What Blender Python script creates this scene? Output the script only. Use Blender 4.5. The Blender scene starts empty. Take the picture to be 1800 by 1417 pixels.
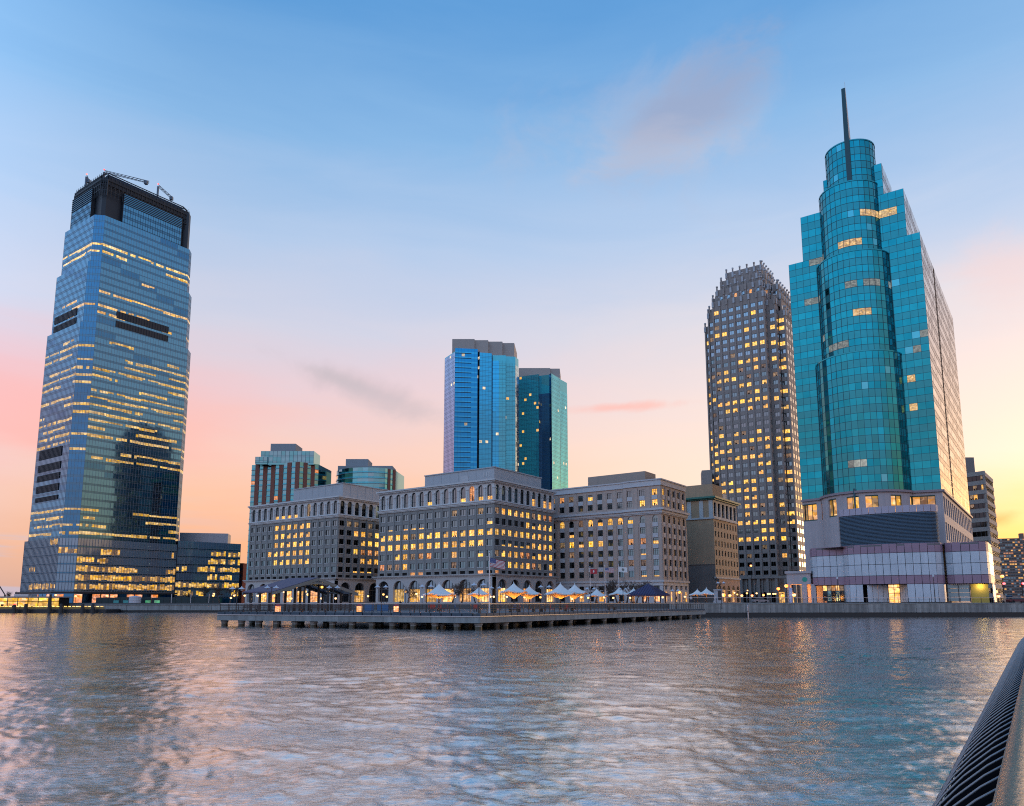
import bpy, math, random
import numpy as np
from mathutils import Vector, Matrix

random.seed(7)
S = bpy.context.scene
COL = S.collection

# ------------------------------------------------------------------ camera
EYE = 3.0                       # metres above the river
PITCH = math.radians(8.41)
FPX = 1325.6                    # focal length in pixels of the 1800 px wide frame
cam_data = bpy.data.cameras.new('camera')
cam = bpy.data.objects.new('camera', cam_data)
COL.objects.link(cam)
cam.location = (0, 0, EYE)
cam.rotation_euler = (math.radians(90) + PITCH, 0, 0)
cam_data.sensor_width = 36
cam_data.lens = 36 * FPX / 1800
cam_data.shift_y = (864 - 708.5) / 1800
cam_data.clip_start = 0.1
cam_data.clip_end = 20000
S.camera = cam

# ------------------------------------------------------------------ sky and sun
SUN_AZ = math.radians(50)       # to the right of the view direction, just past the frame
SUN_EL = math.radians(2.0)
world = bpy.data.worlds.new('World')
S.world = world
world.use_nodes = True


class NT:
    """tiny node-tree writer"""
    def __init__(self, tree):
        self.t = tree
        self.t.nodes.clear()

    def n(self, kind, **kw):
        nd = self.t.nodes.new(kind)
        for k, v in kw.items():
            setattr(nd, k, v)
        return nd

    def set(self, sock, val):
        if isinstance(val, bpy.types.NodeSocket):
            self.t.links.new(val, sock)
        elif val is not None:
            sock.default_value = val

    def math(self, op, a, b=None, c=None, clamp=False):
        nd = self.n('ShaderNodeMath', operation=op, use_clamp=clamp)
        self.set(nd.inputs[0], a)
        if b is not None:
            self.set(nd.inputs[1], b)
        if c is not None:
            self.set(nd.inputs[2], c)
        return nd.outputs[0]

    def vmath(self, op, a, b=None):
        nd = self.n('ShaderNodeVectorMath', operation=op)
        self.set(nd.inputs[0], a)
        if b is not None:
            self.set(nd.inputs[1], b)
        return nd.outputs['Value'] if op in ('DOT_PRODUCT', 'LENGTH', 'DISTANCE') else nd.outputs[0]

    def smooth(self, x, a, b, lo=0.0, hi=1.0):
        nd = self.n('ShaderNodeMapRange', interpolation_type='SMOOTHSTEP')
        self.set(nd.inputs[0], x)
        nd.inputs[1].default_value = a
        nd.inputs[2].default_value = b
        nd.inputs[3].default_value = lo
        nd.inputs[4].default_value = hi
        return nd.outputs[0]

    def ramp(self, x, stops):
        nd = self.n('ShaderNodeValToRGB')
        cr = nd.color_ramp
        while len(cr.elements) < len(stops):
            cr.elements.new(0.5)
        for e, (p, c) in zip(cr.elements, stops):
            e.position = p
            e.color = (*c, 1)
        self.set(nd.inputs[0], x)
        return nd.outputs[0]

    def mix(self, f, a, b, mode='MIX'):
        nd = self.n('ShaderNodeMix', data_type='RGBA', blend_type=mode)
        self.set(nd.inputs[0], f)
        self.set(nd.inputs[6], a if isinstance(a, bpy.types.NodeSocket) else (*a, 1))
        self.set(nd.inputs[7], b if isinstance(b, bpy.types.NodeSocket) else (*b, 1))
        return nd.outputs[2]

    def noise(self, vec, scale, detail=4, rough=.5, dist=0.0):
        nd = self.n('ShaderNodeTexNoise')
        self.set(nd.inputs['Vector'], vec)
        nd.inputs['Scale'].default_value = scale
        nd.inputs['Detail'].default_value = detail
        nd.inputs['Roughness'].default_value = rough
        nd.inputs['Distortion'].default_value = dist
        return nd.outputs[0]

    def mapping(self, vec, scale=(1, 1, 1), loc=(0, 0, 0), rot=(0, 0, 0)):
        nd = self.n('ShaderNodeMapping')
        self.set(nd.inputs[0], vec)
        nd.inputs['Scale'].default_value = scale
        nd.inputs['Location'].default_value = loc
        nd.inputs['Rotation'].default_value = rot
        return nd.outputs[0]


def srgb(r, g, b):
    f = lambda c: (c / 255 / 12.92) if c / 255 <= .04045 else ((c / 255 + .055) / 1.055) ** 2.4
    return (f(r), f(g), f(b))


def dir_of(px, py):
    """unit direction of the sky seen at a point of the photograph"""
    up = 864 - py
    fw = FPX * math.cos(PITCH) - up * math.sin(PITCH)
    wu = up * math.cos(PITCH) + FPX * math.sin(PITCH)
    return Vector((px - 900, fw, wu)).normalized()


w = NT(world.node_tree)
D = w.n('ShaderNodeTexCoord').outputs['Generated']
sep = w.n('ShaderNodeSeparateXYZ')
w.set(sep.inputs[0], D)
zz = w.math('MAXIMUM', sep.outputs[2], 0.0)
sun_flat = Vector((math.sin(SUN_AZ), math.cos(SUN_AZ), 0))
hlen = w.math('SQRT', w.math('SUBTRACT', 1.0001, w.math('MULTIPLY', sep.outputs[2], sep.outputs[2])))
caz = w.math('DIVIDE', w.vmath('DOT_PRODUCT', D, tuple(sun_flat)), hlen)
EAST_BOOST = 1.30          # sky behind the camera brightened beyond real dusk, as added light on the fronts
sin = lambda d: math.sin(math.radians(d))
# soft streaky cirrus shifts the elevation a little so that the bands are never ruler-straight
cir = w.noise(w.mapping(D, (1.2, 1.2, 7)), 2.2, 5, .55, .6)
zw = w.math('ADD', zz, w.math('MULTIPLY', w.math('SUBTRACT', cir, .5), .085))
warm = w.ramp(zw, [
    (0.0, srgb(214, 164, 140)), (sin(3.5), srgb(241, 172, 128)), (sin(7), srgb(246, 190, 154)),
    (sin(11), srgb(243, 200, 184)), (sin(15), srgb(228, 202, 206)), (sin(20), srgb(206, 205, 220)),
    (sin(26), srgb(176, 197, 226)), (sin(33), srgb(132, 178, 222)), (sin(41), srgb(90, 152, 210)),
    (sin(60), srgb(52, 112, 182)), (1.0, srgb(40, 92, 160))])
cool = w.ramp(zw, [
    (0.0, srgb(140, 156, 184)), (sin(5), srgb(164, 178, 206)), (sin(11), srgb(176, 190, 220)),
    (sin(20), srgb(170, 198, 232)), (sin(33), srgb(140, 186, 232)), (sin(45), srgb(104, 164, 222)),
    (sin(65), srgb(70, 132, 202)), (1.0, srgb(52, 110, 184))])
cool = w.mix(1.0, cool, (EAST_BOOST, EAST_BOOST, EAST_BOOST), 'MULTIPLY')
warm = w.mix(1.0, warm, (.84, .84, .85), 'MULTIPLY')
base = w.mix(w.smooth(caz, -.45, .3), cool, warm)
# pink blush to the left of the view, cream and gold towards the sun
pinkf = w.math('MULTIPLY', w.smooth(caz, .6, .08), w.math('MULTIPLY', w.smooth(zw, .02, .16), w.smooth(zw, .34, .2)))
pinkf = w.math('MULTIPLY', pinkf, w.smooth(w.noise(w.mapping(D, (1, 1, 3), (3.1, 1.7, .4)), 3.0, 3, .5), .38, .62, .25, 1.0))
base = w.mix(w.math('MULTIPLY', pinkf, .55), base, srgb(240, 150, 144))
creamf = w.math('MULTIPLY', w.smooth(caz, .5, .95), w.smooth(zw, .5, .1))
base = w.mix(w.math('MULTIPLY', creamf, .72), base, srgb(234, 216, 198))
sd = Vector((math.sin(SUN_AZ) * math.cos(SUN_EL), math.cos(SUN_AZ) * math.cos(SUN_EL), math.sin(SUN_EL)))
g = w.math('MAXIMUM', w.vmath('DOT_PRODUCT', D, tuple(sd)), 0.0)
g1 = w.math('POWER', g, 60.0)
lowg = w.math('MULTIPLY', w.smooth(caz, .80, .97), w.smooth(zw, .18, .04))
base = w.mix(w.math('MULTIPLY', lowg, .92), base, srgb(246, 176, 66))
base = w.mix(g1, base, (1.0, .52, .14), 'ADD')
# grey-mauve bank low on the left
band = w.math('MULTIPLY', w.smooth(w.noise(w.mapping(D, (1.5, 1.5, 16), (.7, 2.2, 5.0)), 1.7, 4, .55, .4), .5, .62),
              w.math('MULTIPLY', w.smooth(zz, .17, .06), w.smooth(caz, .43, .08)))
base = w.mix(w.math('MULTIPLY', band, .8), base, srgb(178, 172, 190))
# a few separate clouds


PUFF_NOISE = w.noise(w.mapping(D, (1, 1, 1.5), (3.3, 2.1, 4.4)), 9.0, 7, .62, .4)


def puff(base, px, py, rx, ry, col, amount, seed, tilt=0.0, nscale=6.0):
    c = dir_of(px, py)
    right = Vector((c.y, -c.x, 0)).normalized()
    upv = right.cross(c)
    r2 = right * math.cos(tilt) + upv * math.sin(tilt)
    u2 = upv * math.cos(tilt) - right * math.sin(tilt)
    dv = w.vmath('SUBTRACT', D, tuple(c))
    a = w.math('DIVIDE', w.vmath('DOT_PRODUCT', dv, tuple(r2)), rx)
    b = w.math('DIVIDE', w.vmath('DOT_PRODUCT', dv, tuple(u2)), ry)
    rr = w.math('SQRT', w.math('ADD', w.math('MULTIPLY', a, a), w.math('MULTIPLY', b, b)))
    nz = PUFF_NOISE
    m = w.smooth(w.math('ADD', rr, w.math('MULTIPLY', w.math('SUBTRACT', nz, .5), 3.6)), 1.5, -.1)
    return w.mix(w.math('MULTIPLY', m, amount), base, tuple(c_ * .8 for c_ in col))


base = puff(base, 1180, 215, .13, .065, srgb(186, 188, 208), .4, 3.0)
base = puff(base, 1225, 188, .085, .036, srgb(152, 160, 190), .62, 5.2, .5)
base = puff(base, 1170, 268, .09, .022, srgb(204, 198, 208), .35, 8.2)
base = puff(base, 655, 692, .10, .017, srgb(196, 180, 186), .55, 9.4, -.33, 12)
base = puff(base, 600, 668, .05, .008, srgb(198, 184, 190), .6, 9.4, -.3, 12)
base = puff(base, 1090, 716, .07, .006, srgb(255, 180, 165), .7, 1.4, .03)
base = puff(base, 1750, 915, .03, .008, srgb(212, 142, 70), .7, 2.4, .2)
base = puff(base, 1770, 470, .06, .05, srgb(240, 208, 206), .6, 6.4)
sky = w.n('ShaderNodeTexSky', sky_type='NISHITA', sun_disc=False, sun_elevation=SUN_EL,
          sun_rotation=SUN_AZ, altitude=0, air_density=1.0, dust_density=1.0, ozone_density=1.5)
nish = w.mix(1.0, (0, 0, 0), sky.outputs[0], 'ADD')
mixed = w.mix(.05, base, nish, 'ADD')
bg = w.n('ShaderNodeBackground')
w.set(bg.inputs[0], mixed)
bg.inputs[1].default_value = 1.0
out = w.n('ShaderNodeOutputWorld')
w.set(out.inputs[0], bg.outputs[0])

sun_data = bpy.data.lights.new('sun', 'SUN')
sun = bpy.data.objects.new('sun', sun_data)
COL.objects.link(sun)
sun_data.energy = 0.7
sun_data.angle = math.radians(8)
sun_data.color = (1.0, .62, .32)
sun.rotation_euler = (-sd).to_track_quat('-Z', 'Y').to_euler()

S.view_settings.view_transform = 'Standard'
S.view_settings.look = 'None'
S.view_settings.exposure = 0.27
S.view_settings.gamma = 1.0
S.render.engine = 'CYCLES'
cy = S.cycles
cy.use_denoising = False
S.render.filter_size = 1.1
cy.filter_width = 1.1
cy.use_adaptive_sampling = False
cy.max_bounces = 6
cy.diffuse_bounces = 2
cy.glossy_bounces = 4
cy.transmission_bounces = 4
cy.transparent_max_bounces = 6
cy.sample_clamp_indirect = 2.5
cy.sample_clamp_direct = 5.0
cy.caustics_reflective = False
cy.caustics_refractive = False

# ------------------------------------------------------------------ helpers
UD = Vector((.585, .811, 0)).normalized()     # the street grid: back-right
VD = Vector((-UD.y, UD.x, 0))                 # the street grid: back-left


def at(px, py, Y):
    up = 864 - py
    fw = FPX * math.cos(PITCH) - up * math.sin(PITCH)
    wu = up * math.cos(PITCH) + FPX * math.sin(PITCH)
    return Vector(((px - 900) / fw * Y, Y, EYE + wu / fw * Y))


def zat(py, Y):
    return at(900, py, Y).z


def gx(px, Y):
    return (px - 900) / 1340.0 * Y


def proj(p):
    d = Vector(p) - Vector((0, 0, EYE))
    c, s = math.cos(PITCH), math.sin(PITCH)
    zc = d.y * c + d.z * s
    yc = -d.y * s + d.z * c
    return (900 + FPX * d.x / zc, 864 - FPX * yc / zc)


BASE = {}


def root_of(o):
    while o.parent:
        o = o.parent
    return o


def thing(name, label, cat, base, group=None, kind=None):
    o = bpy.data.objects.new(name, None)
    o.empty_display_size = .5
    COL.objects.link(o)
    o.location = base
    BASE[o.name] = Vector(base)
    o['label'] = label
    o['category'] = cat
    if group:
        o['group'] = group
    if kind:
        o['kind'] = kind
    return o


def tag(o, label, cat, group=None):
    o['label'] = label
    o['category'] = cat
    if group:
        o['group'] = group
    return o


def link(name, me, parent=None, loc=(0, 0, 0), rz=0.0):
    o = bpy.data.objects.new(name, me)
    COL.objects.link(o)
    if parent is not None:
        o.parent = parent
    o.location = loc
    o.rotation_euler = (0, 0, rz)
    return o


def base_of(parent):
    return BASE.get(root_of(parent).name, Vector((0, 0, 0))) if parent is not None else Vector((0, 0, 0))


class MB:
    """collects faces in world space; build() links them as one mesh"""
    def __init__(self):
        self.v, self.f, self.m = [], [], []

    def face(self, pts, mi=0):
        k = len(self.v)
        self.v.extend([tuple(p) for p in pts])
        self.f.append(tuple(range(k, k + len(pts))))
        self.m.append(mi)

    def box(self, lo, hi, mi=0):
        x0, y0, z0 = lo
        x1, y1, z1 = hi
        self.hexa([(x0, y0), (x1, y0), (x1, y1), (x0, y1)], z0, z1, mi)

    def hexa(self, p, z0, z1, mi=0, caps=True):
        self.prism(p, z0, z1, mi, caps)

    def prism(self, poly, z0, z1, mi=0, caps=True, mtop=None):
        n = len(poly)
        k = len(self.v)
        self.v.extend([(p[0], p[1], z0) for p in poly])
        self.v.extend([(p[0], p[1], z1) for p in poly])
        for i in range(n):
            j = (i + 1) % n
            self.f.append((k + i, k + j, k + n + j, k + n + i))
            self.m.append(mi)
        if caps:
            self.f.append(tuple(k + n + i for i in range(n)))
            self.m.append(mi if mtop is None else mtop)
            self.f.append(tuple(k + i for i in reversed(range(n))))
            self.m.append(mi)

    def loft(self, loops, mi=0, caps=True, closed=True):
        n = len(loops[0])
        k = len(self.v)
        for lp in loops:
            self.v.extend([tuple(p) for p in lp])
        for a in range(len(loops) - 1):
            for i in range(n if closed else n - 1):
                j = (i + 1) % n
                self.f.append((k + a * n + i, k + a * n + j, k + (a + 1) * n + j, k + (a + 1) * n + i))
                self.m.append(mi)
        if caps and closed:
            self.f.append(tuple(k + i for i in reversed(range(n))))
            self.m.append(mi)
            self.f.append(tuple(k + (len(loops) - 1) * n + i for i in range(n)))
            self.m.append(mi)

    def bar(self, p0, p1, wd, mi=0, ht=None):
        """square bar between two points"""
        p0, p1 = Vector(p0), Vector(p1)
        d = (p1 - p0).normalized()
        s = d.cross(Vector((0, 0, 1)))
        s = s.normalized() if s.length > 1e-4 else Vector((1, 0, 0))
        t = s.cross(d).normalized()
        s *= wd / 2
        t *= (ht or wd) / 2
        self.loft([[p0 - s - t, p0 + s - t, p0 + s + t, p0 - s + t],
                   [p1 - s - t, p1 + s - t, p1 + s + t, p1 - s + t]], mi)

    def tube(self, pts, rad, n=8, mi=0):
        loops = []
        m = len(pts)
        pts = [Vector(p) for p in pts]
        for i, p in enumerate(pts):
            d = (pts[min(i + 1, m - 1)] - pts[max(i - 1, 0)]).normalized()
            a = Vector((0, 0, 1)) if abs(d.z) < .9 else Vector((1, 0, 0))
            s = d.cross(a).normalized()
            t = s.cross(d).normalized()
            r = rad[i] if isinstance(rad, (list, tuple)) else rad
            loops.append([p + (s * math.cos(q) + t * math.sin(q)) * r for q in (2 * math.pi * k / n for k in range(n))])
        self.loft(loops, mi)

    def lathe(self, prof, c, n=16, mi=0, caps=True):
        loops = []
        for r, z in prof:
            loops.append([(c[0] + r * math.cos(2 * math.pi * k / n), c[1] + r * math.sin(2 * math.pi * k / n), c[2] + z) for k in range(n)])
        self.loft(loops, mi, caps)

    def mesh(self, name, mats, off=Vector((0, 0, 0)), smooth=False):
        me = bpy.data.meshes.new(name)
        vv = np.array(self.v, dtype=float).reshape(-1, 3) - np.array(off)
        me.from_pydata(vv.tolist(), [], self.f)
        for m_ in (mats if isinstance(mats, (list, tuple)) else [mats]):
            me.materials.append(m_)
        me.polygons.foreach_set('material_index', self.m)
        if smooth:
            me.polygons.foreach_set('use_smooth', [True] * len(self.f))
        me.update()
        return me

    def build(self, name, mats, parent=None, smooth=False, kind=None, label=None):
        o = link(name, self.mesh(name, mats, base_of(parent), smooth), parent)
        if kind:
            o['kind'] = kind
        if label:
            o['label'] = label
        return o


class Face:
    """a vertical wall plane: a -> b runs left to right as seen from outside"""
    def __init__(self, a, b):
        self.o = Vector((a[0], a[1], 0))
        d = Vector((b[0], b[1], 0)) - self.o
        self.L = d.length
        self.d = d.normalized()
        self.n = Vector((self.d.y, -self.d.x, 0))
        self.rz = math.atan2(self.d.y, self.d.x)

    def p(self, u, z, out=0.0):
        q = self.o + self.d * u + self.n * out
        return Vector((q.x, q.y, z))

    def box(self, mb, u0, u1, z0, z1, o0, o1, mi=0):
        a, b, c, d = self.p(u0, 0, o1), self.p(u1, 0, o1), self.p(u1, 0, o0), self.p(u0, 0, o0)
        mb.prism([a, b, c, d], z0, z1, mi)

    def quad(self, mb, u0, u1, z0, z1, out=0.0, mi=0):
        mb.face([self.p(u0, z0, out), self.p(u1, z0, out), self.p(u1, z1, out), self.p(u0, z1, out)], mi)

    def facing(self):
        mid = self.p(self.L / 2, 0)
        return (Vector((0, 0, 0)) - mid).dot(self.n) > 0


def pierce(mb, fc, us, zs, opens, depth=.35, mi=0, arches=(), rev=None, out=0.0, skip=()):
    """wall as a grid of cells (us x zs); opens are holes with reveals, arches are holes with a round head"""
    rev = mi if rev is None else rev
    for i in range(len(us) - 1):
        for j in range(len(zs) - 1):
            u0, u1, z0, z1 = us[i], us[i + 1], zs[j], zs[j + 1]
            if (i, j) in skip:
                continue
            if (i, j) not in opens:
                fc.quad(mb, u0, u1, z0, z1, out, mi)
                continue
            P = fc.p
            o1 = out - depth
            mb.face([P(u0, z0, out), P(u1, z0, out), P(u1, z0, o1), P(u0, z0, o1)], rev)
            if (i, j) in arches:
                r = (u1 - u0) / 2
                zc = z1 - r
                mb.face([P(u0, z0, out), P(u0, z0, o1), P(u0, zc, o1), P(u0, zc, out)], rev)
                mb.face([P(u1, z0, o1), P(u1, z0, out), P(u1, zc, out), P(u1, zc, o1)], rev)
                N = 8
                pts = [(u0 + r - r * math.cos(math.pi * k / N), zc + r * math.sin(math.pi * k / N)) for k in range(N + 1)]
                for k in range(N):
                    a, b = pts[k], pts[k + 1]
                    mb.face([P(a[0], a[1], out), P(a[0], a[1], o1), P(b[0], b[1], o1), P(b[0], b[1], out)], rev)
                    corner = (u0, z1) if k < N // 2 else (u1, z1)
                    mb.face([P(a[0], a[1], out), P(b[0], b[1], out), P(corner[0], corner[1], out)], mi)
                m_ = pts[N // 2]
                # the crown of the arch touches the cell top
                mb.face([P(u0, z1, out), P(m_[0], m_[1], out), P(u1, z1, out)], mi) if z1 - m_[1] > 1e-4 else None
            else:
                mb.face([P(u0, z0, out), P(u0, z0, o1), P(u0, z1, o1), P(u0, z1, out)], rev)
                mb.face([P(u1, z0, o1), P(u1, z0, out), P(u1, z1, out), P(u1, z1, o1)], rev)
                mb.face([P(u0, z1, o1), P(u1, z1, o1), P(u1, z1, out), P(u0, z1, out)], rev)


def offset_poly(poly, d):
    """shrink a polygon (listed so that outside lies to the right of each edge when seen from above) by d"""
    n = len(poly)
    P = [Vector((p[0], p[1], 0)) for p in poly]
    cx = sum(P, Vector()) / n
    lines = []
    for i in range(n):
        a, b = P[i], P[(i + 1) % n]
        e = (b - a).normalized()
        nn = Vector((e.y, -e.x, 0))
        if nn.dot((a + b) / 2 - cx) < 0:
            nn = -nn
        lines.append((a - nn * d, e))
    res = []
    for i in range(n):
        a, e = lines[i - 1]
        b, f = lines[i]
        den = e.x * f.y - e.y * f.x
        t = ((b.x - a.x) * f.y - (b.y - a.y) * f.x) / den
        res.append((a.x + e.x * t, a.y + e.y * t))
    return res


# ------------------------------------------------------------------ materials
MATS = {}


def pmat(name, col, rough=.6, metal=0.0, var=.14, scale=.35, streak=0.0, bump=0.0, bscale=4.0, spec=.5, hue=0.0):
    """painted / stone / metal surface with blotchy colour variation, optional rain streaks and fine relief"""
    if name in MATS:
        return MATS[name]
    m = bpy.data.materials.new(name)
    m.use_nodes = True
    t = NT(m.node_tree)
    o = t.n('ShaderNodeTexCoord').outputs['Object']
    b = t.n('ShaderNodeBsdfPrincipled')
    hs = t.n('ShaderNodeHueSaturation')
    hs.inputs['Color'].default_value = (*col, 1)
    v = t.math('MULTIPLY_ADD', t.noise(o, scale, 6, .6), var * 2, 1 - var)
    if streak:
        s = t.noise(t.mapping(o, (1.2, 1.2, .07)), 1.3, 5, .6)
        v = t.math('MULTIPLY', v, t.math('MULTIPLY_ADD', s, streak * 2, 1 - streak))
    rnd = t.n('ShaderNodeObjectInfo').outputs['Random']
    v = t.math('MULTIPLY', v, t.math('MULTIPLY_ADD', rnd, var * .6, 1 - var * .3))
    t.set(hs.inputs['Value'], v)
    t.set(b.inputs['Base Color'], hs.outputs[0])
    b.inputs['Roughness'].default_value = rough
    b.inputs['Metallic'].default_value = metal
    b.inputs['Specular IOR Level'].default_value = spec
    if bump:
        bp = t.n('ShaderNodeBump')
        bp.inputs['Strength'].default_value = bump
        bp.inputs['Distance'].default_value = .05
        t.set(bp.inputs['Height'], t.noise(o, bscale, 5, .6))
        t.set(b.inputs['Normal'], bp.outputs[0])
    t.set(t.n('ShaderNodeOutputMaterial').inputs[0], b.outputs[0])
    MATS[name] = m
    return m


def glassmat(name, col, rough=.06, metal=1.0, var=.12, cell=.5, wobble=.012):
    """reflective coated glazing; the slight waviness of real panes comes from a very low bump"""
    if name in MATS:
        return MATS[name]
    m = bpy.data.materials.new(name)
    m.use_nodes = True
    t = NT(m.node_tree)
    o = t.n('ShaderNodeTexCoord').outputs['Object']
    b = t.n('ShaderNodeBsdfPrincipled')
    hs = t.n('ShaderNodeHueSaturation')
    hs.inputs['Color'].default_value = (*col, 1)
    rnd = t.n('ShaderNodeObjectInfo').outputs['Random']
    v = t.math('MULTIPLY_ADD', t.noise(o, cell, 2, .5), var * 2, 1 - var)
    v = t.math('MULTIPLY', v, t.math('MULTIPLY_ADD', rnd, var, 1 - var * .5))
    t.set(hs.inputs['Value'], v)
    t.set(b.inputs['Base Color'], hs.outputs[0])
    b.inputs['Roughness'].default_value = rough
    b.inputs['Metallic'].default_value = metal
    if wobble:
        bp = t.n('ShaderNodeBump')
        bp.inputs['Strength'].default_value = .25
        bp.inputs['Distance'].default_value = wobble
        t.set(bp.inputs['Height'], t.noise(o, .45, 2, .5))
        t.set(b.inputs['Normal'], bp.outputs[0])
    t.set(t.n('ShaderNodeOutputMaterial').inputs[0], b.outputs[0])
    MATS[name] = m
    return m


def litmat(name, col, strength=1.0, var=.55, scale=.9, sample=False, base=(.05, .05, .05)):
    """a lit room behind glass: uneven warm light, some reflection on top"""
    if name in MATS:
        return MATS[name]
    m = bpy.data.materials.new(name)
    m.use_nodes = True
    t = NT(m.node_tree)
    o = t.n('ShaderNodeTexCoord').outputs['Object']
    b = t.n('ShaderNodeBsdfPrincipled')
    b.inputs['Base Color'].default_value = (*base, 1)
    b.inputs['Roughness'].default_value = .12
    rnd = t.n('ShaderNodeObjectInfo').outputs['Random']
    shift = t.n('ShaderNodeCombineXYZ')
    for k in range(3):
        t.set(shift.inputs[k], t.math('MULTIPLY', rnd, 37.0 + 11 * k))
    oo = t.vmath('ADD', o, shift.outputs[0])
    nz = t.noise(oo, scale, 3, .6)
    vo = t.n('ShaderNodeTexVoronoi', distance='CHEBYCHEV')
    vo.inputs['Scale'].default_value = scale * 1.7
    t.set(vo.inputs['Vector'], t.mapping(oo, (1, 1, 1.5)))
    cs = t.n('ShaderNodeSeparateColor')
    t.set(cs.inputs[0], vo.outputs['Color'])
    v = t.math('MULTIPLY_ADD', t.smooth(nz, .3, .7), var * 1.0, 1 - var * .6)
    v = t.math('MULTIPLY', v, t.math('MULTIPLY_ADD', cs.outputs[0], var * 1.2, 1 - var * .75))
    v = t.math('MULTIPLY', v, t.math('MULTIPLY_ADD', rnd, var * 1.5, 1 - var * .7))
    r2 = t.math('FRACT', t.math('MULTIPLY', rnd, 17.31))
    hs = t.n('ShaderNodeHueSaturation')
    hs.inputs['Color'].default_value = (*col, 1)
    t.set(hs.inputs['Hue'], t.math('ADD', t.math('MULTIPLY_ADD', nz, .03, .474), t.math('MULTIPLY', r2, .022)))
    t.set(hs.inputs['Saturation'], t.math('MULTIPLY_ADD', cs.outputs[1], -.28, 1.06))
    t.set(b.inputs['Emission Color'], hs.outputs[0])
    t.set(b.inputs['Emission Strength'], t.math('MULTIPLY', v, strength))
    t.set(t.n('ShaderNodeOutputMaterial').inputs[0], b.outputs[0])
    if not sample:
        m.cycles.emission_sampling = 'NONE'
    MATS[name] = m
    return m


def lamp_point(name, loc, energy, color=(1, .55, .2), r=.15, parent=None):
    ld = bpy.data.lights.new(name, 'POINT')
    ld.energy = energy
    ld.color = color
    ld.shadow_soft_size = r
    o = bpy.data.objects.new(name, ld)
    COL.objects.link(o)
    if parent is not None:
        o.parent = parent
        o.location = Vector(loc) - base_of(parent)
    else:
        o.location = loc
    return o


M_STONE = pmat('granite_facade', (.27, .258, .24), .75, var=.16, streak=.10)
M_STONE_L = pmat('limestone_trim', (.60, .59, .575), .7, var=.12, streak=.14)
M_STONE_B = pmat('limestone_base', (.46, .43, .41), .7, var=.14, streak=.12)
M_PENT = pmat('penthouse_panel', (.42, .43, .44), .6, var=.10, streak=.12)
M_FRAME = pmat('dark_window_frame', (.06, .06, .06), .5)
M_DARK = pmat('dark_recess', (.02, .02, .022), .9, spec=.1)
M_WGLASS = glassmat('office_window_glass', (.17, .24, .27), .07, wobble=.02)
M_WDARK = glassmat('dark_window_glass', (.05, .055, .06), .07)
M_LIT = litmat('lit_office_window', (1.0, .47, .03), 1.12, .5, 1.3)
M_LIT2 = litmat('lit_orange_window', (1.0, .36, .07), .7, .5, 1.1)
M_DIM = litmat('dim_lit_window', (.75, .42, .20), .28, .6, 1.2)
M_BLIND = pmat('window_blind', (.38, .36, .32), .8)
M_ROOF = pmat('roof_gravel', (.16, .155, .15), .9)
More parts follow.
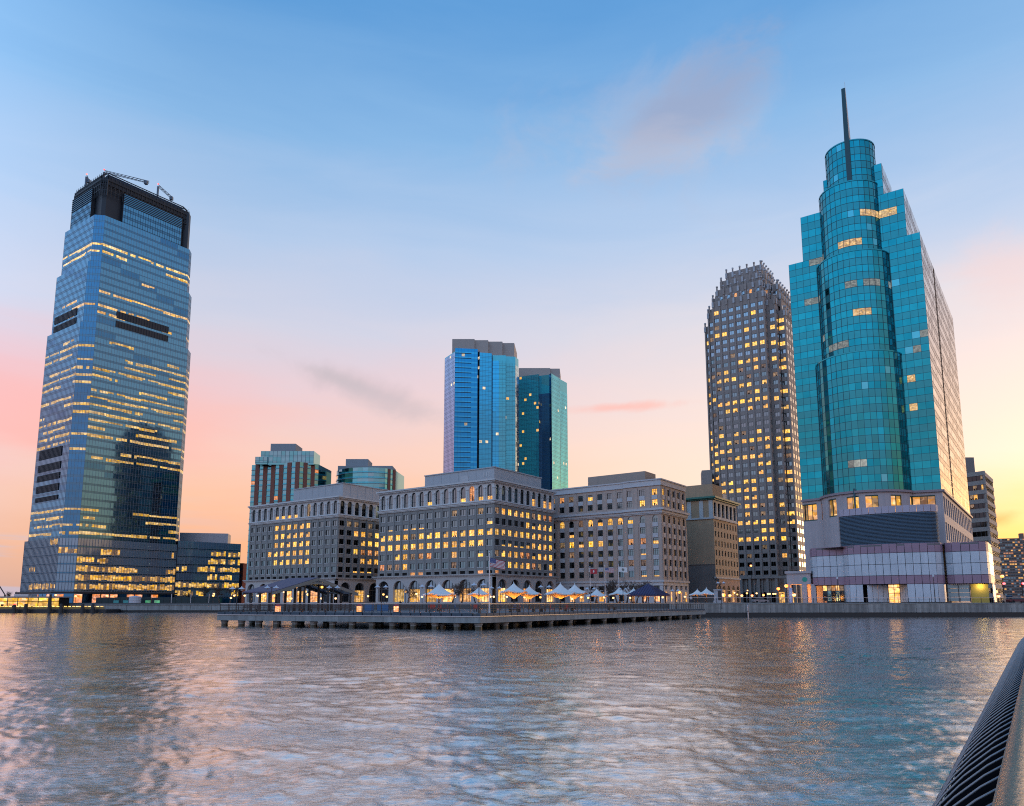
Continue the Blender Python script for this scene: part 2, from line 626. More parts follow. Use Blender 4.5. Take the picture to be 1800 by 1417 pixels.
# ------------------------------------------------------------------ river
def build_water():
    rng = np.random.default_rng(11)
    ys = [-2500.0, -600.0, -150.0, -40.0, -8.0, 0.0, 3.0, 5.0]
    y = 6.0
    while y < 262:
        ys.append(y)
        y += max(.07, y * .0075)
    ys += [300.0, 420.0]
    ys = np.array(ys)
    t = np.linspace(-1, 1, 720)
    half = np.clip(ys, 4, 400) * .78 + 6
    X = t[None, :] * half[:, None]
    edge = np.where((ys < 5.5) | (ys > 265), 0.0, 1.0)
    ext = np.array([-3000.0, -900.0])
    X = np.concatenate([np.repeat(ext[None], len(ys), 0), X, np.repeat(-ext[::-1][None], len(ys), 0)], 1)
    Y = np.repeat(ys[:, None], X.shape[1], 1)
    dx = np.repeat((half * 2 / 719)[:, None], X.shape[1], 1)
    dy = np.maximum(.07, np.abs(Y) * .0075)
    res = np.sqrt(dx * dy) * 1.0
    Z = np.zeros_like(X)
    # slow gust pattern + warp, so that crests wander and the chop comes in patches
    wx, wy, gust = np.zeros_like(X), np.zeros_like(X), np.zeros_like(X)
    for k in range(10):
        a = rng.uniform(0, 2 * np.pi)
        lam = rng.uniform(7, 40)
        ph = rng.uniform(0, 6.28)
        arg = (np.cos(a) * X + np.sin(a) * Y) * 2 * np.pi / lam + ph
        wx += np.sin(arg) * lam * .03
        wy += np.cos(arg * 1.1 + 1) * lam * .03
        gust += np.sin(arg * .7 + 2.1)
    gust = 1 + .22 * gust / 2.2
    XX, YY = X + wx, Y + wy
    for k in range(120):
        lam = .2 * (16.0 ** rng.uniform(0, 1) ** 1.4)
        a = math.radians(78) + rng.normal(0, .8)
        amp = .0016 * lam ** .55 * rng.uniform(.5, 1.3)
        ph = rng.uniform(0, 6.28)
        arg = (np.cos(a) * XX + np.sin(a) * YY) * 2 * np.pi / lam + ph
        fade = np.clip((lam - 1.6 * res) / (1.6 * res), 0, 1)
        s = np.sin(arg)
        Z += amp * fade * (s + .35 * (s * s * np.sign(s)))
    Z *= gust * edge[:, None]
    ok = (np.abs(X) < 899)
    Z *= ok
    nr, nc = X.shape
    me = bpy.data.meshes.new('water')
    co = np.stack([X, Y, Z], -1).reshape(-1, 3)
    me.vertices.add(len(co))
    me.vertices.foreach_set('co', co.ravel())
    i, j = np.meshgrid(np.arange(nr - 1), np.arange(nc - 1), indexing='ij')
    q = np.stack([i * nc + j, i * nc + j + 1, (i + 1) * nc + j + 1, (i + 1) * nc + j], -1).reshape(-1, 4)
    me.loops.add(q.size)
    me.loops.foreach_set('vertex_index', q.ravel())
    me.polygons.add(len(q))
    me.polygons.foreach_set('loop_start', np.arange(0, q.size, 4))
    me.polygons.foreach_set('use_smooth', np.ones(len(q), bool))
    me.update(calc_edges=True)
    m = bpy.data.materials.new('river_water')
    m.use_nodes = True
    t_ = NT(m.node_tree)
    o = t_.n('ShaderNodeTexCoord').outputs['Object']
    mud = t_.noise(t_.mapping(o, (1, .6, 1)), .05, 3, .6)
    rot = math.radians(-12)
    n1 = t_.noise(t_.mapping(o, (.75, 1.4, 1), rot=(0, 0, rot)), 4.6, 6, .66, 1.2)
    n2 = t_.noise(t_.mapping(o, (.6, 1.3, 1), rot=(0, 0, rot + .5)), 11.0, 3, .65, 1.0)
    n3 = t_.noise(t_.mapping(o, (.7, 1, 1), rot=(0, 0, .7)), .3, 3, .6, .6)
    h = t_.math('MULTIPLY', t_.math('ADD', n1, t_.math('MULTIPLY', n2, .3)), t_.smooth(n3, .3, .7, .5, 1.4))
    bp = t_.n('ShaderNodeBump')
    bp.inputs['Strength'].default_value = .85
    bp.inputs['Distance'].default_value = .019
    t_.set(bp.inputs['Height'], h)
    # silty water: a dim grey-green body under a strong surface reflection that grows towards grazing angles
    body = t_.n('ShaderNodeBsdfDiffuse')
    t_.set(body.inputs['Color'], t_.mix(mud, (.045, .055, .048), (.085, .085, .07)))
    t_.set(body.inputs['Normal'], bp.outputs[0])
    gl = t_.n('ShaderNodeBsdfGlossy')
    gl.inputs['Color'].default_value = (1, .985, .97, 1)
    gl.inputs['Roughness'].default_value = .11
    t_.set(gl.inputs['Normal'], bp.outputs[0])
    fr = t_.n('ShaderNodeFresnel')
    fr.inputs['IOR'].default_value = 1.34
    t_.set(fr.inputs['Normal'], bp.outputs[0])
    fac = t_.math('MULTIPLY_ADD', fr.outputs[0], .3, .75, clamp=True)
    mx = t_.n('ShaderNodeMixShader')
    t_.set(mx.inputs[0], fac)
    t_.set(mx.inputs[1], body.outputs[0])
    t_.set(mx.inputs[2], gl.outputs[0])
    t_.set(t_.n('ShaderNodeOutputMaterial').inputs[0], mx.outputs[0])
    me.materials.append(m)
    ob = link('water', me)
    ob['kind'] = 'structure'
    ob['label'] = 'choppy grey river water filling the lower part of the view'


build_water()

# ------------------------------------------------------------------ land
LAND = 3.0
M_CONC = pmat('weathered_concrete', (.25, .245, .23), .85, var=.45, scale=.9, streak=.9, bump=.4)
M_CONC_L = pmat('pale_concrete', (.27, .285, .28), .85, var=.3, scale=.7, streak=.5)
M_PAVE = pmat('promenade_paving', (.15, .14, .135), .85, var=.2, scale=.8)
M_TIMBER = pmat('wet_black_timber', (.018, .017, .016), .6)
M_KERB = pmat('dark_blue_kerb', (.035, .06, .085), .55, var=.2)
M_RAILW = pmat('pale_top_rail', (.46, .46, .47), .35, .6)
M_IRON = pmat('black_iron', (.018, .018, .02), .45)

mb = MB()
shore = [(-6000, 246), (-76, 246), (-30, 168), (30, 166), (36, 165), (150, 174), (6000, 174), (6000, 7000), (-6000, 7000)]
mb.prism(shore, -1.0, LAND, 0)
o = mb.build('ground', pmat('street_paving', (.10, .10, .10), .9, var=.25, scale=.15))
o['kind'] = 'structure'
o['label'] = 'paved waterfront ground behind the quay'

# quay wall on the right, cast panels over a black timber fender
qa, qb = Vector((34.0, 164.4, 0)), Vector((150, 173.6, 0))
QF = Face(qa, qb)
q = thing('quay_wall', 'stained grey concrete quay wall below the teal glass tower', 'quay wall', (qa.x, qa.y, 0))
mb = MB()
QF.box(mb, 0, QF.L, -1, 1.02, -.5, .15)
mb.build('fender_beam', M_TIMBER, q)
nq = 21
wq = QF.L / nq
mb = MB()
QF.box(mb, .04, wq - .04, .94, 2.84, -.5, .30 + .02)
me_p = mb.mesh('panel', M_CONC, Vector((qa.x, qa.y, 0)))
for k in range(nq):
    off = QF.d * (wq * k) + QF.n * random.uniform(-.03, .03)
    link('panel', me_p, q, (off.x, off.y, random.uniform(-.01, .01)))
mb = MB()
QF.box(mb, 0, QF.L, 2.84, 3.06, -1.2, .42)
mb.build('coping', M_CONC_L, q)

# left quay
q = thing('quay_wall', 'low grey concrete quay in front of the tall tapering glass tower', 'quay wall', (-120, 245, 0))
LF = Face((-240, 245.4), (-76, 245.4))
mb = MB()
LF.box(mb, 0, LF.L, -1, .7, -.5, .2)
mb.build('fender_beam', M_TIMBER, q)
for k in range(24):
    mb = MB()
    LF.box(mb, k * LF.L / 24 + .05, (k + 1) * LF.L / 24 - .05, .7, 2.3, -.5, .3)
    mb.build('panel', M_CONC_L, q)
mb = MB()
LF.box(mb, 0, LF.L, 2.3, 2.5, -1.2, .45)
mb.build('coping', M_CONC_L, q)


def railing(name, label, path, z, h=1.12, step=1.35, wires=3, mats=None, group=None, top_w=.11):
    """posts, pale handrail and thin wires along a path of ground points"""
    t = thing(name, label, 'railing', (path[0][0], path[0][1], z), group)
    post = MB()
    post.bar((0, 0, 0), (0, 0, h - .03), .07)
    me = post.mesh('post', M_IRON)
    mbr, mbw = MB(), MB()
    for a, b in zip(path[:-1], path[1:]):
        a, b = Vector((a[0], a[1], z)), Vector((b[0], b[1], z))
        L = (b - a).length
        n = max(1, round(L / step))
        for k in range(n + 1):
            p = a.lerp(b, k / n) - Vector((path[0][0], path[0][1], z))
            link('post', me, t, p, math.atan2((b - a).y, (b - a).x))
        mbr.bar(a + Vector((0, 0, h)), b + Vector((0, 0, h)), top_w, 0, .07)
        for q_ in range(wires):
            zz_ = h * (q_ + 1) / (wires + 1)
            mbw.bar(a + Vector((0, 0, zz_)), b + Vector((0, 0, zz_)), .025)
    mbr.build('handrail', M_RAILW, t)
    mbw.build('wire', M_IRON, t, kind='stuff')
    return t


railing('quay_railing', 'thin railing along the concrete quay below the teal tower', [(37, 164.2), (150, 172.9)], 3.06, 1.08, 2.4, 2, top_w=.07)

# ------------------------------------------------------------------ pier
DECK = 1.78
P0, P1 = Vector((-3.6, 87, 0)), Vector((-39.4, 102, 0))
P2 = P1 + UD * 78
PR = Vector((39.6, 156, 0))
PB = Vector((36, 170, 0))
pier = thing('pier', 'long low concrete pier on piles with a blue kerb', 'pier', (P0.x, P0.y, 0))
poly = [P1, P0, PR, PB, P2]
mb = MB()
mb.prism(offset_poly(poly, .35), 1.30, DECK, 0)
mb.build('deck', M_PAVE, pier)
for a, b in ((P1, P0), (P0, PR)):
    fc = Face(a, b)
    nn = round(fc.L / 6)
    for k in range(nn):
        mb = MB()
        fc.box(mb, k * fc.L / nn + .015, (k + 1) * fc.L / nn - .015, .72, 1.42, -.7, -.06)
        mb.build('fascia', M_CONC_L, pier)
    mb = MB()
    fc.box(mb, 0, fc.L, 1.42, 1.50, -.8, .02)
    mb.build('ledge', M_RAILW, pier)
    for k in range(int(fc.L / 1.35)):
        mb = MB()
        fc.box(mb, k * 1.35 + .06, k * 1.35 + 1.27, 1.50, 1.84, -.55, -.03)
        mb.build('kerb_block', M_KERB, pier)
fcl = Face(P2, P1)
mb = MB()
fcl.box(mb, 0, fcl.L - .3, .72, 1.84, -.7, -.06)
mb.build('fascia', M_CONC_L, pier)
mb = MB()
mb.prism(offset_poly(poly, .8), .80, 1.28, 0)
mb.build('deck_slab', M_DARK, pier)
pm = MB()
pm.lathe([(.42, -2), (.43, .30)], (0, 0, 0), 10, 1)
pm.lathe([(.42, .30), (.42, .45), (.5, .5), (.5, .75)], (0, 0, 0), 10, 0)
me_pile = pm.mesh('pile', [M_CONC, pmat('wet_algae', (.03, .035, .022), .4)])
def pile_row(a, b, step, inset):
    fc = Face(a, b)
    n = int(fc.L / step)
    for k in range(n + 1):
        p = fc.p(min(fc.L - .6, .7 + k * step), 0, -inset)
        link('pile', me_pile, pier, p - Vector((P0.x, P0.y, 0)))
for ins in (.75, 6.0, 11.5):
    pile_row(P1, P0, 2.9 if ins < 1 else 4.2, ins)
    pile_row(P0, PR, 5.6, ins)
railing('pier_railing', 'pale-topped railing round the long pier', [(P1 + UD * 40 + VD * -.3)[:2], (P1 + Vector((.3, .4, 0)))[:2], (P0 + Vector((0, .35, 0)))[:2], (PR + Vector((-.3, .3, 0)))[:2]], 1.84, 1.06, 1.35, 3)
# ------------------------------------------------------------------ windows
WCACHE = {}


def window_mesh(w, h, state, style='two', arch=False):
    """window seen from outside; x to the right, outside is -y, origin bottom centre"""
    key = (round(w, 2), round(h, 2), state, style, arch)
    if key in WCACHE:
        return WCACHE[key]
    mb = MB()
    f = .07
    r = w / 2
    zc = h - r if arch else h

    def fr(x0, x1, z0, z1, d=.10):
        mb.box((x0, -d, z0), (x1, .02, z1), 0)
    fr(-r, -r + f, 0, zc)
    fr(r - f, r, 0, zc)
    fr(-r + f, r - f, 0, f)
    if not arch:
        fr(-r + f, r - f, h - f, h)
    else:
        N = 10
        for k in range(N):
            a0, a1 = math.pi * k / N, math.pi * (k + 1) / N
            o0, o1 = (-r * math.cos(a0), zc + r * math.sin(a0)), (-r * math.cos(a1), zc + r * math.sin(a1))
            i0, i1 = (-(r - f) * math.cos(a0), zc + (r - f) * math.sin(a0)), (-(r - f) * math.cos(a1), zc + (r - f) * math.sin(a1))
            mb.face([(i0[0], -.1, i0[1]), (o0[0], -.1, o0[1]), (o1[0], -.1, o1[1]), (i1[0], -.1, i1[1])][::-1], 0)
    if style == 'two_sill':
        mb.box((-r - .12, -.48, -.16), (r + .12, -.28, -.005), 7)
    if style in ('two', 'two_sill'):
        fr(-.035, .035, f, h - f)
    elif style == 'three':
        for x in (-w / 6, w / 6):
            fr(x - .03, x + .03, f, zc - .02)
        fr(-r + f, r - f, zc * .68, zc * .68 + .06)
    elif style == 'tall':
        fr(-.03, .03, f, h - f)
        fr(-r + f, r - f, h * .33, h * .33 + .12)
    y = 0.0

    def pane(z0, z1, mi):
        if arch and z1 > zc:
            pts = [(-r + .02, y, z0), (r - .02, y, z0)]
            N = 10
            for k in range(N + 1):
                a = math.pi * k / N
                pts.append(((r - .02) * math.cos(a), y, zc + (r - .02) * math.sin(a)))
            mb.face(pts, mi)
        else:
            mb.face([(-r + .02, y, z0), (r - .02, y, z0), (r - .02, y, z1), (-r + .02, y, z1)], mi)
    lit = {'lit': 2, 'lit2': 2, 'lit3': 2, 'orange': 3, 'dim': 4, 'half': 2, 'low': 2}.get(state)
    if lit is None:
        pane(.02, h - .02, 1)
    elif state == 'half':
        pane(.02, h * .5, 2)
        pane(h * .5, h - .02, 1)
    elif state == 'low':
        pane(.02, h * .24, 2)
        pane(h * .24, h - .02, 1)
    else:
        pane(.02, h - .02, lit)
        rg = random.Random(hash(key) & 0xffff)
        if state == 'lit2':                # blind drawn part-way
            mb.box((-r + f, -.05, h * .62), (0 if style.startswith('two') else r - f, -.03, h - f), 5)
        if state in ('lit3', 'orange', 'dim'):   # desks and cabinets against the light
            for q in range(3):
                x = rg.uniform(-r + .2, r - .5)
                mb.box((x, -.04, f), (x + rg.uniform(.25, .5), -.02, f + h * rg.uniform(.15, .45)), 6)
    me = mb.mesh('window', [M_FRAME, M_WDARK if state == 'dark' else M_WGLASS, M_LIT, M_LIT2, M_DIM, M_BLIND, M_DARK, M_STONE_L])
    WCACHE[key] = me
    return me


def put_window(parent, fc, u, z, w, h, state, depth=.3, style='two', arch=False, name='window', out=0.0):
    if state == 'lit':
        state = random.choice(['lit', 'lit', 'lit2', 'lit3'])
    p = fc.p(u, z, out - depth) - base_of(parent)
    return link(name, window_mesh(w, h, state, style, arch), parent, p, fc.rz)


# ------------------------------------------------------------------ arcaded office blocks
def arcaded_block(label, near, Lv, Lu, nv, nu, states_v, states_u, pent, ground_v, ground_u, top=44.3):
    """two street fronts meeting at a near corner; v front runs back-left, u front back-right"""
    near = Vector((near[0], near[1], 0))
    t = thing('office_block', label, 'office building', (near.x, near.y, LAND))
    left = near + VD * Lv
    right = near + UD * Lu
    back = left + UD * Lu
    body = MB()
    body.prism(offset_poly([left, near, right, back], .8), LAND, top - .6, 0)
    body.build('core', M_DARK, t)
    wall, base = MB(), MB()
    for fc, nb, st, gst in ((Face(left, near), nv, states_v, ground_v), (Face(near, right), nu, states_u, ground_u)):
        bw = fc.L / nb
        ww = bw * .62
        us = [0.0]
        for i in range(nb):
            us += [i * bw + (bw - ww) / 2, i * bw + (bw + ww) / 2]
        us.append(fc.L)
        # six office floors and the slot row under them
        zs = [12.6, 12.75, 13.75]
        for j in range(6):
            zs += [14.1 + 3.58 * j + .7, 14.1 + 3.58 * j + 2.82]
        zs.append(36.0)
        opens = set()
        for i in range(nb):
            opens.add((2 * i + 1, 1))
            for j in range(6):
                opens.add((2 * i + 1, 3 + 2 * j))
        pierce(wall, fc, us, zs, opens, .38)
        for i in range(nb + 1):                      # slim ribs between the bays
            wall_u = min(max(i * bw, .22), fc.L - .22)
            fc.box(wall, wall_u - .2, wall_u + .2, 12.62, 35.9, .003, .2)
        for i in range(nb):
            uc = (i + .5) * bw
            slot = MB()
            fc.quad(slot, uc - ww / 2, uc + ww / 2, 12.75, 13.75, -.38)
            slot.build('vent_slot', M_LIT2 if random.random() < .12 else M_DARK, t)
            for j in range(6):
                put_window(t, fc, uc, zs[3 + 2 * j], ww, 2.12, st(i, j), .36, 'two_sill')
        # belt, two-storey arcade, cornice
        for z0, z1, o in ((36.0, 36.35, .35), (36.35, 36.85, .55), (36.85, 37.1, .8), (43.05, 43.3, .35), (43.3, 43.75, .7), (43.75, 44.3, 1.1)):
            course = MB()
            fc.box(course, -o + .002, fc.L + o - .002, z0, z1 - .003, -.5, o)
            course.build('cornice_course', M_STONE_L, t)
        aw = bw * .60
        us2 = [0.0]
        for i in range(nb):
            us2 += [i * bw + (bw - aw) / 2, i * bw + (bw + aw) / 2]
        us2.append(fc.L)
        zs2 = [37.1, 37.45, 42.65, 43.05]
        ar = {(2 * i + 1, 1) for i in range(nb)}
        trim = MB()
        pierce(trim, fc, us2, zs2, ar, .55, arches=ar)
        trim.build('arcade', M_STONE_L, t)
        for i in range(nb):
            uc = (i + .5) * bw
            put_window(t, fc, uc, 37.45, aw, 5.2, st(i, -1), .52, 'tall', True, 'arched_window')
        for i in range(nb + 1):
            pu = min(max(i * bw, .3), fc.L - .3)
            pil = MB()
            fc.box(pil, pu - .28, pu + .28, 37.12, 41.3, .003, .26)
            fc.box(pil, pu - .42, pu + .42, 41.3, 41.75, .003, .4)
            pil.build('pilaster', M_STONE_L, t)
        # tall round-headed openings at street level
        ng = nb // 2
        gw = fc.L / ng
        ow = gw * .70
        us3 = [0.0]
        for i in range(ng):
            us3 += [i * gw + (gw - ow) / 2, i * gw + (gw + ow) / 2]
        us3.append(fc.L)
        zs3 = [LAND - .2, LAND + .4, 10.9, 12.0]
        ga = {(2 * i + 1, 1) for i in range(ng)}
        pierce(base, fc, us3, zs3, ga, .9, arches=ga, out=.9)
        for z0, z1, o in ((12.0, 12.3, 1.25), (12.3, 12.6, 1.5), (11.55, 11.7, 1.0)):
            fc.box(base, -o + .002, fc.L + o - .002, z0, z1 - .003, -.4, o)
        for i in range(ng):
            uc = (i + .5) * gw
            arch_bay(t, fc, uc, ow, LAND + .4, 10.9 - LAND - .4, gst(i))
    wall.build('wall', M_STONE, t)
    base.build('street_arcade', M_STONE_B, t)
    roof = MB()
    roof.prism(offset_poly([left, near, right, back], .5), 43.9, 44.05, 0)
    roof.build('roof', M_ROOF, t)
    # rooftop plant screen
    a0, a1, b0, b1, ztop = pent
    c0, c1 = near + VD * a0 + UD * b0, near + VD * a1 + UD * b0
    c2, c3 = near + VD * a1 + UD * b1, near + VD * a0 + UD * b1
    mbp = MB()
    mbp.prism([c1, c0, c3, c2], 44.05, ztop - .35, 0)
    ring = offset_poly([c1, c0, c3, c2], -.25)
    mbp.prism(ring, ztop - .35, ztop, 0)
    for fc in (Face(c1, c0), Face(c0, c3)):
        for k in range(1, int(fc.L / 4)):
            fc.box(mbp, k * 4 - .05, k * 4 + .05, 44.1, ztop - .36, .003, .06)
    mbp.build('rooftop_screen', M_PENT, t)
    return t, Face(c1, c0)


_M_CURT = litmat('amber_curtain_glow', (1.0, .50, .07), .85, .6, .6)
_M_DOORG = litmat('warm_shop_light', (1.0, .42, .07), 1.0, .65, .6)
_M_LUN = glassmat('lunette_glass', (.20, .25, .29), .1)


def arch_bay(t, fc, uc, w, z, h, state):
    """glazed or open street arch: lunette over tall panes"""
    mb = MB()
    r = w / 2
    zc = z + h - r
    d0 = -.05
    low = {'amber': 2, 'shop': 3, 'dark': 4, 'glass': 1}[state]
    fc.quad(mb, uc - r, uc + r, z, zc - .3, d0, low)
    pts = [fc.p(uc + r * math.cos(math.pi * k / 12), zc + r * math.sin(math.pi * k / 12), d0) for k in range(13)]
    mb.face([fc.p(uc - r, zc - .3, d0), fc.p(uc + r, zc - .3, d0)] + pts, 4 if state in ('dark',) else 1)
    fc.box(mb, uc - r, uc + r, zc - .42, zc - .2, d0, d0 + .18, 0)
    n = 4
    for k in range(1, n):
        u = uc - r + w * k / n
        top = zc + math.sqrt(max(0, r * r - (u - uc) ** 2))
        fc.box(mb, u - .05, u + .05, z, top - .02, d0 + .002, d0 + .12, 0)
    fc.box(mb, uc - r, uc + r, z + 2.4, z + 2.52, d0 + .004, d0 + .1, 0)
    mb.build('arched_opening', [M_FRAME, _M_LUN, _M_CURT, _M_DOORG, M_DARK], t)


def st_a_v(i, j):
    if j == -1:
        return 'low' if i in (4, 5, 6, 7) else ('dim' if i in (9,) else 'off')
    j = 5 - j                         # photo rows count from the top
    if j < 5 and (4 <= i <= 9 or (j == 3 and i == 3)):
        return 'lit'
    return 'off'


def st_a_u(i, j):
    if j == -1:
        return 'dark' if i < 5 else 'off'
    j = 5 - j
    L = {0: {4: 'dim', 1: 'dim', 2: 'dim'}, 1: {2: 'lit', 3: 'lit', 4: 'dim', 5: 'lit'}, 2: {3: 'lit', 4: 'lit', 5: 'lit'},
         3: {2: 'lit', 3: 'orange', 4: 'orange', 5: 'orange'}, 4: {3: 'lit', 4: 'lit', 5: 'lit'}, 5: {2: 'low', 3: 'low', 4: 'low'}}
    return L[j].get(i, 'dark')


def st_b_v(i, j):
    if j == -1:
        return {10: 'low', 11: 'orange', 12: 'low', 13: 'low', 6: 'low'}.get(i, 'off')
    j = 5 - j
    if j == 2:
        return 'dim' if i == 4 else 'lit'
    if j == 3:
        return 'off' if i == 13 else 'lit'
    if j == 4:
        return {2: 'lit', 3: 'lit', 4: 'dim', 5: 'orange', 6: 'orange', 9: 'lit', 12: 'half'}.get(i, 'off')
    if j == 5:
        return {0: 'orange', 3: 'lit', 1: 'dim', 2: 'dim', 9: 'dim'}.get(i, 'off')
    if j == 1:
        return {3: 'low', 4: 'low', 5: 'low', 13: 'half', 1: 'low'}.get(i, 'off')
    return {9: 'dim', 12: 'dim'}.get(i, 'off')


def st_b_u(i, j):
    if j == -1:
        return 'off' if i < 4 else ('half' if i in (6, 8, 9) else 'dark')
    j = 5 - j
    if j == 0:
        return 'dim' if i in (0, 6) else ('lit' if i < 6 or i == 7 else 'orange')
    if j == 1:
        return 'lit' if i in (5, 7, 8, 9) else ('half' if i == 6 else 'dark')
    if j == 2:
        return 'lit'
    if j == 3:
        return {0: 'dark', 1: 'low', 2: 'half', 3: 'low', 4: 'low', 5: 'half'}.get(i, 'lit')
    if j == 4:
        return {0: 'dim', 4: 'orange', 5: 'orange', 6: 'half'}.get(i, 'lit')
    return {0: 'dark', 1: 'dark', 6: 'orange', 7: 'dim', 8: 'dark'}.get(i, 'lit')


blockA, _ = arcaded_block('grey arcaded office block behind the open truss-roofed pavilion', (gx(590, 291), 291), 56.0, 38, 14, 10,
                          st_a_v, st_a_u, (2.5, 33, 4, 30, 50.3), lambda i: 'shop' if i in (1, 2, 3, 4, 5) else 'glass', lambda i: 'shop' if i == 1 else 'dark')
blockB, pf = arcaded_block('grey arcaded office block behind the flagpole with the large striped flag', (gx(868, 250), 250), 54.0, 36.5, 14, 10,
                           st_b_v, st_b_u, (3.0, 35, 4, 33, 49.4), lambda i: {0: 'dark', 1: 'amber', 2: 'amber', 3: 'amber', 6: 'shop', 5: 'shop', 4: 'shop'}.get(i, 'glass'),
                           lambda i: 'shop' if i in (0, 2, 4) else 'dark')
for k in range(3):                    # the three pale slots on the rooftop screen
    mb = MB()
    pf.box(mb, pf.L - 4.6 + k * 1.1, pf.L - 4.25 + k * 1.1, 46.2, 47.8, .003, .1)
    mb.build('louver', M_STONE_L, blockB)
mb = MB()
pf.box(mb, pf.L - 15, pf.L - 11.5, 45.1, 47.4, .003, .12)
mb.build('access_panel', pmat('pale_panel', (.5, .5, .5), .5), blockB)

# ------------------------------------------------------------------ beige block with arched top row
M_BEIGE = pmat('beige_stone', (.50, .385, .32), .75, var=.14, streak=.1)
M_BEIGE_L = pmat('pale_spandrel', (.56, .54, .54), .7, var=.12, streak=.12)
near = Vector((gx(1169, 262), 262, 0))
left, right = near + VD * 47.5, near + UD * 20.6
back = left + UD * 20.6
blockC = thing('office_block', 'beige stone block with projecting end bay behind the flags and bare trees', 'office building', (near.x, near.y, LAND))
mb = MB()
mb.prism(offset_poly([left, near, right, back], .9), LAND, 45.5, 0)
mb.build('core', M_DARK, blockC)
FC_SPLIT = 47.5 * .695
fv = Face(left, near)
fu = Face(near, right)
rows = [LAND + 8.3 + 3.8 * k for k in range(6)]          # five plain rows and the arched one
stC = {(7, 4): 'lit', (7, 10): 'lit', (7, 0): 'dim', (7, 1): 'orange', (7, 2): 'dim', (6, 9): 'lit', (6, 10): 'lit',
       (5, 1): 'lit', (5, 4): 'lit', (5, 6): 'lit', (5, 7): 'lit', (5, 3): 'dim', (5, 5): 'half', (5, 8): 'half',
       (4, 2): 'half', (3, 2): 'lit', (3, 3): 'half', (3, 4): 'lit', (3, 5): 'lit', (3, 8): 'orange', (3, 9): 'orange', (3, 10): 'half',
       (2, 9): 'low', (0, 9): 'low', (0, 10): 'low', (1, 8): 'dim', (3, 1): 'dim', (2, 2): 'dim', (1, 9): 'dim'}
wallC = MB()


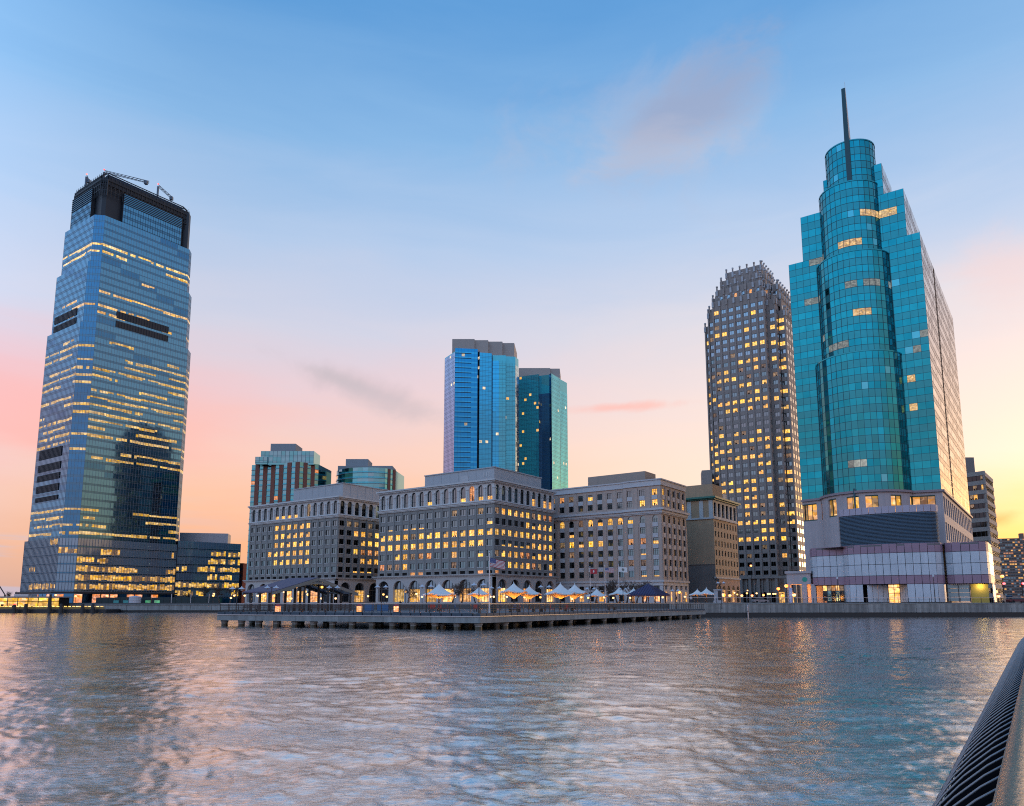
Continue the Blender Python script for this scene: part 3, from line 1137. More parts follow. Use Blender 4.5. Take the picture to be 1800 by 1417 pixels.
def c_front(fc, u0, u1, nb, col0, out, wfrac, stf):
    bw = (u1 - u0) / nb
    ww = min(2.05, bw * wfrac)
    us = [u0]
    for i in range(nb):
        us += [u0 + i * bw + (bw - ww) / 2, u0 + i * bw + (bw + ww) / 2]
    us.append(u1)
    zs = [LAND + 7.9]
    for j in range(6):
        zs += [rows[j] + .75, rows[j] + .75 + (2.15 if j < 5 else 2.5)]
    zs += [33.9]
    op, ar = set(), set()
    for i in range(nb):
        for j in range(6):
            op.add((2 * i + 1, 1 + 2 * j))
            if j == 5:
                ar.add((2 * i + 1, 1 + 2 * j))
    pierce(wallC, fc, us, zs, op, .35, arches=ar, out=out)
    zs2 = [36.0, 36.9, 39.05, 40.7, 42.85, 44.0]
    op2 = {(2 * i + 1, j) for i in range(nb) for j in (1, 3)}
    pierce(wallC, fc, us, zs2, op2, .35, out=out)
    for i in range(nb):
        uc = u0 + (i + .5) * bw
        for j in range(6):
            put_window(blockC, fc, uc, zs[1 + 2 * j], ww, zs[2 + 2 * j] - zs[1 + 2 * j], stf(j, col0 + i), .33, 'three', j == 5, out=out,
                       name='arched_window' if j == 5 else 'window')
            if j < 5:                                  # pale carved panel between two windows
                panel = MB()
                fc.box(panel, uc - ww / 2, uc + ww / 2, zs[2 + 2 * j] + .06, zs[3 + 2 * j] - .06, out + .003, out + .1)
                panel.build('spandrel_panel', M_BEIGE_L, blockC)
        for j in (1, 3):
            put_window(blockC, fc, uc, zs2[j], ww, zs2[j + 1] - zs2[j], stf(6 if j == 1 else 7, col0 + i), .33, 'three', out=out)
        panel = MB()
        fc.box(panel, uc - ww / 2, uc + ww / 2, 39.15, 40.6, out + .003, out + .08)
        panel.build('spandrel_panel', M_BEIGE_L, blockC)
    for i in range(nb + 1):
        pu = min(max(u0 + i * bw, u0 + .35), u1 - .35)
        pw = (bw - ww) / 2 * .55
        fc.box(wallC, max(u0, pu - pw), min(u1, pu + pw), LAND + 7.92, rows[5] + .4, out + .003, out + .22)
        fc.box(wallC, max(u0, pu - pw), min(u1, pu + pw), 36.05, 43.5, out + .003, out + .18)
    for z0, z1, o_ in ((33.9, 34.3, .35), (34.3, 35.2, .6), (35.2, 36.0, 1.1), (44.0, 44.3, .35), (44.3, 45.9, .2), (45.9, 46.35, .45),
                       (LAND + 7.2, LAND + 7.9, .45), (LAND + 6.0, LAND + 6.3, .25)):
        course = MB()
        fc.box(course, u0 - .002, u1 + (o_ - .002 if u1 > fc.L - .1 else 0), z0, z1 - .003, -.5, out + o_)
        course.build('cornice_course', M_BEIGE_L, blockC)
    # street floor: piers and warm openings
    zs3 = [LAND - .2, LAND + .5, LAND + 3.9, LAND + 4.6, LAND + 6.0, LAND + 7.2]
    trimC = MB()
    pierce(trimC, fc, us, zs3, {(2 * i + 1, 1) for i in range(nb)} | {(2 * i + 1, 3) for i in range(nb)}, .5, out=out + .1)
    trimC.build('street_front', M_BEIGE_L, blockC)
    for i in range(nb):
        uc = u0 + (i + .5) * bw
        g_ = MB()
        fc.quad(g_, uc - ww / 2, uc + ww / 2, LAND + .5, LAND + 3.9, out - .35, 1)
        fc.box(g_, uc - .05, uc + .05, LAND + .5, LAND + 3.9, out - .34, out - .25, 0)
        fc.box(g_, uc - ww / 2, uc + ww / 2, LAND + 2.7, LAND + 2.8, out - .343, out - .24, 0)
        g_.build('shop_window', [M_FRAME, _M_DOORG if random.random() < .75 else M_DARK], blockC)
        s_ = MB()
        fc.quad(s_, uc - ww / 2, uc + ww / 2, LAND + 4.6, LAND + 6.0, out - .35, 0)
        fc.box(s_, uc - .05, uc + .05, LAND + 4.6, LAND + 6.0, out - .34, out - .25, 1)
        s_.build('upper_window', [M_WDARK, M_FRAME], blockC)


c_front(fv, 0, FC_SPLIT, 8, 0, 0.0, .56, lambda j, i: stC.get((j, i), 'off'))
c_front(fv, FC_SPLIT, fv.L, 3, 8, .9, .52, lambda j, i: stC.get((j, i), 'off'))
fv.box(wallC, FC_SPLIT - .01, FC_SPLIT + .3, LAND, 46.0, -.4, .89)
stCu = {(7, 0): 'lit', (6, 0): 'lit', (6, 1): 'half', (6, 4): 'lit', (5, 3): 'dim'}
fu2 = Face(near + (-UD) * .9, right)
c_front(fu2, 0, fu2.L, 5, 0, 0.0, .42, lambda j, i: stCu.get((j, i), 'dark'))
wallC.build('wall', M_BEIGE, blockC)
mb = MB()
mb.prism(offset_poly([left, near, right, back], .6), 45.4, 45.6, 0)
mb.build('roof', M_ROOF, blockC)
mb = MB()
a, b_ = at(1037, 836, 285), at(1133.6, 828, 272)
c0 = Vector((b_.x, b_.y, 0))
c1 = c0 + VD * 24
mb.prism([c1, c0, c0 + UD * 9, c1 + UD * 9], 45.6, b_.z, 0)
mb.build('rooftop_plant_room', pmat('beige_render', (.36, .29, .24), .8), blockC)

# ------------------------------------------------------------------ narrow tan block with green cornice
M_TAN = pmat('tan_brick', (.76, .52, .32), .8, var=.14)
M_TAN_D = pmat('tan_render', (.50, .34, .21), .85, var=.2, streak=.15)
M_PINK = pmat('rosy_stone', (.58, .36, .28), .75, var=.15)
M_PATINA = pmat('green_copper', (.06, .20, .15), .55, var=.2)
M_GREYST = pmat('grey_stucco', (.22, .19, .17), .9, var=.35, scale=.25, streak=.2)
near = Vector((gx(1260, 293), 293, 0))
right = near + UD * 26.5
left = near + VD * 17
back = left + UD * 26.5
blockD = thing('office_block', 'narrow tan building with green cornice and a blank side wall beside the statue', 'office building', (near.x, near.y, LAND))
fu = Face(near, right)
fl = Face(left, near)
mb = MB()
mb.prism(offset_poly([left, near, right, back], .6), LAND, 44.0, 0)
mb.build('core', M_DARK, blockD)
wl, tr, bs = MB(), MB(), MB()
nb, bw = 8, fu.L / 8
us = [0.0]
for i in range(nb):
    us += [i * bw + bw * .28, i * bw + bw * .72]
us.append(fu.L)
zs = [LAND + 10.0]
for j in range(6):
    zs += [LAND + 10.9 + 3.7 * j, LAND + 13.1 + 3.7 * j]
zs.append(35.6)
op = {(2 * i + 1, 2 * j + 1) for i in range(nb) for j in range(6)}
pierce(wl, fu, us, zs, op, .3)
for i in range(nb):
    for j in range(6):
        put_window(blockD, fu, (i + .5) * bw, zs[1 + 2 * j], bw * .44, 2.2, 'dark', .28)
# loggia under the cornice
us2 = [0.0]
n2 = 6
b2 = fu.L / n2
for i in range(n2):
    us2 += [i * b2 + b2 * .18, i * b2 + b2 * .82]
us2.append(fu.L)
pierce(tr, fu, us2, [36.2, 36.8, 42.2, 43.2], {(2 * i + 1, 1) for i in range(n2)}, .7)
for i in range(n2):
    put_window(blockD, fu, (i + .5) * b2, 36.8, b2 * .64, 5.4, 'dark', .65, 'tall')
fu.box(tr, -.3, fu.L + .3, 35.6, 36.2, -.4, .45)
fu.box(tr, -.3, fu.L + .3, LAND + 9.4, LAND + 10.0, -.4, .5)
# blank side with stone strips at loggia level
fl.quad(wl, 0, fl.L, LAND + 15, 35.6, 0, 1)
fl.quad(wl, 0, fl.L, 36.2, 43.2, 0, 1)
fl.box(tr, -.3, fl.L - .002, 35.6, 36.2, -.4, .4)
for u in (2.0, 7.2, 12.2, fl.L - .9):
    fl.box(tr, u - .8, u + .8, 36.2, 43.0, .003, .2)
fl.quad(wl, 0, fl.L, LAND, LAND + 15, 0.0, 2)
fl.box(wl, 0, fl.L, LAND + 14.8, LAND + 15.0, .003, .15, 2)
wl.build('wall', [M_TAN, M_TAN_D, M_GREYST], blockD)
tr.build('loggia', M_STONE_L, blockD)
# street storey with round arches
n3 = 5
b3 = fu.L / n3
us3 = [0.0]
for i in range(n3):
    us3 += [i * b3 + b3 * .22, i * b3 + b3 * .78]
us3.append(fu.L)
ar = {(2 * i + 1, 1) for i in range(n3)}
pierce(bs, fu, us3, [LAND - .2, LAND + .4, LAND + 6.8, LAND + 9.4], ar, .6, arches=ar, out=.15)
bs.build('street_arcade', M_PINK, blockD)
for i in range(n3):
    arch_bay(blockD, fu, (i + .5) * b3, b3 * .56, LAND + .4, 6.4, 'shop' if i in (1, 3) else 'dark')
g_ = MB()
for fc in (fu, fl):
    g_ = MB()
    fc.box(g_, -.9, fc.L + .9, 43.2, 43.7, -.6, .7)
    g_.build('cornice_course', M_PATINA, blockD)
    g_ = MB()
    fc.box(g_, -1.6, fc.L + 1.6, 43.7, 44.4, -.6, 1.5)
    g_.build('cornice', M_PATINA, blockD)
g_ = MB()
g_.prism([left + UD * .2, near + UD * .2, near + UD * 11, left + UD * 11], 44.0, 49.4, 0)
g_.build('rooftop_plant_room', M_TAN_D, blockD)
g_ = MB()
p = near + UD * 17 + VD * 2
g_.prism([p, p - VD * -0 + UD * 4, p + UD * 4 + VD * 3, p + VD * 3], 44.0, 47.6, 0)
g_.build('vent_housing', M_STONE_L, blockD)
# ------------------------------------------------------------------ curtain walls
def cut(total, step):
    n = max(1, round(total / step))
    return [total * k / n for k in range(n + 1)]


def rows_of(z0, z1, fh, sp=.32):
    """floors of height fh: (bottom, top, kind) with a spandrel strip under each vision strip"""
    n = max(1, round((z1 - z0) / fh))
    h = (z1 - z0) / n
    r = []
    for k in range(n):
        a = z0 + k * h
        if sp > 0:
            r.append((a, a + h * sp, 's', k))
        r.append((a + h * sp, a + h, 'v', k))
    return r


def curtain(fc, us, rows, pick, panes, mull, jit=.0035, mw=.09, mo=.07, hb=.08, zr=None, strip=None, out=0.0, vstep=1):
    """glass panes (each a touch out of plane), mullions and floor lines. pick(i, row, uc, zc) -> material slot; strip -> lit band"""
    rg = random.Random(int(fc.o.x * 13 + fc.o.y * 7 + rows[0][0] * 3))
    for i in range(len(us) - 1):
        for ri, (za, zb, kd, k) in enumerate(rows):
            u0, u1 = us[i], us[i + 1]
            uc, zc = (u0 + u1) / 2, (za + zb) / 2
            a, b = rg.gauss(0, jit), rg.gauss(0, jit)
            mi = pick(i, (za, zb, kd, k), uc, zc)
            if mi is None:
                continue
            P = lambda u, z: fc.p(u, z, out + a * (u - uc) + b * (z - zc))
            panes.face([P(u0, za), P(u1, za), P(u1, zb), P(u0, zb)], mi)
            if strip:
                s = strip(i, (za, zb, kd, k), uc, zc)
                if s:
                    f0, f1, ml = s
                    z0_, z1_ = za + (zb - za) * f0, za + (zb - za) * f1
                    fc.quad(panes, u0 + (u1 - u0) * .06, u1 - (u1 - u0) * .06, z0_, z1_, out + .035, ml)
    if mull is not None:
        za, zb = rows[0][0], rows[-1][1]
        for i, u in enumerate(us):
            if i % vstep == 0:
                fc.box(mull, max(0, u - mw / 2), min(fc.L, u + mw / 2), za, zb, out, out + mo)
        if hb:
            for (z0, z1, kd, k) in rows:
                fc.box(mull, 0, fc.L, z0 - hb / 2, z0 + hb / 2, out + .001, out + mo * .8)


def runs(rg, n, p, lo, hi):
    """which of n bays are lit, in runs"""
    res, i = [False] * n, 0
    while i < n:
        L = rg.randint(lo, hi)
        if rg.random() < p:
            for k in range(i, min(n, i + L)):
                res[k] = rg.random() < .93
        i += L
    return res


# ------------------------------------------------------------------ tall tapering tower on the left
M_GBLUE = glassmat('blue_tower_glass', (.11, .28, .42), .045)
M_GBLUE2 = glassmat('blue_tower_glass_deep', (.065, .19, .33), .045)
M_GSPAN = glassmat('blue_tower_spandrel', (.075, .18, .28), .10)
M_MULL = pmat('steel_mullion', (.20, .235, .28), .4, .4)
M_CROWN = pmat('dark_crown_steel', (.022, .028, .036), .5, .3)
M_TLIT = litmat('tower_office_light', (1.0, .56, .13), 1.1, .6, .35)
M_TLIT_Y = litmat('tower_office_light_strong', (1.0, .50, .04), 1.05, .7, .35)
M_TLIT_W = litmat('pale_office_light', (1.0, .78, .48), .7, .6, .4)

gC = Vector((gx(128, 400), 400, 0))
gB = gC + Vector((-.99, -.16, 0)) * 8.2
gA = gB + VD * 40
gD = gC + UD * 54.5
gE = gD + Vector((-.2, .98, 0)) * 8
gF = gE + VD * 38
gG = gA + UD * 49
T4 = [gA, gB, gC, gD, gE, gF, gG]
tower = thing('glass_tower', 'very tall blue glass tower with a dark crown and rooftop cranes', 'skyscraper', (gC.x, gC.y, LAND))
Z4, Z3, Z2, Z1 = zat(589, 420), zat(484, 419), zat(406, 421), zat(345, 418)
rgT = random.Random(5)
litrow = {}


def tower_lit(face_key, k, n, zc, right):
    """bands of lit offices, denser in the lower two thirds as on a working evening"""
    key = (face_key, k)
    if key not in litrow:
        y = proj((gC.x, gC.y, zc))[1]
        if y < 425:
            p = 0
        elif 425 <= y < 446:
            p = .95
        elif 500 <= y < 514:
            p = .9 if right else .1
        elif 525 <= y < 556:
            p = .45
        elif y < 604:
            p = .04
        elif y < 812:
            p = (.72 if right else .5) * (1 if rgT.random() < .85 else .15)
        elif y < 885:
            p = .02
        elif y < 945:
            p = .7
        else:
            p = .35
        litrow[key] = runs(rgT, n, p, 4, 15)
    return litrow[key]


tiers = [(T4, 37.0, Z4), (offset_poly(T4, 1.5), Z4, Z3), (offset_poly(T4, 3.1), Z3, Z2)]
for ti, (pl, z0, z1) in enumerate(tiers):
    core, panes, mull = MB(), MB(), MB()
    core.prism(offset_poly(pl, .12), z0 - (.5 if ti else 0), z1, 0)
    rows = rows_of(z0, z1, 4.2, .28)
    for e in range(len(pl)):
        fc = Face(pl[e], pl[(e + 1) % len(pl)])
        if not fc.facing():
            continue
        us = cut(fc.L, 1.55)
        n = len(us) - 1
        right = e >= 2

        def pick(i, r, uc, zc, e=e, n=n):
            if r[2] == 's':
                return 1
            return 2 if (e == 1 or (i // 7 + r[3]) % 9 == 0) else 0

        def strip(i, r, uc, zc, e=e, n=n, right=right, ti=ti):
            if r[2] != 'v' or i >= n:
                return None
            if tower_lit((ti, e), r[3], n, zc, right)[i]:
                q_ = random.Random(r[3] * 31 + e + (i // 6) * 7)
                hi = q_.uniform(.8, .97)
                return (hi - q_.uniform(.3, .6), hi, 3 if q_.random() < .6 else 4)
            return None
        curtain(fc, us, rows, pick, panes, mull, .002, .085, .08, .06, strip=strip)
    core.build('core', M_GBLUE2, tower)
    panes.build('glass_wall', [M_GBLUE, M_GSPAN, M_GBLUE2, M_TLIT, M_TLIT_Y], tower, kind='stuff')
    mull.build('mullion_grid', M_MULL, tower, kind='stuff')
# top stage: two glazed screens between dark corners, then the crown
pl = offset_poly(T4, 4.9)
fl_, fr_ = Face(pl[0], pl[1]), Face(pl[2], pl[3])
core, panes, mull = MB(), MB(), MB()
core.prism(offset_poly(pl, 2.2), Z2, Z1 + 5, 0)
core.build('dark_core', M_CROWN, tower)
for fc, a, b in ((fl_, 0.0, .74), (fr_, .19, .92)):
    sub = Face(fc.p(fc.L * a, 0), fc.p(fc.L * b, 0))
    zt = Z1 - (0 if fc is fl_ else 1.5)
    curtain(sub, cut(sub.L, 1.55), rows_of(Z2, Z2 + 12.6, 4.2, .36), lambda i, r, uc, zc: 1 if r[2] == 's' else 0, panes, mull, .003, .11, .12, .10)
    curtain(sub, cut(sub.L, 6), [(float(za_), float(zb_), 'v', 0) for za_, zb_ in zip(np.linspace(Z2 + 12.6, zt, 7)[:-1], np.linspace(Z2 + 12.6, zt, 7)[1:])], lambda i, r, uc, zc: 2, panes, None, .002)
    for z_ in np.linspace(Z2 + 12.6, zt, 7):
        sub.box(mull, 0, sub.L, z_ - .2, z_ + .2, .01, .3)
    sub.box(mull, 0, .3, Z2, zt, -2, .1)
    sub.box(mull, sub.L - .3, sub.L, Z2, zt, -2, .1)
panes.build('glass_screen', [M_GBLUE, M_GSPAN, M_GBLUE], tower, kind='stuff')
mull.build('screen_frame', M_CROWN, tower, kind='stuff')
crown = MB()
p0 = offset_poly(pl, .6)
loops = []
for d, z in ((0, Z1 - 7), (0, Z1 + 3.0), (1.2, Z1 + 6.5), (3.4, Z1 + 8.8)):
    q_ = offset_poly(p0, d) if d else p0
    loops.append([(a[0], a[1], z) for a in q_])
frame = MB()
crown.loft([[(a[0], a[1], z) for a in offset_poly(pl, 2.6 + d)] for d, z in ((0, Z1 + 1.0), (.6, Z1 + 5.8), (2.4, Z1 + 8.2))])
crown.build('crown', M_CROWN, tower)
# open steel lattice over the corners and round the rim
for a, b in zip(loops[:-1], loops[1:]):
    for i in range(len(a)):
        frame.bar(a[i], b[i], .5)
        frame.bar(b[i], b[(i + 1) % len(b)], .45)
for e in (0, 1, 2, 3):
    fc = Face(p0[e], p0[(e + 1) % len(p0)])
    n = max(3, int(fc.L / 2.2))
    for k in range(n + 1):
        u = fc.L * k / n
        frame.bar(fc.p(u, Z1 - 7), fc.p(u, Z1 + 5), .28)
        if k < n:
            u2 = fc.L * (k + 1) / n
            for z_ in (Z1 - 3, Z1 + .5, Z1 + 3.4):
                frame.bar(fc.p(u, z_), fc.p(u2, z_ + 3.2), .18)
    for z_ in (Z1 - 3.5, Z1, Z1 + 2.6):
        frame.bar(fc.p(0, z_), fc.p(fc.L, z_), .35)
    if e != 1:
        fr2 = Face(fc.p(0, 0, -.4), fc.p(fc.L, 0, -.4))
        fr2.box(frame, 0, fr2.L, Z1 + .6, Z1 + 5.2, -.3, 0)
frame.build('crown_lattice', M_CROWN, tower, kind='stuff')
# long dark flank at the right edge of the top
fc = Face(pl[3], pl[4])
mb = MB()
fc.box(mb, -.3, fc.L, Z2 - 3, Z1 + 4, -3, .2)
mb.build('corner_fin', M_CROWN, tower)
# louvred plant floors
def louver(fc, f0, f1, z0, z1, m=M_CROWN):
    mb = MB()
    u0, u1 = fc.L * f0, fc.L * f1
    fc.box(mb, u0, u1, z0, z1, 0, .22)
    n = max(2, int((u1 - u0) / 1.55))
    for k in range(n + 1):
        u = u0 + (u1 - u0) * k / n
        fc.box(mb, u - .06, u + .06, z0, z1, .22, .4)
    mb.build('louver', m, tower)


p3 = tiers[1][0]
f3r, f3l = Face(p3[2], p3[3]), Face(p3[0], p3[1])
for z0, z1 in ((Z4 + 6.4, Z4 + 10.6), (Z4 + 1.3, Z4 + 4.9)):
    louver(f3r, .20, .78, z0, z1)
    louver(f3l, .08, .78, z0, z1)
f4l = Face(gA, gB)
for k, (za, zb) in enumerate(((88, 82.5), (79.5, 75.5), (73.5, 70), (67.5, 63.5), (61, 58.5))):
    louver(f4l, .12, .78, zb, za)
# rooftop maintenance cranes
M_CRANE = pmat('crane_grey', (.10, .13, .17), .5, .3)
M_REDL = litmat('red_beacon', (1.0, .06, .03), 2.0, .1)


def crane(label, p, q, hgt):
    t = thing('rooftop_crane', label, 'crane', (p.x, p.y, p.z - hgt), 'maintenance cranes on the tall tower roof')
    mb = MB()
    mb.bar((p.x, p.y, p.z - hgt - 1), p, .9)
    mb.build('mast', M_CRANE, t)
    jb = MB()
    d = (q - p)
    side = d.cross(Vector((0, 0, 1))).normalized() * .5
    up = Vector((0, 0, 1.3))
    n = max(3, int(d.length / 2))
    for k in range(n):
        a, b = p + d * (k / n), p + d * ((k + 1) / n)
        for s in (side, -side):
            jb.bar(a + s, b + s, .22)
        jb.bar(a + up, b + up, .25)
        jb.bar(a + side, b + up, .16)
        jb.bar(a - side, b + up, .16)
    jb.build('jib', M_CRANE, t, kind='stuff')
    cb = MB()
    e = p + d * .93
    cb.box((e.x - .9, e.y - .9, e.z - 1.2), (e.x + .9, e.y + .9, e.z + .9))
    cb.build('counterweight', M_CRANE, t)
    bb = MB()
    bb.lathe([(.05, 0), (.45, .2), (.45, .7), (.05, .9)], (p.x, p.y, p.z + 1.3), 8)
    bb.build('beacon', M_REDL, t)


crane('long horizontal crane jib lying over the dark crown of the tall tower', at(183, 303, 418), at(262, 322, 432), 12)
crane('short upright crane at the left shoulder of the dark crown', at(152, 311, 420), at(156, 319, 421), 12)
crane('small slanting crane at the right shoulder of the dark crown', at(278, 328, 445), at(303, 350, 452), 12)

# podium of the tower and the lower wing beside it
M_PGL = glassmat('podium_glass', (.27, .35, .42), .07, metal=.55)


def podium(parent, edges, z0, z1, fh, seed, prob):
    panes, mull = MB(), MB()
    rg = random.Random(seed)
    rows = rows_of(z0, z1, fh, .18)
    for ei, (a, b) in enumerate(edges):
        fc = Face(a, b)
        us = cut(fc.L, 1.5)
        n = len(us) - 1
        lit = {}

        def strip(i, r, uc, zc):
            if r[2] != 'v':
                return None
            if r[3] not in lit:
                lit[r[3]] = runs(rg, n, prob(r[3], ei), 4, 12)
            if lit[r[3]][i]:
                return (rg.uniform(.05, .25), rg.uniform(.7, .97), 2 if rg.random() < .8 else 3)
            return None
        curtain(fc, us, rows, lambda i, r, uc, zc: 1 if r[2] == 's' else 0, panes, mull, .003, .13, .2, .22, strip=strip)
    panes.build('glass_wall', [M_PGL, M_GSPAN, M_TLIT_Y, M_DIM], parent, kind='stuff')
    mull.build('mullion_grid', M_MULL, parent, kind='stuff')


pod = offset_poly(T4, -1.2)
mb = MB()
mb.prism(offset_poly(pod, .15), LAND, 37.0, 0)
mb.build('podium_core', M_GBLUE2, tower)
podium(tower, [(pod[0], pod[1]), (pod[1], pod[2]), (pod[2], pod[3])], 9.0, 37.0, 4.6, 3,
       lambda k, e: [.9, .8, .75, .55, .35, .1][min(k, 5)] * (1 if e == 2 else .45))
lob = MB()
for a, b in ((pod[0], pod[1]), (pod[1], pod[2]), (pod[2], pod[3])):
    fc = Face(a, b)
    for k, (u0, u1) in enumerate(zip(cut(fc.L, 4.5)[:-1], cut(fc.L, 4.5)[1:])):
        fc.quad(lob, u0 + .3, u1 - .3, LAND + .2, 7.6, .06, 0 if random.random() < .6 else 1)
    fc.box(lob, -1, fc.L + 1, 7.9, 8.9, -.2, 2.2, 2)
lob.build('lobby_front', [litmat('lobby_orange', (1.0, .34, .08), .7, .7, .4), M_GBLUE2, M_CROWN], tower)

ax0 = pod[3]
ax0 = Vector((ax0[0], ax0[1], 0))
wing = thing('glass_wing', 'low glass office wing joined to the foot of the tall blue tower', 'office building', (ax0.x, ax0.y, LAND))
wR = Vector((gx(418, 470), 470, 0))
wL = ax0 + (ax0 - wR).normalized() * -1.0
wB = wR + VD * 30
mb = MB()
zw = zat(956, 468)
fcw = Face(ax0 + UD * .5, wR)
bk = Face(wR, wR + VD * -.1)
mb.prism([fcw.p(0, 0, -.2), fcw.p(fcw.L, 0, -.2), fcw.p(fcw.L, 0, -30), fcw.p(0, 0, -30)], LAND, zw, 0)
mb.build('core', M_GBLUE2, wing)
podium(wing, [(fcw.p(0, 0), fcw.p(fcw.L, 0))], LAND + 3, zw, 4.6, 9, lambda k, e: [.8, .8, .6, .6, .5, .3, .2][min(k, 6)])
mb = MB()
pw = [at(316, 940, 480), at(401, 940, 487)]
f2 = Face(pw[0], pw[1])
f2.box(mb, 0, f2.L, zw - 1, zat(937, 483), -15, 0)
for k in range(24):
    f2.box(mb, f2.L * k / 24, f2.L * k / 24 + .12, zw, zat(937, 483) - .4, .003, .12)
mb.build('rooftop_screen', pmat('pale_metal_screen', (.34, .37, .40), .4, .5), wing)

# small buildings in the gap
for px, py, wpx, col, lab in ((420, 990, 8, (.22, .06, .04), 'narrow red brick building glimpsed beside the grey block'),
                              (429, 998, 6, (.14, .12, .12), 'narrow dark building glimpsed behind the red brick one')):
    p = at(px, py, 480 if wpx == 8 else 520)
    t = thing('brick_building', lab, 'building', (p.x, p.y, LAND))
    wm = wpx / 1340 * p.y
    mb = MB()
    mb.box((p.x - wm, p.y, LAND), (p.x + wm, p.y + 12, p.z))
    mb.build('wall', pmat(lab[:10] + '_brick', col, .9), t)
    for k in range(5):
        for s in (-.5, .3):
            mb = MB()
            mb.box((p.x + s * wm, p.y - .12, LAND + 4 + k * 4), (p.x + s * wm + 1.1, p.y - .01, LAND + 6 + k * 4))
            mb.build('window', M_WDARK, t)

# ------------------------------------------------------------------ blue residential towers in the middle
M_NBLUE = glassmat('vivid_blue_glass', (.02, .22, .46), .05)
M_NBLUE2 = glassmat('vivid_blue_glass_lighter', (.04, .32, .54), .05)
M_NGREEN = glassmat('sea_green_glass', (.07, .44, .54), .06, metal=.45)
M_NPALE = glassmat('pale_glass', (.50, .66, .68), .06)
M_NMAUVE = glassmat('mauve_glass', (.30, .36, .52), .06)
M_NNAVY = glassmat('navy_glass', (.08, .16, .30), .08, metal=.6)
M_NCYAN = glassmat('cyan_glass', (.08, .42, .58), .06)
M_NPENT = pmat('taupe_plant_screen', (.42, .38, .34), .75, var=.1)
M_NLINE = pmat('thin_mullion_line', (.05, .10, .14), .5)
M_NLINE_L = pmat('pale_balcony_edge', (.42, .42, .44), .6)


def facet_tower(name, label, Y0, pts, ztop_px, facets, pents, depth=34, zbot=LAND, litp=.03, fh=3.3, seed=1):
    """pts: (px at eye level, depth offset) along the visible front from left to right"""
    P = [Vector((gx(px, Y0 + dy), Y0 + dy, 0)) for px, dy in pts]
    t = thing(name, label, 'skyscraper', (P[0].x, P[0].y, LAND))
    ztop = zat(ztop_px, Y0)
    rg = random.Random(seed)
    core, mull = MB(), MB()
    backs = [P[-1] + Vector((P[-1].x / P[-1].y - .04, 1, 0)) * depth, P[0] + Vector((.1, .99, 0)) * depth]
    core.prism([*P, *backs], zbot, ztop - .3, 1, mtop=0)
    core.build('core', [M_NPENT, M_NGREEN], t)
    for i, fm in enumerate(facets):
        if fm is None:
            continue
        m, bal, dz = fm
        fc = Face(P[i], P[i + 1])
        panes, mull = MB(), MB()
        us = cut(fc.L, 2.0)
        n = len(us) - 1
        rows = rows_of(max(zbot, LAND + 30), ztop + dz, fh, .3)

        def pick(k, r, uc, zc):
            return 0 if r[2] == 'v' else 1

        def strip(k, r, uc, zc):
            if r[2] == 'v' and rg.random() < litp * (3 if m is M_NGREEN else 1):
                return (.1, .85, 2 if m is M_NGREEN else 3)
            return None
        curtain(fc, us, rows, pick, panes, mull, .004, .07, .05, 0 if bal else .12, strip=strip, out=.05)
        if bal:
            for (z0, z1, kd, k) in rows:
                if kd == 's' and k % bal == 0:
                    fc.box(mull, 0, fc.L * (.72 if i % 2 else 1), z0 - .14, z0 + .14, .05, .5)
        panes.build('glass_facet', [m, {M_NBLUE: M_NBLUE2}.get(m, m), M_LIT, M_TLIT_W], t, kind='stuff')
        mull.build('floor_line', M_NLINE, t, kind='stuff')
    for (x0, x1, py, dy, dep) in pents:
        a, b = at(x0, py, Y0 + dy), at(x1, py, Y0 + dy)
        mb = MB()
        mb.prism([(a.x, a.y), (b.x, b.y), (b.x + 2, b.y + dep), (a.x + 2, a.y + dep)], ztop - 1, a.z, 0)
        mb.build('rooftop_screen', M_NPENT, t)
    return t


def lean(px, py):
    """pixel column at eye level of a vertical edge seen at (px, py)"""
    return 900 + (px - 900) * (1 + (1060 - py) / 9160.0)


l7 = lambda x: lean(x, 700)
facet_tower('glass_tower', 'taller of the two vivid blue glass towers behind the grey block', 480,
            [(l7(781), 14), (l7(799), 0), (l7(839), 2), (l7(840.5), 5), (l7(842.5), 3), (l7(864), 5), (l7(866), 8), (l7(877), 8), (l7(889), 8), (l7(889.5), 10), (l7(906), 11), (l7(911.5), 17)],
            617, [(M_NMAUVE, 0, -1), (M_NBLUE, 2, 2), (M_NNAVY, 0, 0), (M_NBLUE2, 0, 1), (M_NNAVY, 0, 0), (M_NBLUE, 3, -4), (M_NGREEN, 0, -3),
                  (M_NGREEN, 0, -4), (M_NPALE, 0, -5)][:1] + [(M_NBLUE, 1, 2), (M_NNAVY, 0, 1), (M_NNAVY, 0, 1), (M_NBLUE2, 0, 0), (M_NNAVY, 0, -1), (M_NBLUE2, 0, -4), (M_NGREEN, 0, -4), (M_NGREEN, 0, -5), (M_NGREEN, 0, -5), (M_NPALE, 0, -6)],
            [(795, 834, 596, 6, 22), (834, 858, 598, 8, 22), (858, 883, 600.5, 11, 22), (883, 904, 603, 14, 22)], seed=4, litp=.018)
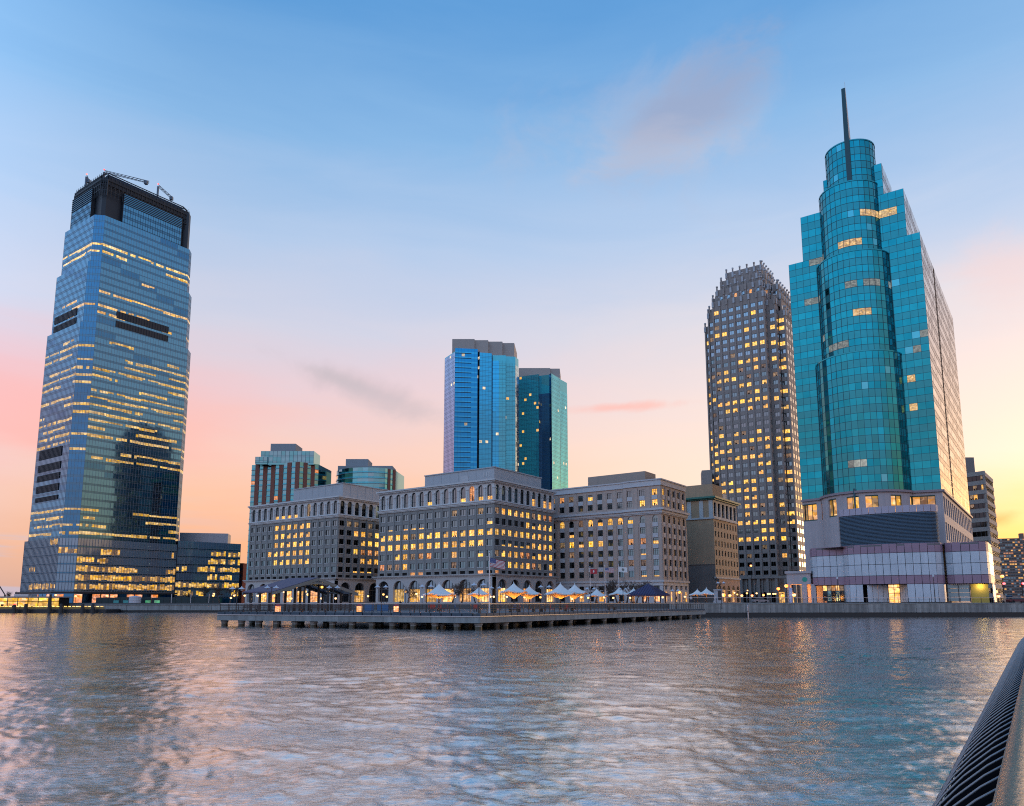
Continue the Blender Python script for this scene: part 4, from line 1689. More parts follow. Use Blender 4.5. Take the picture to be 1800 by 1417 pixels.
facet_tower('glass_tower', 'shorter blue-green glass tower close beside the taller vivid blue one', 530,
            [(l7(909), 4), (l7(930), 0), (l7(947), -3), (l7(948), 0), (l7(966), -3), (l7(969.5), -6), (l7(984), 6), (l7(984.5), 8), (l7(997), 18)],
            660, [(M_NGREEN, 0, 0), (M_NGREEN, 0, 0), (M_NGREEN, 0, 0), (M_NNAVY, 0, -14), (M_NBLUE, 0, 0), (M_NCYAN, 0, -1), (M_NPALE, 0, -4), (M_NCYAN, 0, -9)],
            [(912, 967, 647, 6, 20), (967, 984, 648, 8, 20)], seed=8, litp=.015)

# ------------------------------------------------------------------ brick-and-glass apartments
M_BRICKR = pmat('red_brick', (.24, .09, .065), .85, var=.2)
M_TEALG = glassmat('teal_balcony_glass', (.12, .34, .38), .08)
M_TEALP = glassmat('pale_teal_glass', (.17, .35, .40), .08)


def apartments(label, Y0, x0, x1, xr, ytop, steps, round_front=False, seed=2):
    a = Vector((gx(lean(x0, ytop), Y0 + 10), Y0 + 10, 0))
    b = Vector((gx(lean(x1, ytop), Y0), Y0, 0))
    c = Vector((gx(lean(xr, ytop), Y0 + 8), Y0 + 8, 0))
    t = thing('apartment_tower', label, 'apartment building', (b.x, b.y, LAND))
    z1 = zat(ytop, Y0)
    rg = random.Random(seed)
    d = Vector((.1, 1, 0)) * 22
    core = MB()
    if round_front:
        pts = []
        ctr = (a + b) / 2 + Vector((.05, 1, 0)) * 16
        a0 = math.atan2((a - ctr).y, (a - ctr).x)
        a1 = math.atan2((b - ctr).y, (b - ctr).x)
        if a1 < a0:
            a1 += 2 * math.pi
        R0, R1 = (a - ctr).length, (b - ctr).length
        for k in range(13):
            q = a0 + (a1 - a0) * k / 12
            R = R0 + (R1 - R0) * k / 12
            pts.append(ctr + Vector((math.cos(q), math.sin(q), 0)) * R)
    else:
        pts = [a, b]
    core.prism([*pts, c, c + d, a + d], LAND, z1, 0)
    core.build('core', M_TEALG, t)
    fh = 3.1
    wallm, glassm, slabm = MB(), MB(), MB()
    for e in range(len(pts)):
        p, q = pts[e], (pts[e + 1] if e + 1 < len(pts) else c)
        last = e == len(pts) - 1
        fc = Face(p, q)
        us = cut(fc.L, 2.6 if not round_front or last else 3.2)
        n = len(us) - 1
        rows = rows_of(LAND, z1, fh, .35)
        for i in range(n):
            brick = (last and i % 2 == 1) or (not round_front and not last and i % 2 == 1)
            for (za, zb, kd, k) in rows:
                u0, u1 = us[i], us[i + 1]
                if brick:
                    fc.box(wallm, u0, u1, za, zb, 0, .35)
                    continue
                m = (0 if rg.random() < .6 else 1) if kd == 'v' else 2
                if kd == 'v' and rg.random() < .035:
                    m = 3
                aa = rg.gauss(0, .006)
                P = lambda u, z: fc.p(u, z, .06 + aa * (u - u0))
                glassm.face([P(u0, za), P(u1, za), P(u1, zb), P(u0, zb)], m)
                if kd == 's':
                    fc.box(slabm, u0, u1, za - .1, za + .1, .06, .5)
    if wallm.v:
        wallm.build('brick_pier', M_BRICKR, t, kind='stuff')
    glassm.build('glazing', [M_TEALG, M_TEALP, M_NGREEN, M_LIT2], t, kind='stuff')
    slabm.build('balcony_slab', pmat('pale_slab_edge', (.3, .3, .3), .7), t, kind='stuff')
    for (s0, s1, sy, dy) in steps:
        p, q = at(s0, sy, Y0 + dy), at(s1, sy, Y0 + dy)
        fc = Face(p, q)
        mb, pn = MB(), MB()
        fc.box(mb, 0, fc.L, z1 - 1, p.z, -14, 0)
        mb.build('penthouse', M_TEALG if dy < 6 else pmat('grey_penthouse', (.26, .30, .32), .6), t)
        if dy < 6:
            ml = MB()
            curtain(fc, cut(fc.L, 2.4), rows_of(z1, p.z, 3.0, .3), lambda i, r, uc, zc: 0 if rg.random() < .6 else 1, pn, ml, .006, .15, .1, .15, out=.05)
            pn.build('penthouse_glazing', [M_TEALP, M_TEALG], t, kind='stuff')
            ml.build('penthouse_mullion', M_NLINE, t, kind='stuff')
    return t


apartments('brick and teal glass apartment tower above the leftmost grey block', 420, 443, 527, 560, 812,
           [(459, 552, 793, 3), (476, 520, 780, 9), (449, 470, 803, 2)], seed=3)
apartments('round-fronted teal glass apartment tower between the brick tower and the blue ones', 440, 592, 677, 695, 823,
           [(608, 647, 807, 12), (594, 690, 819, 6.5)], True, seed=6)

# ------------------------------------------------------------------ banded block and far slab at the right edge
M_BAND = pmat('buff_concrete_band', (.42, .36, .31), .8, var=.12, streak=.12)
p0 = Vector((gx(lean(1706, 900), 322), 322, 0))
p1 = Vector((gx(lean(1736, 900), 316), 316, 0))
p2 = Vector((gx(lean(1751, 900), 338), 338, 0))
t = thing('office_block', 'buff concrete office block with strip windows behind the teal tower', 'office building', (p1.x, p1.y, LAND))
zt = zat(829, 318)
core = MB()
core.prism(offset_poly([p0, p1, p2, p2 + Vector((-12, 14, 0))], .5), LAND, zt - .3, 0)
core.build('core', M_DARK, t)
nfl = 14
fh = (zt - LAND) / nfl
for e, (a, b) in enumerate(((p0, p1), (p1, p2))):
    fc = Face(a, b)
    for k in range(nfl):
        z = LAND + k * fh
        bd = MB()
        fc.box(bd, -.25 if e == 0 else 0, fc.L + .25, z + fh * .55, z + fh, -.5, 0)
        bd.build('concrete_band', M_BAND, t)
        us = cut(fc.L, 1.9)
        for i in range(len(us) - 1):
            r_ = random.random()
            put_window(t, fc, (us[i] + us[i + 1]) / 2, z + .01, us[i + 1] - us[i] - .02, fh * .55 - .02, ('lit' if r_ < .13 else 'dim' if r_ < .3 else 'dark') if e == 0 else 'dark', .3, 'one')
mb = MB()
mb.prism([p1 + Vector((-.2, .1, 0)), p1 + Vector((.5, .2, 0)), p1 + Vector((.6, 1.4, 0)), p1 + Vector((-.2, 1.2, 0))], LAND, zt, 0)
mb.build('corner_pier', M_BAND, t)
a, b = at(1694, 804, 338), at(1712, 806, 338)
mb = MB()
mb.prism([(a.x, a.y), (b.x, b.y), (b.x + 6, b.y + 12), (a.x, a.y + 12)], LAND, a.z, 0)
mb.build('stair_tower', pmat('taupe_concrete', (.24, .21, .19), .8), t)

a, b = at(1748, 947, 850), at(1860, 944, 830)
t = thing('apartment_slab', 'distant apartment slab dotted with lit windows under the golden sky', 'apartment building', (a.x, a.y, LAND))
fc = Face(a, b)
mb = MB()
fc.box(mb, 0, fc.L, LAND, a.z, -14, 0)
mb.build('wall', pmat('dusky_brick', (.20, .13, .10), .85), t)
mb = MB()
fc.box(mb, fc.L * .42, fc.L * .48, a.z, a.z + 5.5, -8, -2)
mb.build('water_tank_housing', pmat('dusky_brick', (.20, .13, .10), .85), t)
pn = MB()
rg = random.Random(3)
rows = rows_of(LAND + 4, a.z - .5, 3.0, .45)
for (za, zb, kd, k) in rows:
    for u0, u1 in zip(cut(fc.L, 2.4)[:-1], cut(fc.L, 2.4)[1:]):
        if kd == 'v':
            x = rg.random()
            fc.box(pn, u0 + .25, u1 - .25, za, zb - .2, -.1, .04, 1 if x < .16 else 2 if x < .26 else 3 if x < .5 else 0)
    if kd == 's':
        fc.box(pn, 0, fc.L, za - .12, za + .12, .001, .35, 4)
pn.build('window_band', [M_WDARK, M_LIT, M_LIT2, M_WGLASS, pmat('pale_slab_edge', (.3, .3, .3), .7)], t, kind='stuff')
# ------------------------------------------------------------------ stepped granite tower
M_GRAN = pmat('brown_granite', (.33, .27, .235), .6, var=.14, streak=.08)
M_GRAN_L = pmat('pale_granite_cap', (.46, .46, .47), .6)
M_EGL = glassmat('granite_tower_glass', (.26, .33, .40), .06)
M_EBR = glassmat('side_window_glass', (.80, .80, .78), .05)
eN = Vector((gx(1400, 350), 350, 0))
ET = thing('stepped_tower', 'brown granite tower with a stepped crown beside the teal glass tower', 'skyscraper', (eN.x, eN.y, LAND))
zE = lambda y: zat(y, 371)
SIDE = 41.5
# (inset along the v front, inset along the u front, top)
EBOX = [(0, 8.0, zE(563)), (3.4, 4.0, zE(545)), (7.6, 0, zE(533)), (9.4, 1.8, zE(512)), (2.0, 9.6, zE(532)), (11.2, 3.4, zE(496)),
        (3.6, 11.2, zE(512)), (7.0, 7.0, zE(514)), (9.2, 9.2, zE(492)), (11.4, 11.4, zE(472))]
EP = lambda a, b: eN + VD * a + UD * b


def e_inside(a, b, z, skip):
    for k, (ia, ib, zt) in enumerate(EBOX):
        if k != skip and z < zt - .2 and ia < a < SIDE - ia and ib < b < SIDE - ib:
            return True
    return False


ewin, rgE = [], random.Random(12)
FH, EZ0 = 4.02, LAND + 12.0
wallE, capE, sideE = MB(), MB(), MB()
for k, (ia, ib, zt) in enumerate(EBOX):
    core = MB()
    core.prism([EP(SIDE - ia - .45, ib + .45), EP(ia + .45, ib + .45), EP(ia + .45, SIDE - ib - .45), EP(SIDE - ia - .45, SIDE - ib - .45)], LAND, zt - .2, 0)
    core.build('core', M_DARK, ET)
    lid = MB()
    lid.prism([EP(SIDE - ia - .05, ib + .05), EP(ia + .05, ib + .05), EP(ia + .05, SIDE - ib - .05), EP(SIDE - ia - .05, SIDE - ib - .05)], zt - .35, zt - .02, 0)
    lid.build('setback_roof', M_GRAN, ET)
    for side in (0, 1, 2):
        if side == 0:
            fc = Face(EP(SIDE - ia, ib), EP(ia, ib))
            pos = lambda u: (SIDE - ia - u, ib - .5)
        elif side == 1:
            fc = Face(EP(ia, ib), EP(ia, SIDE - ib))
            pos = lambda u: (ia - .5, ib + u)
        else:
            fc = Face(EP(SIDE - ia, SIDE - ib), EP(SIDE - ia, ib))
            pos = lambda u: (SIDE - ia + .5, SIDE - ib - u)
        bays = cut(fc.L, 4.0)
        bw = bays[1]
        us = [0.0]
        for i in range(len(bays) - 1):
            us += [bays[i] + bw * .2, bays[i] + bw * .8]
        us.append(fc.L)
        nf = int((zt - EZ0 - 1.5) / FH)
        zs = [LAND]
        for j in range(nf):
            zs += [EZ0 + j * FH + 1.15, EZ0 + j * FH + 3.2]
        zs.append(zt)
        opens, skip = set(), set()
        for i in range(len(us) - 1):
            for j in range(len(zs) - 1):
                a_, b_ = pos((us[i] + us[i + 1]) / 2)
                if e_inside(a_, b_, (zs[j] + zs[j + 1]) / 2, k):
                    skip.add((i, j))
                elif i % 2 == 1 and j % 2 == 1:
                    opens.add((i, j))
        pierce(wallE, fc, us, zs, opens, .32 if side == 0 else .12, skip=skip)
        for (i, j) in opens:
            uc = (us[i] + us[i + 1]) / 2
            P = fc.p(uc, (zs[j] + zs[j + 1]) / 2)
            if side == 0:
                ewin.append((proj(P)[1], fc, uc, zs[j], us[i + 1] - us[i], zs[j + 1] - zs[j], i, j))
            else:
                w2 = (us[i + 1] - us[i])
                fc.quad(sideE, us[i], us[i + 1], zs[j], zs[j + 1], -.10, 0 if side == 1 else 1)
                fc.box(sideE, uc - .12, uc + .12, zs[j], zs[j + 1], -.099, -.06, 2)
        # piers run up past each setback as pale-capped finials
        for i in range(len(bays)):
            u = min(max(bays[i], .35), fc.L - .35)
            a_, b_ = pos(u)
            z0 = LAND
            zz_ = LAND
            while e_inside(a_, b_, zz_, k) and zz_ < zt:
                zz_ += 2
            if zz_ < zt:
                fc.box(wallE, u - .34, u + .34, max(zz_ - 2, LAND), zt + 1.3, .003, .45 if side == 0 else .06)
                if side < 2:
                    fin = MB()
                    fc.box(fin, u - .4, u + .4, zt + 1.3, zt + 2.0, -.3, .55)
                    fin.build('finial', M_GRAN_L if rgE.random() < .7 else M_GRAN, ET)
                    fin = MB()
                    fc.box(fin, u - .5, u + .5, zt - 3.2, zt - .4, .45, .75)
                    fin.build('finial_bracket', M_GRAN_L if rgE.random() < .7 else M_GRAN, ET)
wallE.build('wall', M_GRAN, ET)
sideE.build('side_window', [M_EBR, M_EGL, M_FRAME], ET, kind='stuff')
ewin.sort(key=lambda r: -r[0])
rest = MB()
erow = {}
for n, (py, fc, uc, z, ww, hh, i, j) in enumerate(ewin):
    key = j
    if key not in erow:
        y = py
        erow[key] = .5 if 780 < y < 960 else (.5 if 600 < y < 780 and rgE.random() < .5 else (.1 if y > 540 else .05))
    x = rgE.random()
    st = 'lit' if x < erow[key] else ('dim' if x < erow[key] + .08 else 'off')
    if y_lit := (500 < py < 520):
        st = 'orange' if x < .3 else 'off'
    if n < 298:
        o = put_window(ET, fc, uc, z, ww, hh, st, .30, 'two')
        if st == 'off':
            o.data = o.data
    else:
        fc.quad(rest, uc - ww / 2, uc + ww / 2, z, z + hh, -.3, {'lit': 1, 'orange': 2, 'dim': 3}.get(st, 0))
        fc.box(rest, uc - .05, uc + .05, z, z + hh, -.29, -.2, 4)
rest.build('upper_window', [M_EGL, M_LIT, M_LIT2, M_DIM, M_FRAME], ET, kind='stuff')
# colonnade at the foot
cl = MB()
fcb = Face(EP(SIDE, -1.2), EP(0, -1.2))
for u in cut(fcb.L, 4.0):
    fcb.box(cl, u - .6, u + .6, LAND, LAND + 11.4, -1.2, 0)
fcb.box(cl, -.6, fcb.L + .6, LAND + 11.4, LAND + 12.4, -1.2, .2)
cl.build('colonnade', M_GRAN, ET)
lb = MB()
fl0 = Face(EP(SIDE, .3), EP(0, .3))
for u0, u1 in zip(cut(fl0.L, 4.0)[:-1], cut(fl0.L, 4.0)[1:]):
    fl0.quad(lb, u0 + .5, u1 - .5, LAND, LAND + 5, .4, 0 if rgE.random() < .55 else 1)
lb.build('lobby_glass', [_M_DOORG, M_WDARK], ET)
mb = MB()
a = at(1237, 827, 372)
mb.prism([(a.x - 1, a.y), (a.x + 3.5, a.y - 2), (a.x + 6, a.y + 8), (a.x + 1, a.y + 10)], LAND, a.z, 0)
mb.build('lower_wing', M_GRAN, ET)

# ------------------------------------------------------------------ teal tower with the round bay
N0 = Vector((gx(1660, 200), 200, 0))
FP = lambda s, t_: N0 + VD * s + UD * t_
M_TEAL = glassmat('teal_vision_glass', (.02, .30, .365), .045, var=.2, cell=.35)
M_TEAL2 = glassmat('teal_vision_glass_deeper', (.016, .275, .342), .045, var=.2, cell=.35)
M_TEAL3 = glassmat('teal_vision_glass_greener', (.024, .315, .375), .045, var=.2, cell=.35)
M_TEALS = glassmat('teal_spandrel_glass', (.035, .24, .28), .10)
M_TEALB = glassmat('teal_bright_pane', (.09, .42, .50), .045)
M_TEALD = glassmat('teal_dark_pane', (.02, .07, .09), .08)
M_TEALM = pmat('teal_mullion', (.012, .075, .095), .5)
M_SUNSETG = glassmat('side_sunset_tint_glass', (.62, .54, .50), .06)  # warm sunset reflection put into the glass colour on this side
M_SIDESP = glassmat('side_spandrel', (.20, .16, .16), .2)
M_FLIT = litmat('teal_tower_room_light', (1.0, .62, .18), .9, .6, 1.1)
M_FPALE = litmat('teal_tower_pale_room', (.62, .66, .58), .36, .6, 1.1)
FT = thing('teal_glass_tower', 'teal glass tower with a round bay, stepped shoulders and a spire', 'skyscraper', (N0.x, N0.y, LAND))
FLIT = [(1512, 368, 1592, 384, 3), (1476, 418, 1514, 436, 3), (1393, 450, 1449, 464, 4), (1475, 486, 1575, 502, 4), (1400, 518, 1442, 533, 4),
        (1498, 538, 1527, 553, 3), (1596, 584, 1629, 601, 4), (1596, 611, 1629, 628, 4), (1446, 592, 1502, 616, 4), (1592, 663, 1603, 681, 3),
        (1592, 716, 1615, 733, 3), (1456, 798, 1547, 816, 4), (1570, 848, 1647, 863, 3), (1592, 690, 1602, 701, 4), (1604, 715, 1612, 732, 3)]
ZB = 33.0
FFH = 4.12


def f_state(P):
    x, y = proj(P)
    for x0, y0, x1, y1, m in FLIT:
        if x0 <= x <= x1 and y0 <= y <= y1:
            return m
    return None


boxes = [(-1.5, 34.5, 106.2), (1.7, 30.2, 120.5), (6.8, 23.0, 130.2)]
core, panes, mull = MB(), MB(), MB()
z0 = ZB
DEP = [80.0, 31.0, 16.0]
for bi, (s0, s1, zt) in enumerate(boxes):
    cbx = MB()
    cbx.prism([FP(s1 - .1, .1), FP(s0 + .1, .1), FP(s0 + .1, DEP[bi]), FP(s1 - .1, DEP[bi])], z0, zt, 0)
    cbx.build('core', M_TEALD, FT)
    fc = Face(FP(s1, 0), FP(s0, 0))
    us = cut(fc.L, 2.05)
    rows = rows_of(z0, zt, FFH, .5)

    def pick(i, r, uc, zc, fc=fc):
        m = f_state(fc.p(uc, zc)) if r[2] == 'v' else None
        if m == 4 and random.random() < .25:
            m = 2
        return m if m else (random.choice((0, 0, 5, 6)) if r[2] == 'v' else 1)
    curtain(fc, us, rows, pick, panes, mull, .0022, .065, .05, .07)
    # side walls
    fs = Face(FP(s0, 0), FP(s0, DEP[bi]))
    sp_, sm_ = MB(), MB()
    us2 = cut(fs.L, 2.0)
    grv = (25.5, 31.0) if bi == 0 else (999, 999)
    curtain(fs, us2, rows_of(z0, zt, FFH, .38), lambda i, r, uc, zc: 2 if grv[0] < uc < grv[1] else ((0 if random.random() < .72 else 1) if r[2] == 'v' else 1), sp_, sm_, .004, .22, .012, .30)
    sp_.build('side_glass', [M_SUNSETG, M_SIDESP, M_DARK], FT, kind='stuff')
    sm_.build('side_mullion', pmat('rosy_mullion', (.20, .14, .13), .5), FT, kind='stuff')
    fl_ = Face(FP(s1, DEP[bi]), FP(s1, 0))
    lq = MB()
    fl_.quad(lq, 0, fl_.L, z0, zt, .02)
    lq.build('far_side_glass', M_TEALS, FT)
    z0 = zt
panes.build('glass_wall', [M_TEAL, M_TEALS, M_TEALB, M_FLIT, M_FPALE, M_TEAL2, M_TEAL3], FT, kind='stuff')
mull.build('mullion_grid', M_TEALM, FT, kind='stuff')
# round bay: four stacked drums
drums = [(16.9, 11.6, ZB, zat(624, 204)), (16.5, 10.0, zat(624, 204), zat(449, 205)), (16.4, 8.3, zat(449, 205), zat(327, 206)), (15.4, 6.8, zat(327, 206), 137.5)]
pane_cache = {}
panes, mull = MB(), MB()
count = 0
tocam = (Vector((0, 0, 0)) - FP(17, 0)).normalized()
for di, (sc, r, z0, z1) in enumerate(drums):
    ctr = FP(sc, 1.7)
    cbx = MB()
    cbx.prism([ctr + Vector((math.cos(q), math.sin(q), 0)) * (r - .12) for q in (2 * math.pi * k / 48 for k in range(48))], z0 - .3, z1 + .25, 0)
    cbx.build('drum_core', M_TEALD, FT)
    rim = MB()
    loop = [ctr + Vector((math.cos(q), math.sin(q), 0)) * (r + .12) for q in (2 * math.pi * k / 48 for k in range(48))]
    rim.prism(loop, z1 - .2, z1 + .15, 0)
    rim.build('drum_rim', M_TEALS, FT)
    nc = round(2 * math.pi * r / 1.62)
    rows = rows_of(z0, z1 - .25, FFH, .52)
    base_ang = math.atan2(-UD.y, -UD.x)
    for c in range(nc):
        a0 = base_ang + 2 * math.pi * (c - .5) / nc
        a1 = base_ang + 2 * math.pi * (c + .5) / nc
        mid = (a0 + a1) / 2
        nrm = Vector((math.cos(mid), math.sin(mid), 0))
        if nrm.dot(tocam) < -.08:
            continue
        # left to right seen from outside = counter-clockwise from above
        A = ctr + Vector((math.cos(a0), math.sin(a0), 0)) * r
        B = ctr + Vector((math.cos(a1), math.sin(a1), 0)) * r
        fc = Face(A, B)
        edge_f = nrm.dot(Vector((-UD.x, -UD.y, 0)))
        for (za, zb, kd, k) in rows:
            zc = (za + zb) / 2
            m = 1
            if kd == 'v':
                m = random.choice((0, 0, 6, 7))
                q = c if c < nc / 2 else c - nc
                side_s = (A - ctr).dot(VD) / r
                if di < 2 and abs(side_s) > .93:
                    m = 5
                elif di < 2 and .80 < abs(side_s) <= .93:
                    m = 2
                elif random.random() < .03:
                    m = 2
                fs_ = f_state(fc.p(fc.L / 2, zc))
                m = fs_ if fs_ and not (fs_ == 4 and random.random() < .25) else m
            if di == 0 and k < 8 and count < 296 and nrm.dot(tocam) > .05:
                key = (m, kd)
                if key not in pane_cache:
                    pm_ = MB()
                    pm_.box((-.5, -.02, 0), (.5, .03, 1), 0)
                    pane_cache[key] = pm_.mesh('pane', [[M_TEAL, M_TEALS, M_TEALB, M_FLIT, M_FPALE, M_TEALD, M_TEAL2, M_TEAL3][m]])
                o = link('pane', pane_cache[key], FT, fc.p(fc.L / 2, za + .03, .0) - base_of(FT), fc.rz + random.gauss(0, .003))
                o.scale = (fc.L - .06, 1, zb - za - .06)
                o.rotation_euler[0] = random.gauss(0, .002)
                count += 1
            else:
                a_, b_ = random.gauss(0, .003), random.gauss(0, .002)
                P = lambda u, z: fc.p(u, z, a_ * (u - fc.L / 2) + b_ * (z - zc))
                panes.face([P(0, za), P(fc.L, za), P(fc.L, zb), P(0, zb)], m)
            fc.box(mull, 0, fc.L, za - .045, za + .045, -.02, .06)
        fc.box(mull, -.045, .045, z0, z1 - .25, -.02, .07)
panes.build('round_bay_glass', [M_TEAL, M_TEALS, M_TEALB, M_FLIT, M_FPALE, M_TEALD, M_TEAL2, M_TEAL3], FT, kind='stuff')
mull.build('round_bay_mullion', M_TEALM, FT, kind='stuff')
# spire blade in front of the top drum
sp = MB()
sf = FP(14.6, -5.9)
zb_, zt_ = zat(329, 205), 154.0
for (w0, d0, z) in ((1, 1, 1),):
    L0 = [sf + VD * .65, sf - VD * .65, sf - VD * .65 + UD * 3.2, sf + VD * .65 + UD * 3.2]
    L1 = [sf + VD * .5, sf - VD * .5, sf - VD * .5 + UD * .5, sf + VD * .5 + UD * .5]
    zm = 138.0
    Lm = [sf + VD * .65, sf - VD * .65, sf - VD * .65 + UD * 2.6, sf + VD * .65 + UD * 2.6]
    sp.loft([[(p.x, p.y, zb_) for p in L0], [(p.x, p.y, zm) for p in Lm], [(p.x, p.y, zt_) for p in L1]])
sp.build('spire', M_TEALM, FT)
sp2 = MB()
fs = Face(sf - VD * .655, sf - VD * .655 + UD * 2.6)
sp2.face([fs.p(.15, 138.3, .01), fs.p(2.5, 138.3, .01), fs.p(.5, 156, -.14), fs.p(.1, 156, -.14)])
sp2.build('spire_side_panel', M_STONE_L, FT)

# podium ---------------------------------------------------------------
M_WHITE = pmat('white_metal_panel', (.52, .56, .60), .4, .1, var=.14, streak=.2)
M_LILAC = pmat('lilac_panel', (.46, .40, .46), .5, var=.1, streak=.08)
M_MAUVE = pmat('mauve_band_panel', (.34, .21, .26), .5, var=.12)
M_WALLP = pmat('pale_pink_stone', (.46, .40, .40), .7, var=.14, streak=.22)
M_LOUV = pmat('blue_grey_louver', (.115, .15, .185), .45, .3, var=.12)
M_GREENF = pmat('dark_green_frame', (.015, .07, .05), .5)
M_PODLIT = litmat('podium_room_light', (1.0, .45, .06), .62, .75, .35)
# upper podium storey following wings and bay
outline = [FP(34.5, 0)]
for k in range(25):
    q = math.pi * k / 24
    s = 17 + 12.2 * math.cos(q)
    t_ = 1.7 - 12.2 * math.sin(q)
    if t_ < -.1:
        outline.append(FP(s, t_))
outline.append(FP(-1.7, 0))
edges = list(zip(outline[:-1], outline[1:])) + [(FP(-1.7, 0), FP(-1.7, 80))]
pod_core = MB()
pod_core.prism([FP(34, .3), FP(-1.3, .3), FP(-1.3, 80), FP(34, 80)], LAND, ZB - .2, 0)
pod_core.build('podium_core', M_DARK, FT)
core = MB()
core.prism([p + (FP(17, 12) - p).normalized() * 1.4 for p in outline] , LAND, ZB - .3, 0)
core.build('bay_core', M_DARK, FT)
wl, cn = MB(), MB()
wins = [(1414, 1434), (1441, 1446), (1458, 1471), (1487, 1508), (1520, 1542), (1562, 1582), (1600, 1614), (1624, 1646)]
for ei, (a, b) in enumerate(edges):
    fc = Face(a, b)
    if ei < len(edges) - 1:
        fc.quad(wl, 0, fc.L, 31.6, ZB - .6, 0)
        fc.quad(wl, 0, fc.L, LAND if fc.L > 3 else 17.0, 26.6, 0)
        n = max(1, round(fc.L / 1.6)) if fc.L > 3 else 1
        us = [fc.L * k / n for k in range(n + 1)]
        for u0, u1 in zip(us[:-1], us[1:]):
            x = proj(fc.p((u0 + u1) / 2, 29))[0]
            if any(w0 <= x <= w1 for w0, w1 in wins):
                wd = MB()
                fc.quad(wd, u0, u1, 26.6, 31.6, -.5, 0)
                fc.box(wd, u0, u1, 26.6, 26.95, -.5, -.1, 1)
                fc.box(wd, u0, u1, 31.3, 31.6, -.5, -.1, 1)
                fc.box(wd, u1 - .1, u1, 26.6, 31.6, -.5, -.2, 1)
                wd.build('podium_window', [M_PODLIT, M_GREENF], FT)
            else:
                fc.box(wl, u0, u1, 26.6, 31.6, -.6, 0)
    else:
        # long side: two rows of openings
        us = cut(fc.L, 5.0)
        uu = [0.0]
        for u0, u1 in zip(us[:-1], us[1:]):
            uu += [u0 + .9, u1 - .9]
        uu.append(fc.L)
        zz_ = [LAND, 7, 11, 13.4, 17.4, 19.6, 24.4, 26.6, 31.4, ZB - .6]
        op = {(i, j) for i in range(1, len(uu) - 1, 2) for j in (1, 3, 5, 7)}
        pierce(wl, fc, uu, zz_, op, .5)
        for (i, j) in op:
            wd = MB()
            fc.quad(wd, uu[i], uu[i + 1], zz_[j], zz_[j + 1], -.45, 0)
            um = (uu[i] + uu[i + 1]) / 2
            fc.box(wd, um - .1, um + .1, zz_[j], zz_[j + 1], -.449, -.3, 1)
            wd.build('podium_window', [M_SUNSETG if random.random() < .7 else M_PODLIT, M_WALLP], FT)
    fc.box(cn, -.05, fc.L + .05, ZB - .6, ZB - .002, -.4, .5 + .001 * ei)
wl.build('podium_wall', M_WALLP, FT)
cn.build('podium_cornice', pmat('rose_stone_cornice', (.30, .23, .24), .6), FT)
mb = MB()
fdp = Face(FP(18.2, -10.6), FP(17.2, -10.6))
fdp.box(mb, 0, .45, 26.2, 33.6, 0, .35)
mb.build('downpipe', M_TEALM, FT)

# lower storeys: bowed front, set-back left part and round-ended right part
def smooth_path(pts, n=6):
    """Catmull-Rom through (s, t) points"""
    res = []
    P = [pts[0]] + pts + [pts[-1]]
    for i in range(1, len(P) - 2):
        p0_, p1_, p2_, p3_ = P[i - 1], P[i], P[i + 1], P[i + 2]
        for k in range(n):
            x = k / n
            res.append(tuple(.5 * (2 * p1_[c] + (p2_[c] - p0_[c]) * x + (2 * p0_[c] - 5 * p1_[c] + 4 * p2_[c] - p3_[c]) * x * x
                                   + (3 * p1_[c] - p0_[c] - 3 * p2_[c] + p3_[c]) * x ** 3) for c in (0, 1)))
    res.append(pts[-1])
    return res


def ribbon(path, step):
    """walk an (s, t) path in about equal steps -> list of world points"""
    W = [FP(s, t_) for s, t_ in path]
    L = [0.0]
    for a, b in zip(W[:-1], W[1:]):
        L.append(L[-1] + (b - a).length)
    n = max(1, round(L[-1] / step))
    res = []
    for k in range(n + 1):
        d = L[-1] * k / n
        i = max(0, min(len(L) - 2, next((q for q in range(len(L) - 1) if L[q + 1] >= d - 1e-6), len(L) - 2)))
        f = (d - L[i]) / max(1e-6, L[i + 1] - L[i])
        res.append(W[i].lerp(W[i + 1], f))
    return res


bands = [('white_panel', M_WHITE, 3.2, 7.8), ('mauve_panel', M_MAUVE, 7.8, 10.0), ('white_panel', M_WHITE, 10.0, 12.9), ('white_panel', M_WHITE, 12.9, 15.8), ('mauve_panel', M_MAUVE, 15.8, 18.2)]
def sg_(px, t_):
    k = (lean(px, 1000) - 900) / 1340
    b = N0 + UD * t_
    return (k * b.y - b.x) / (VD.x - k * VD.y)


def PT(px, t_):
    return (sg_(px, t_), t_)


left_path = [PT(1425, -1.0), PT(1426, -7.2), PT(1431, -8.6), PT(1455, -9.4), PT(1484, -9.8)]
mid_path = smooth_path([PT(1482, -9.6), PT(1484, -11.0), PT(1496, -12.6), PT(1535, -13.4), PT(1585, -13.0), PT(1635, -11.6), PT(1654, -10.2), PT(1660, -8.0)], 4)
right_path = smooth_path([PT(1662, -6.2), PT(1664, -8.0), PT(1674, -9.0), PT(1722, -8.8), PT(1737, -7.4), PT(1741, -5.0)], 4) + [PT(1744, 3.0), PT(1747, 10.0)]
GAP = .055


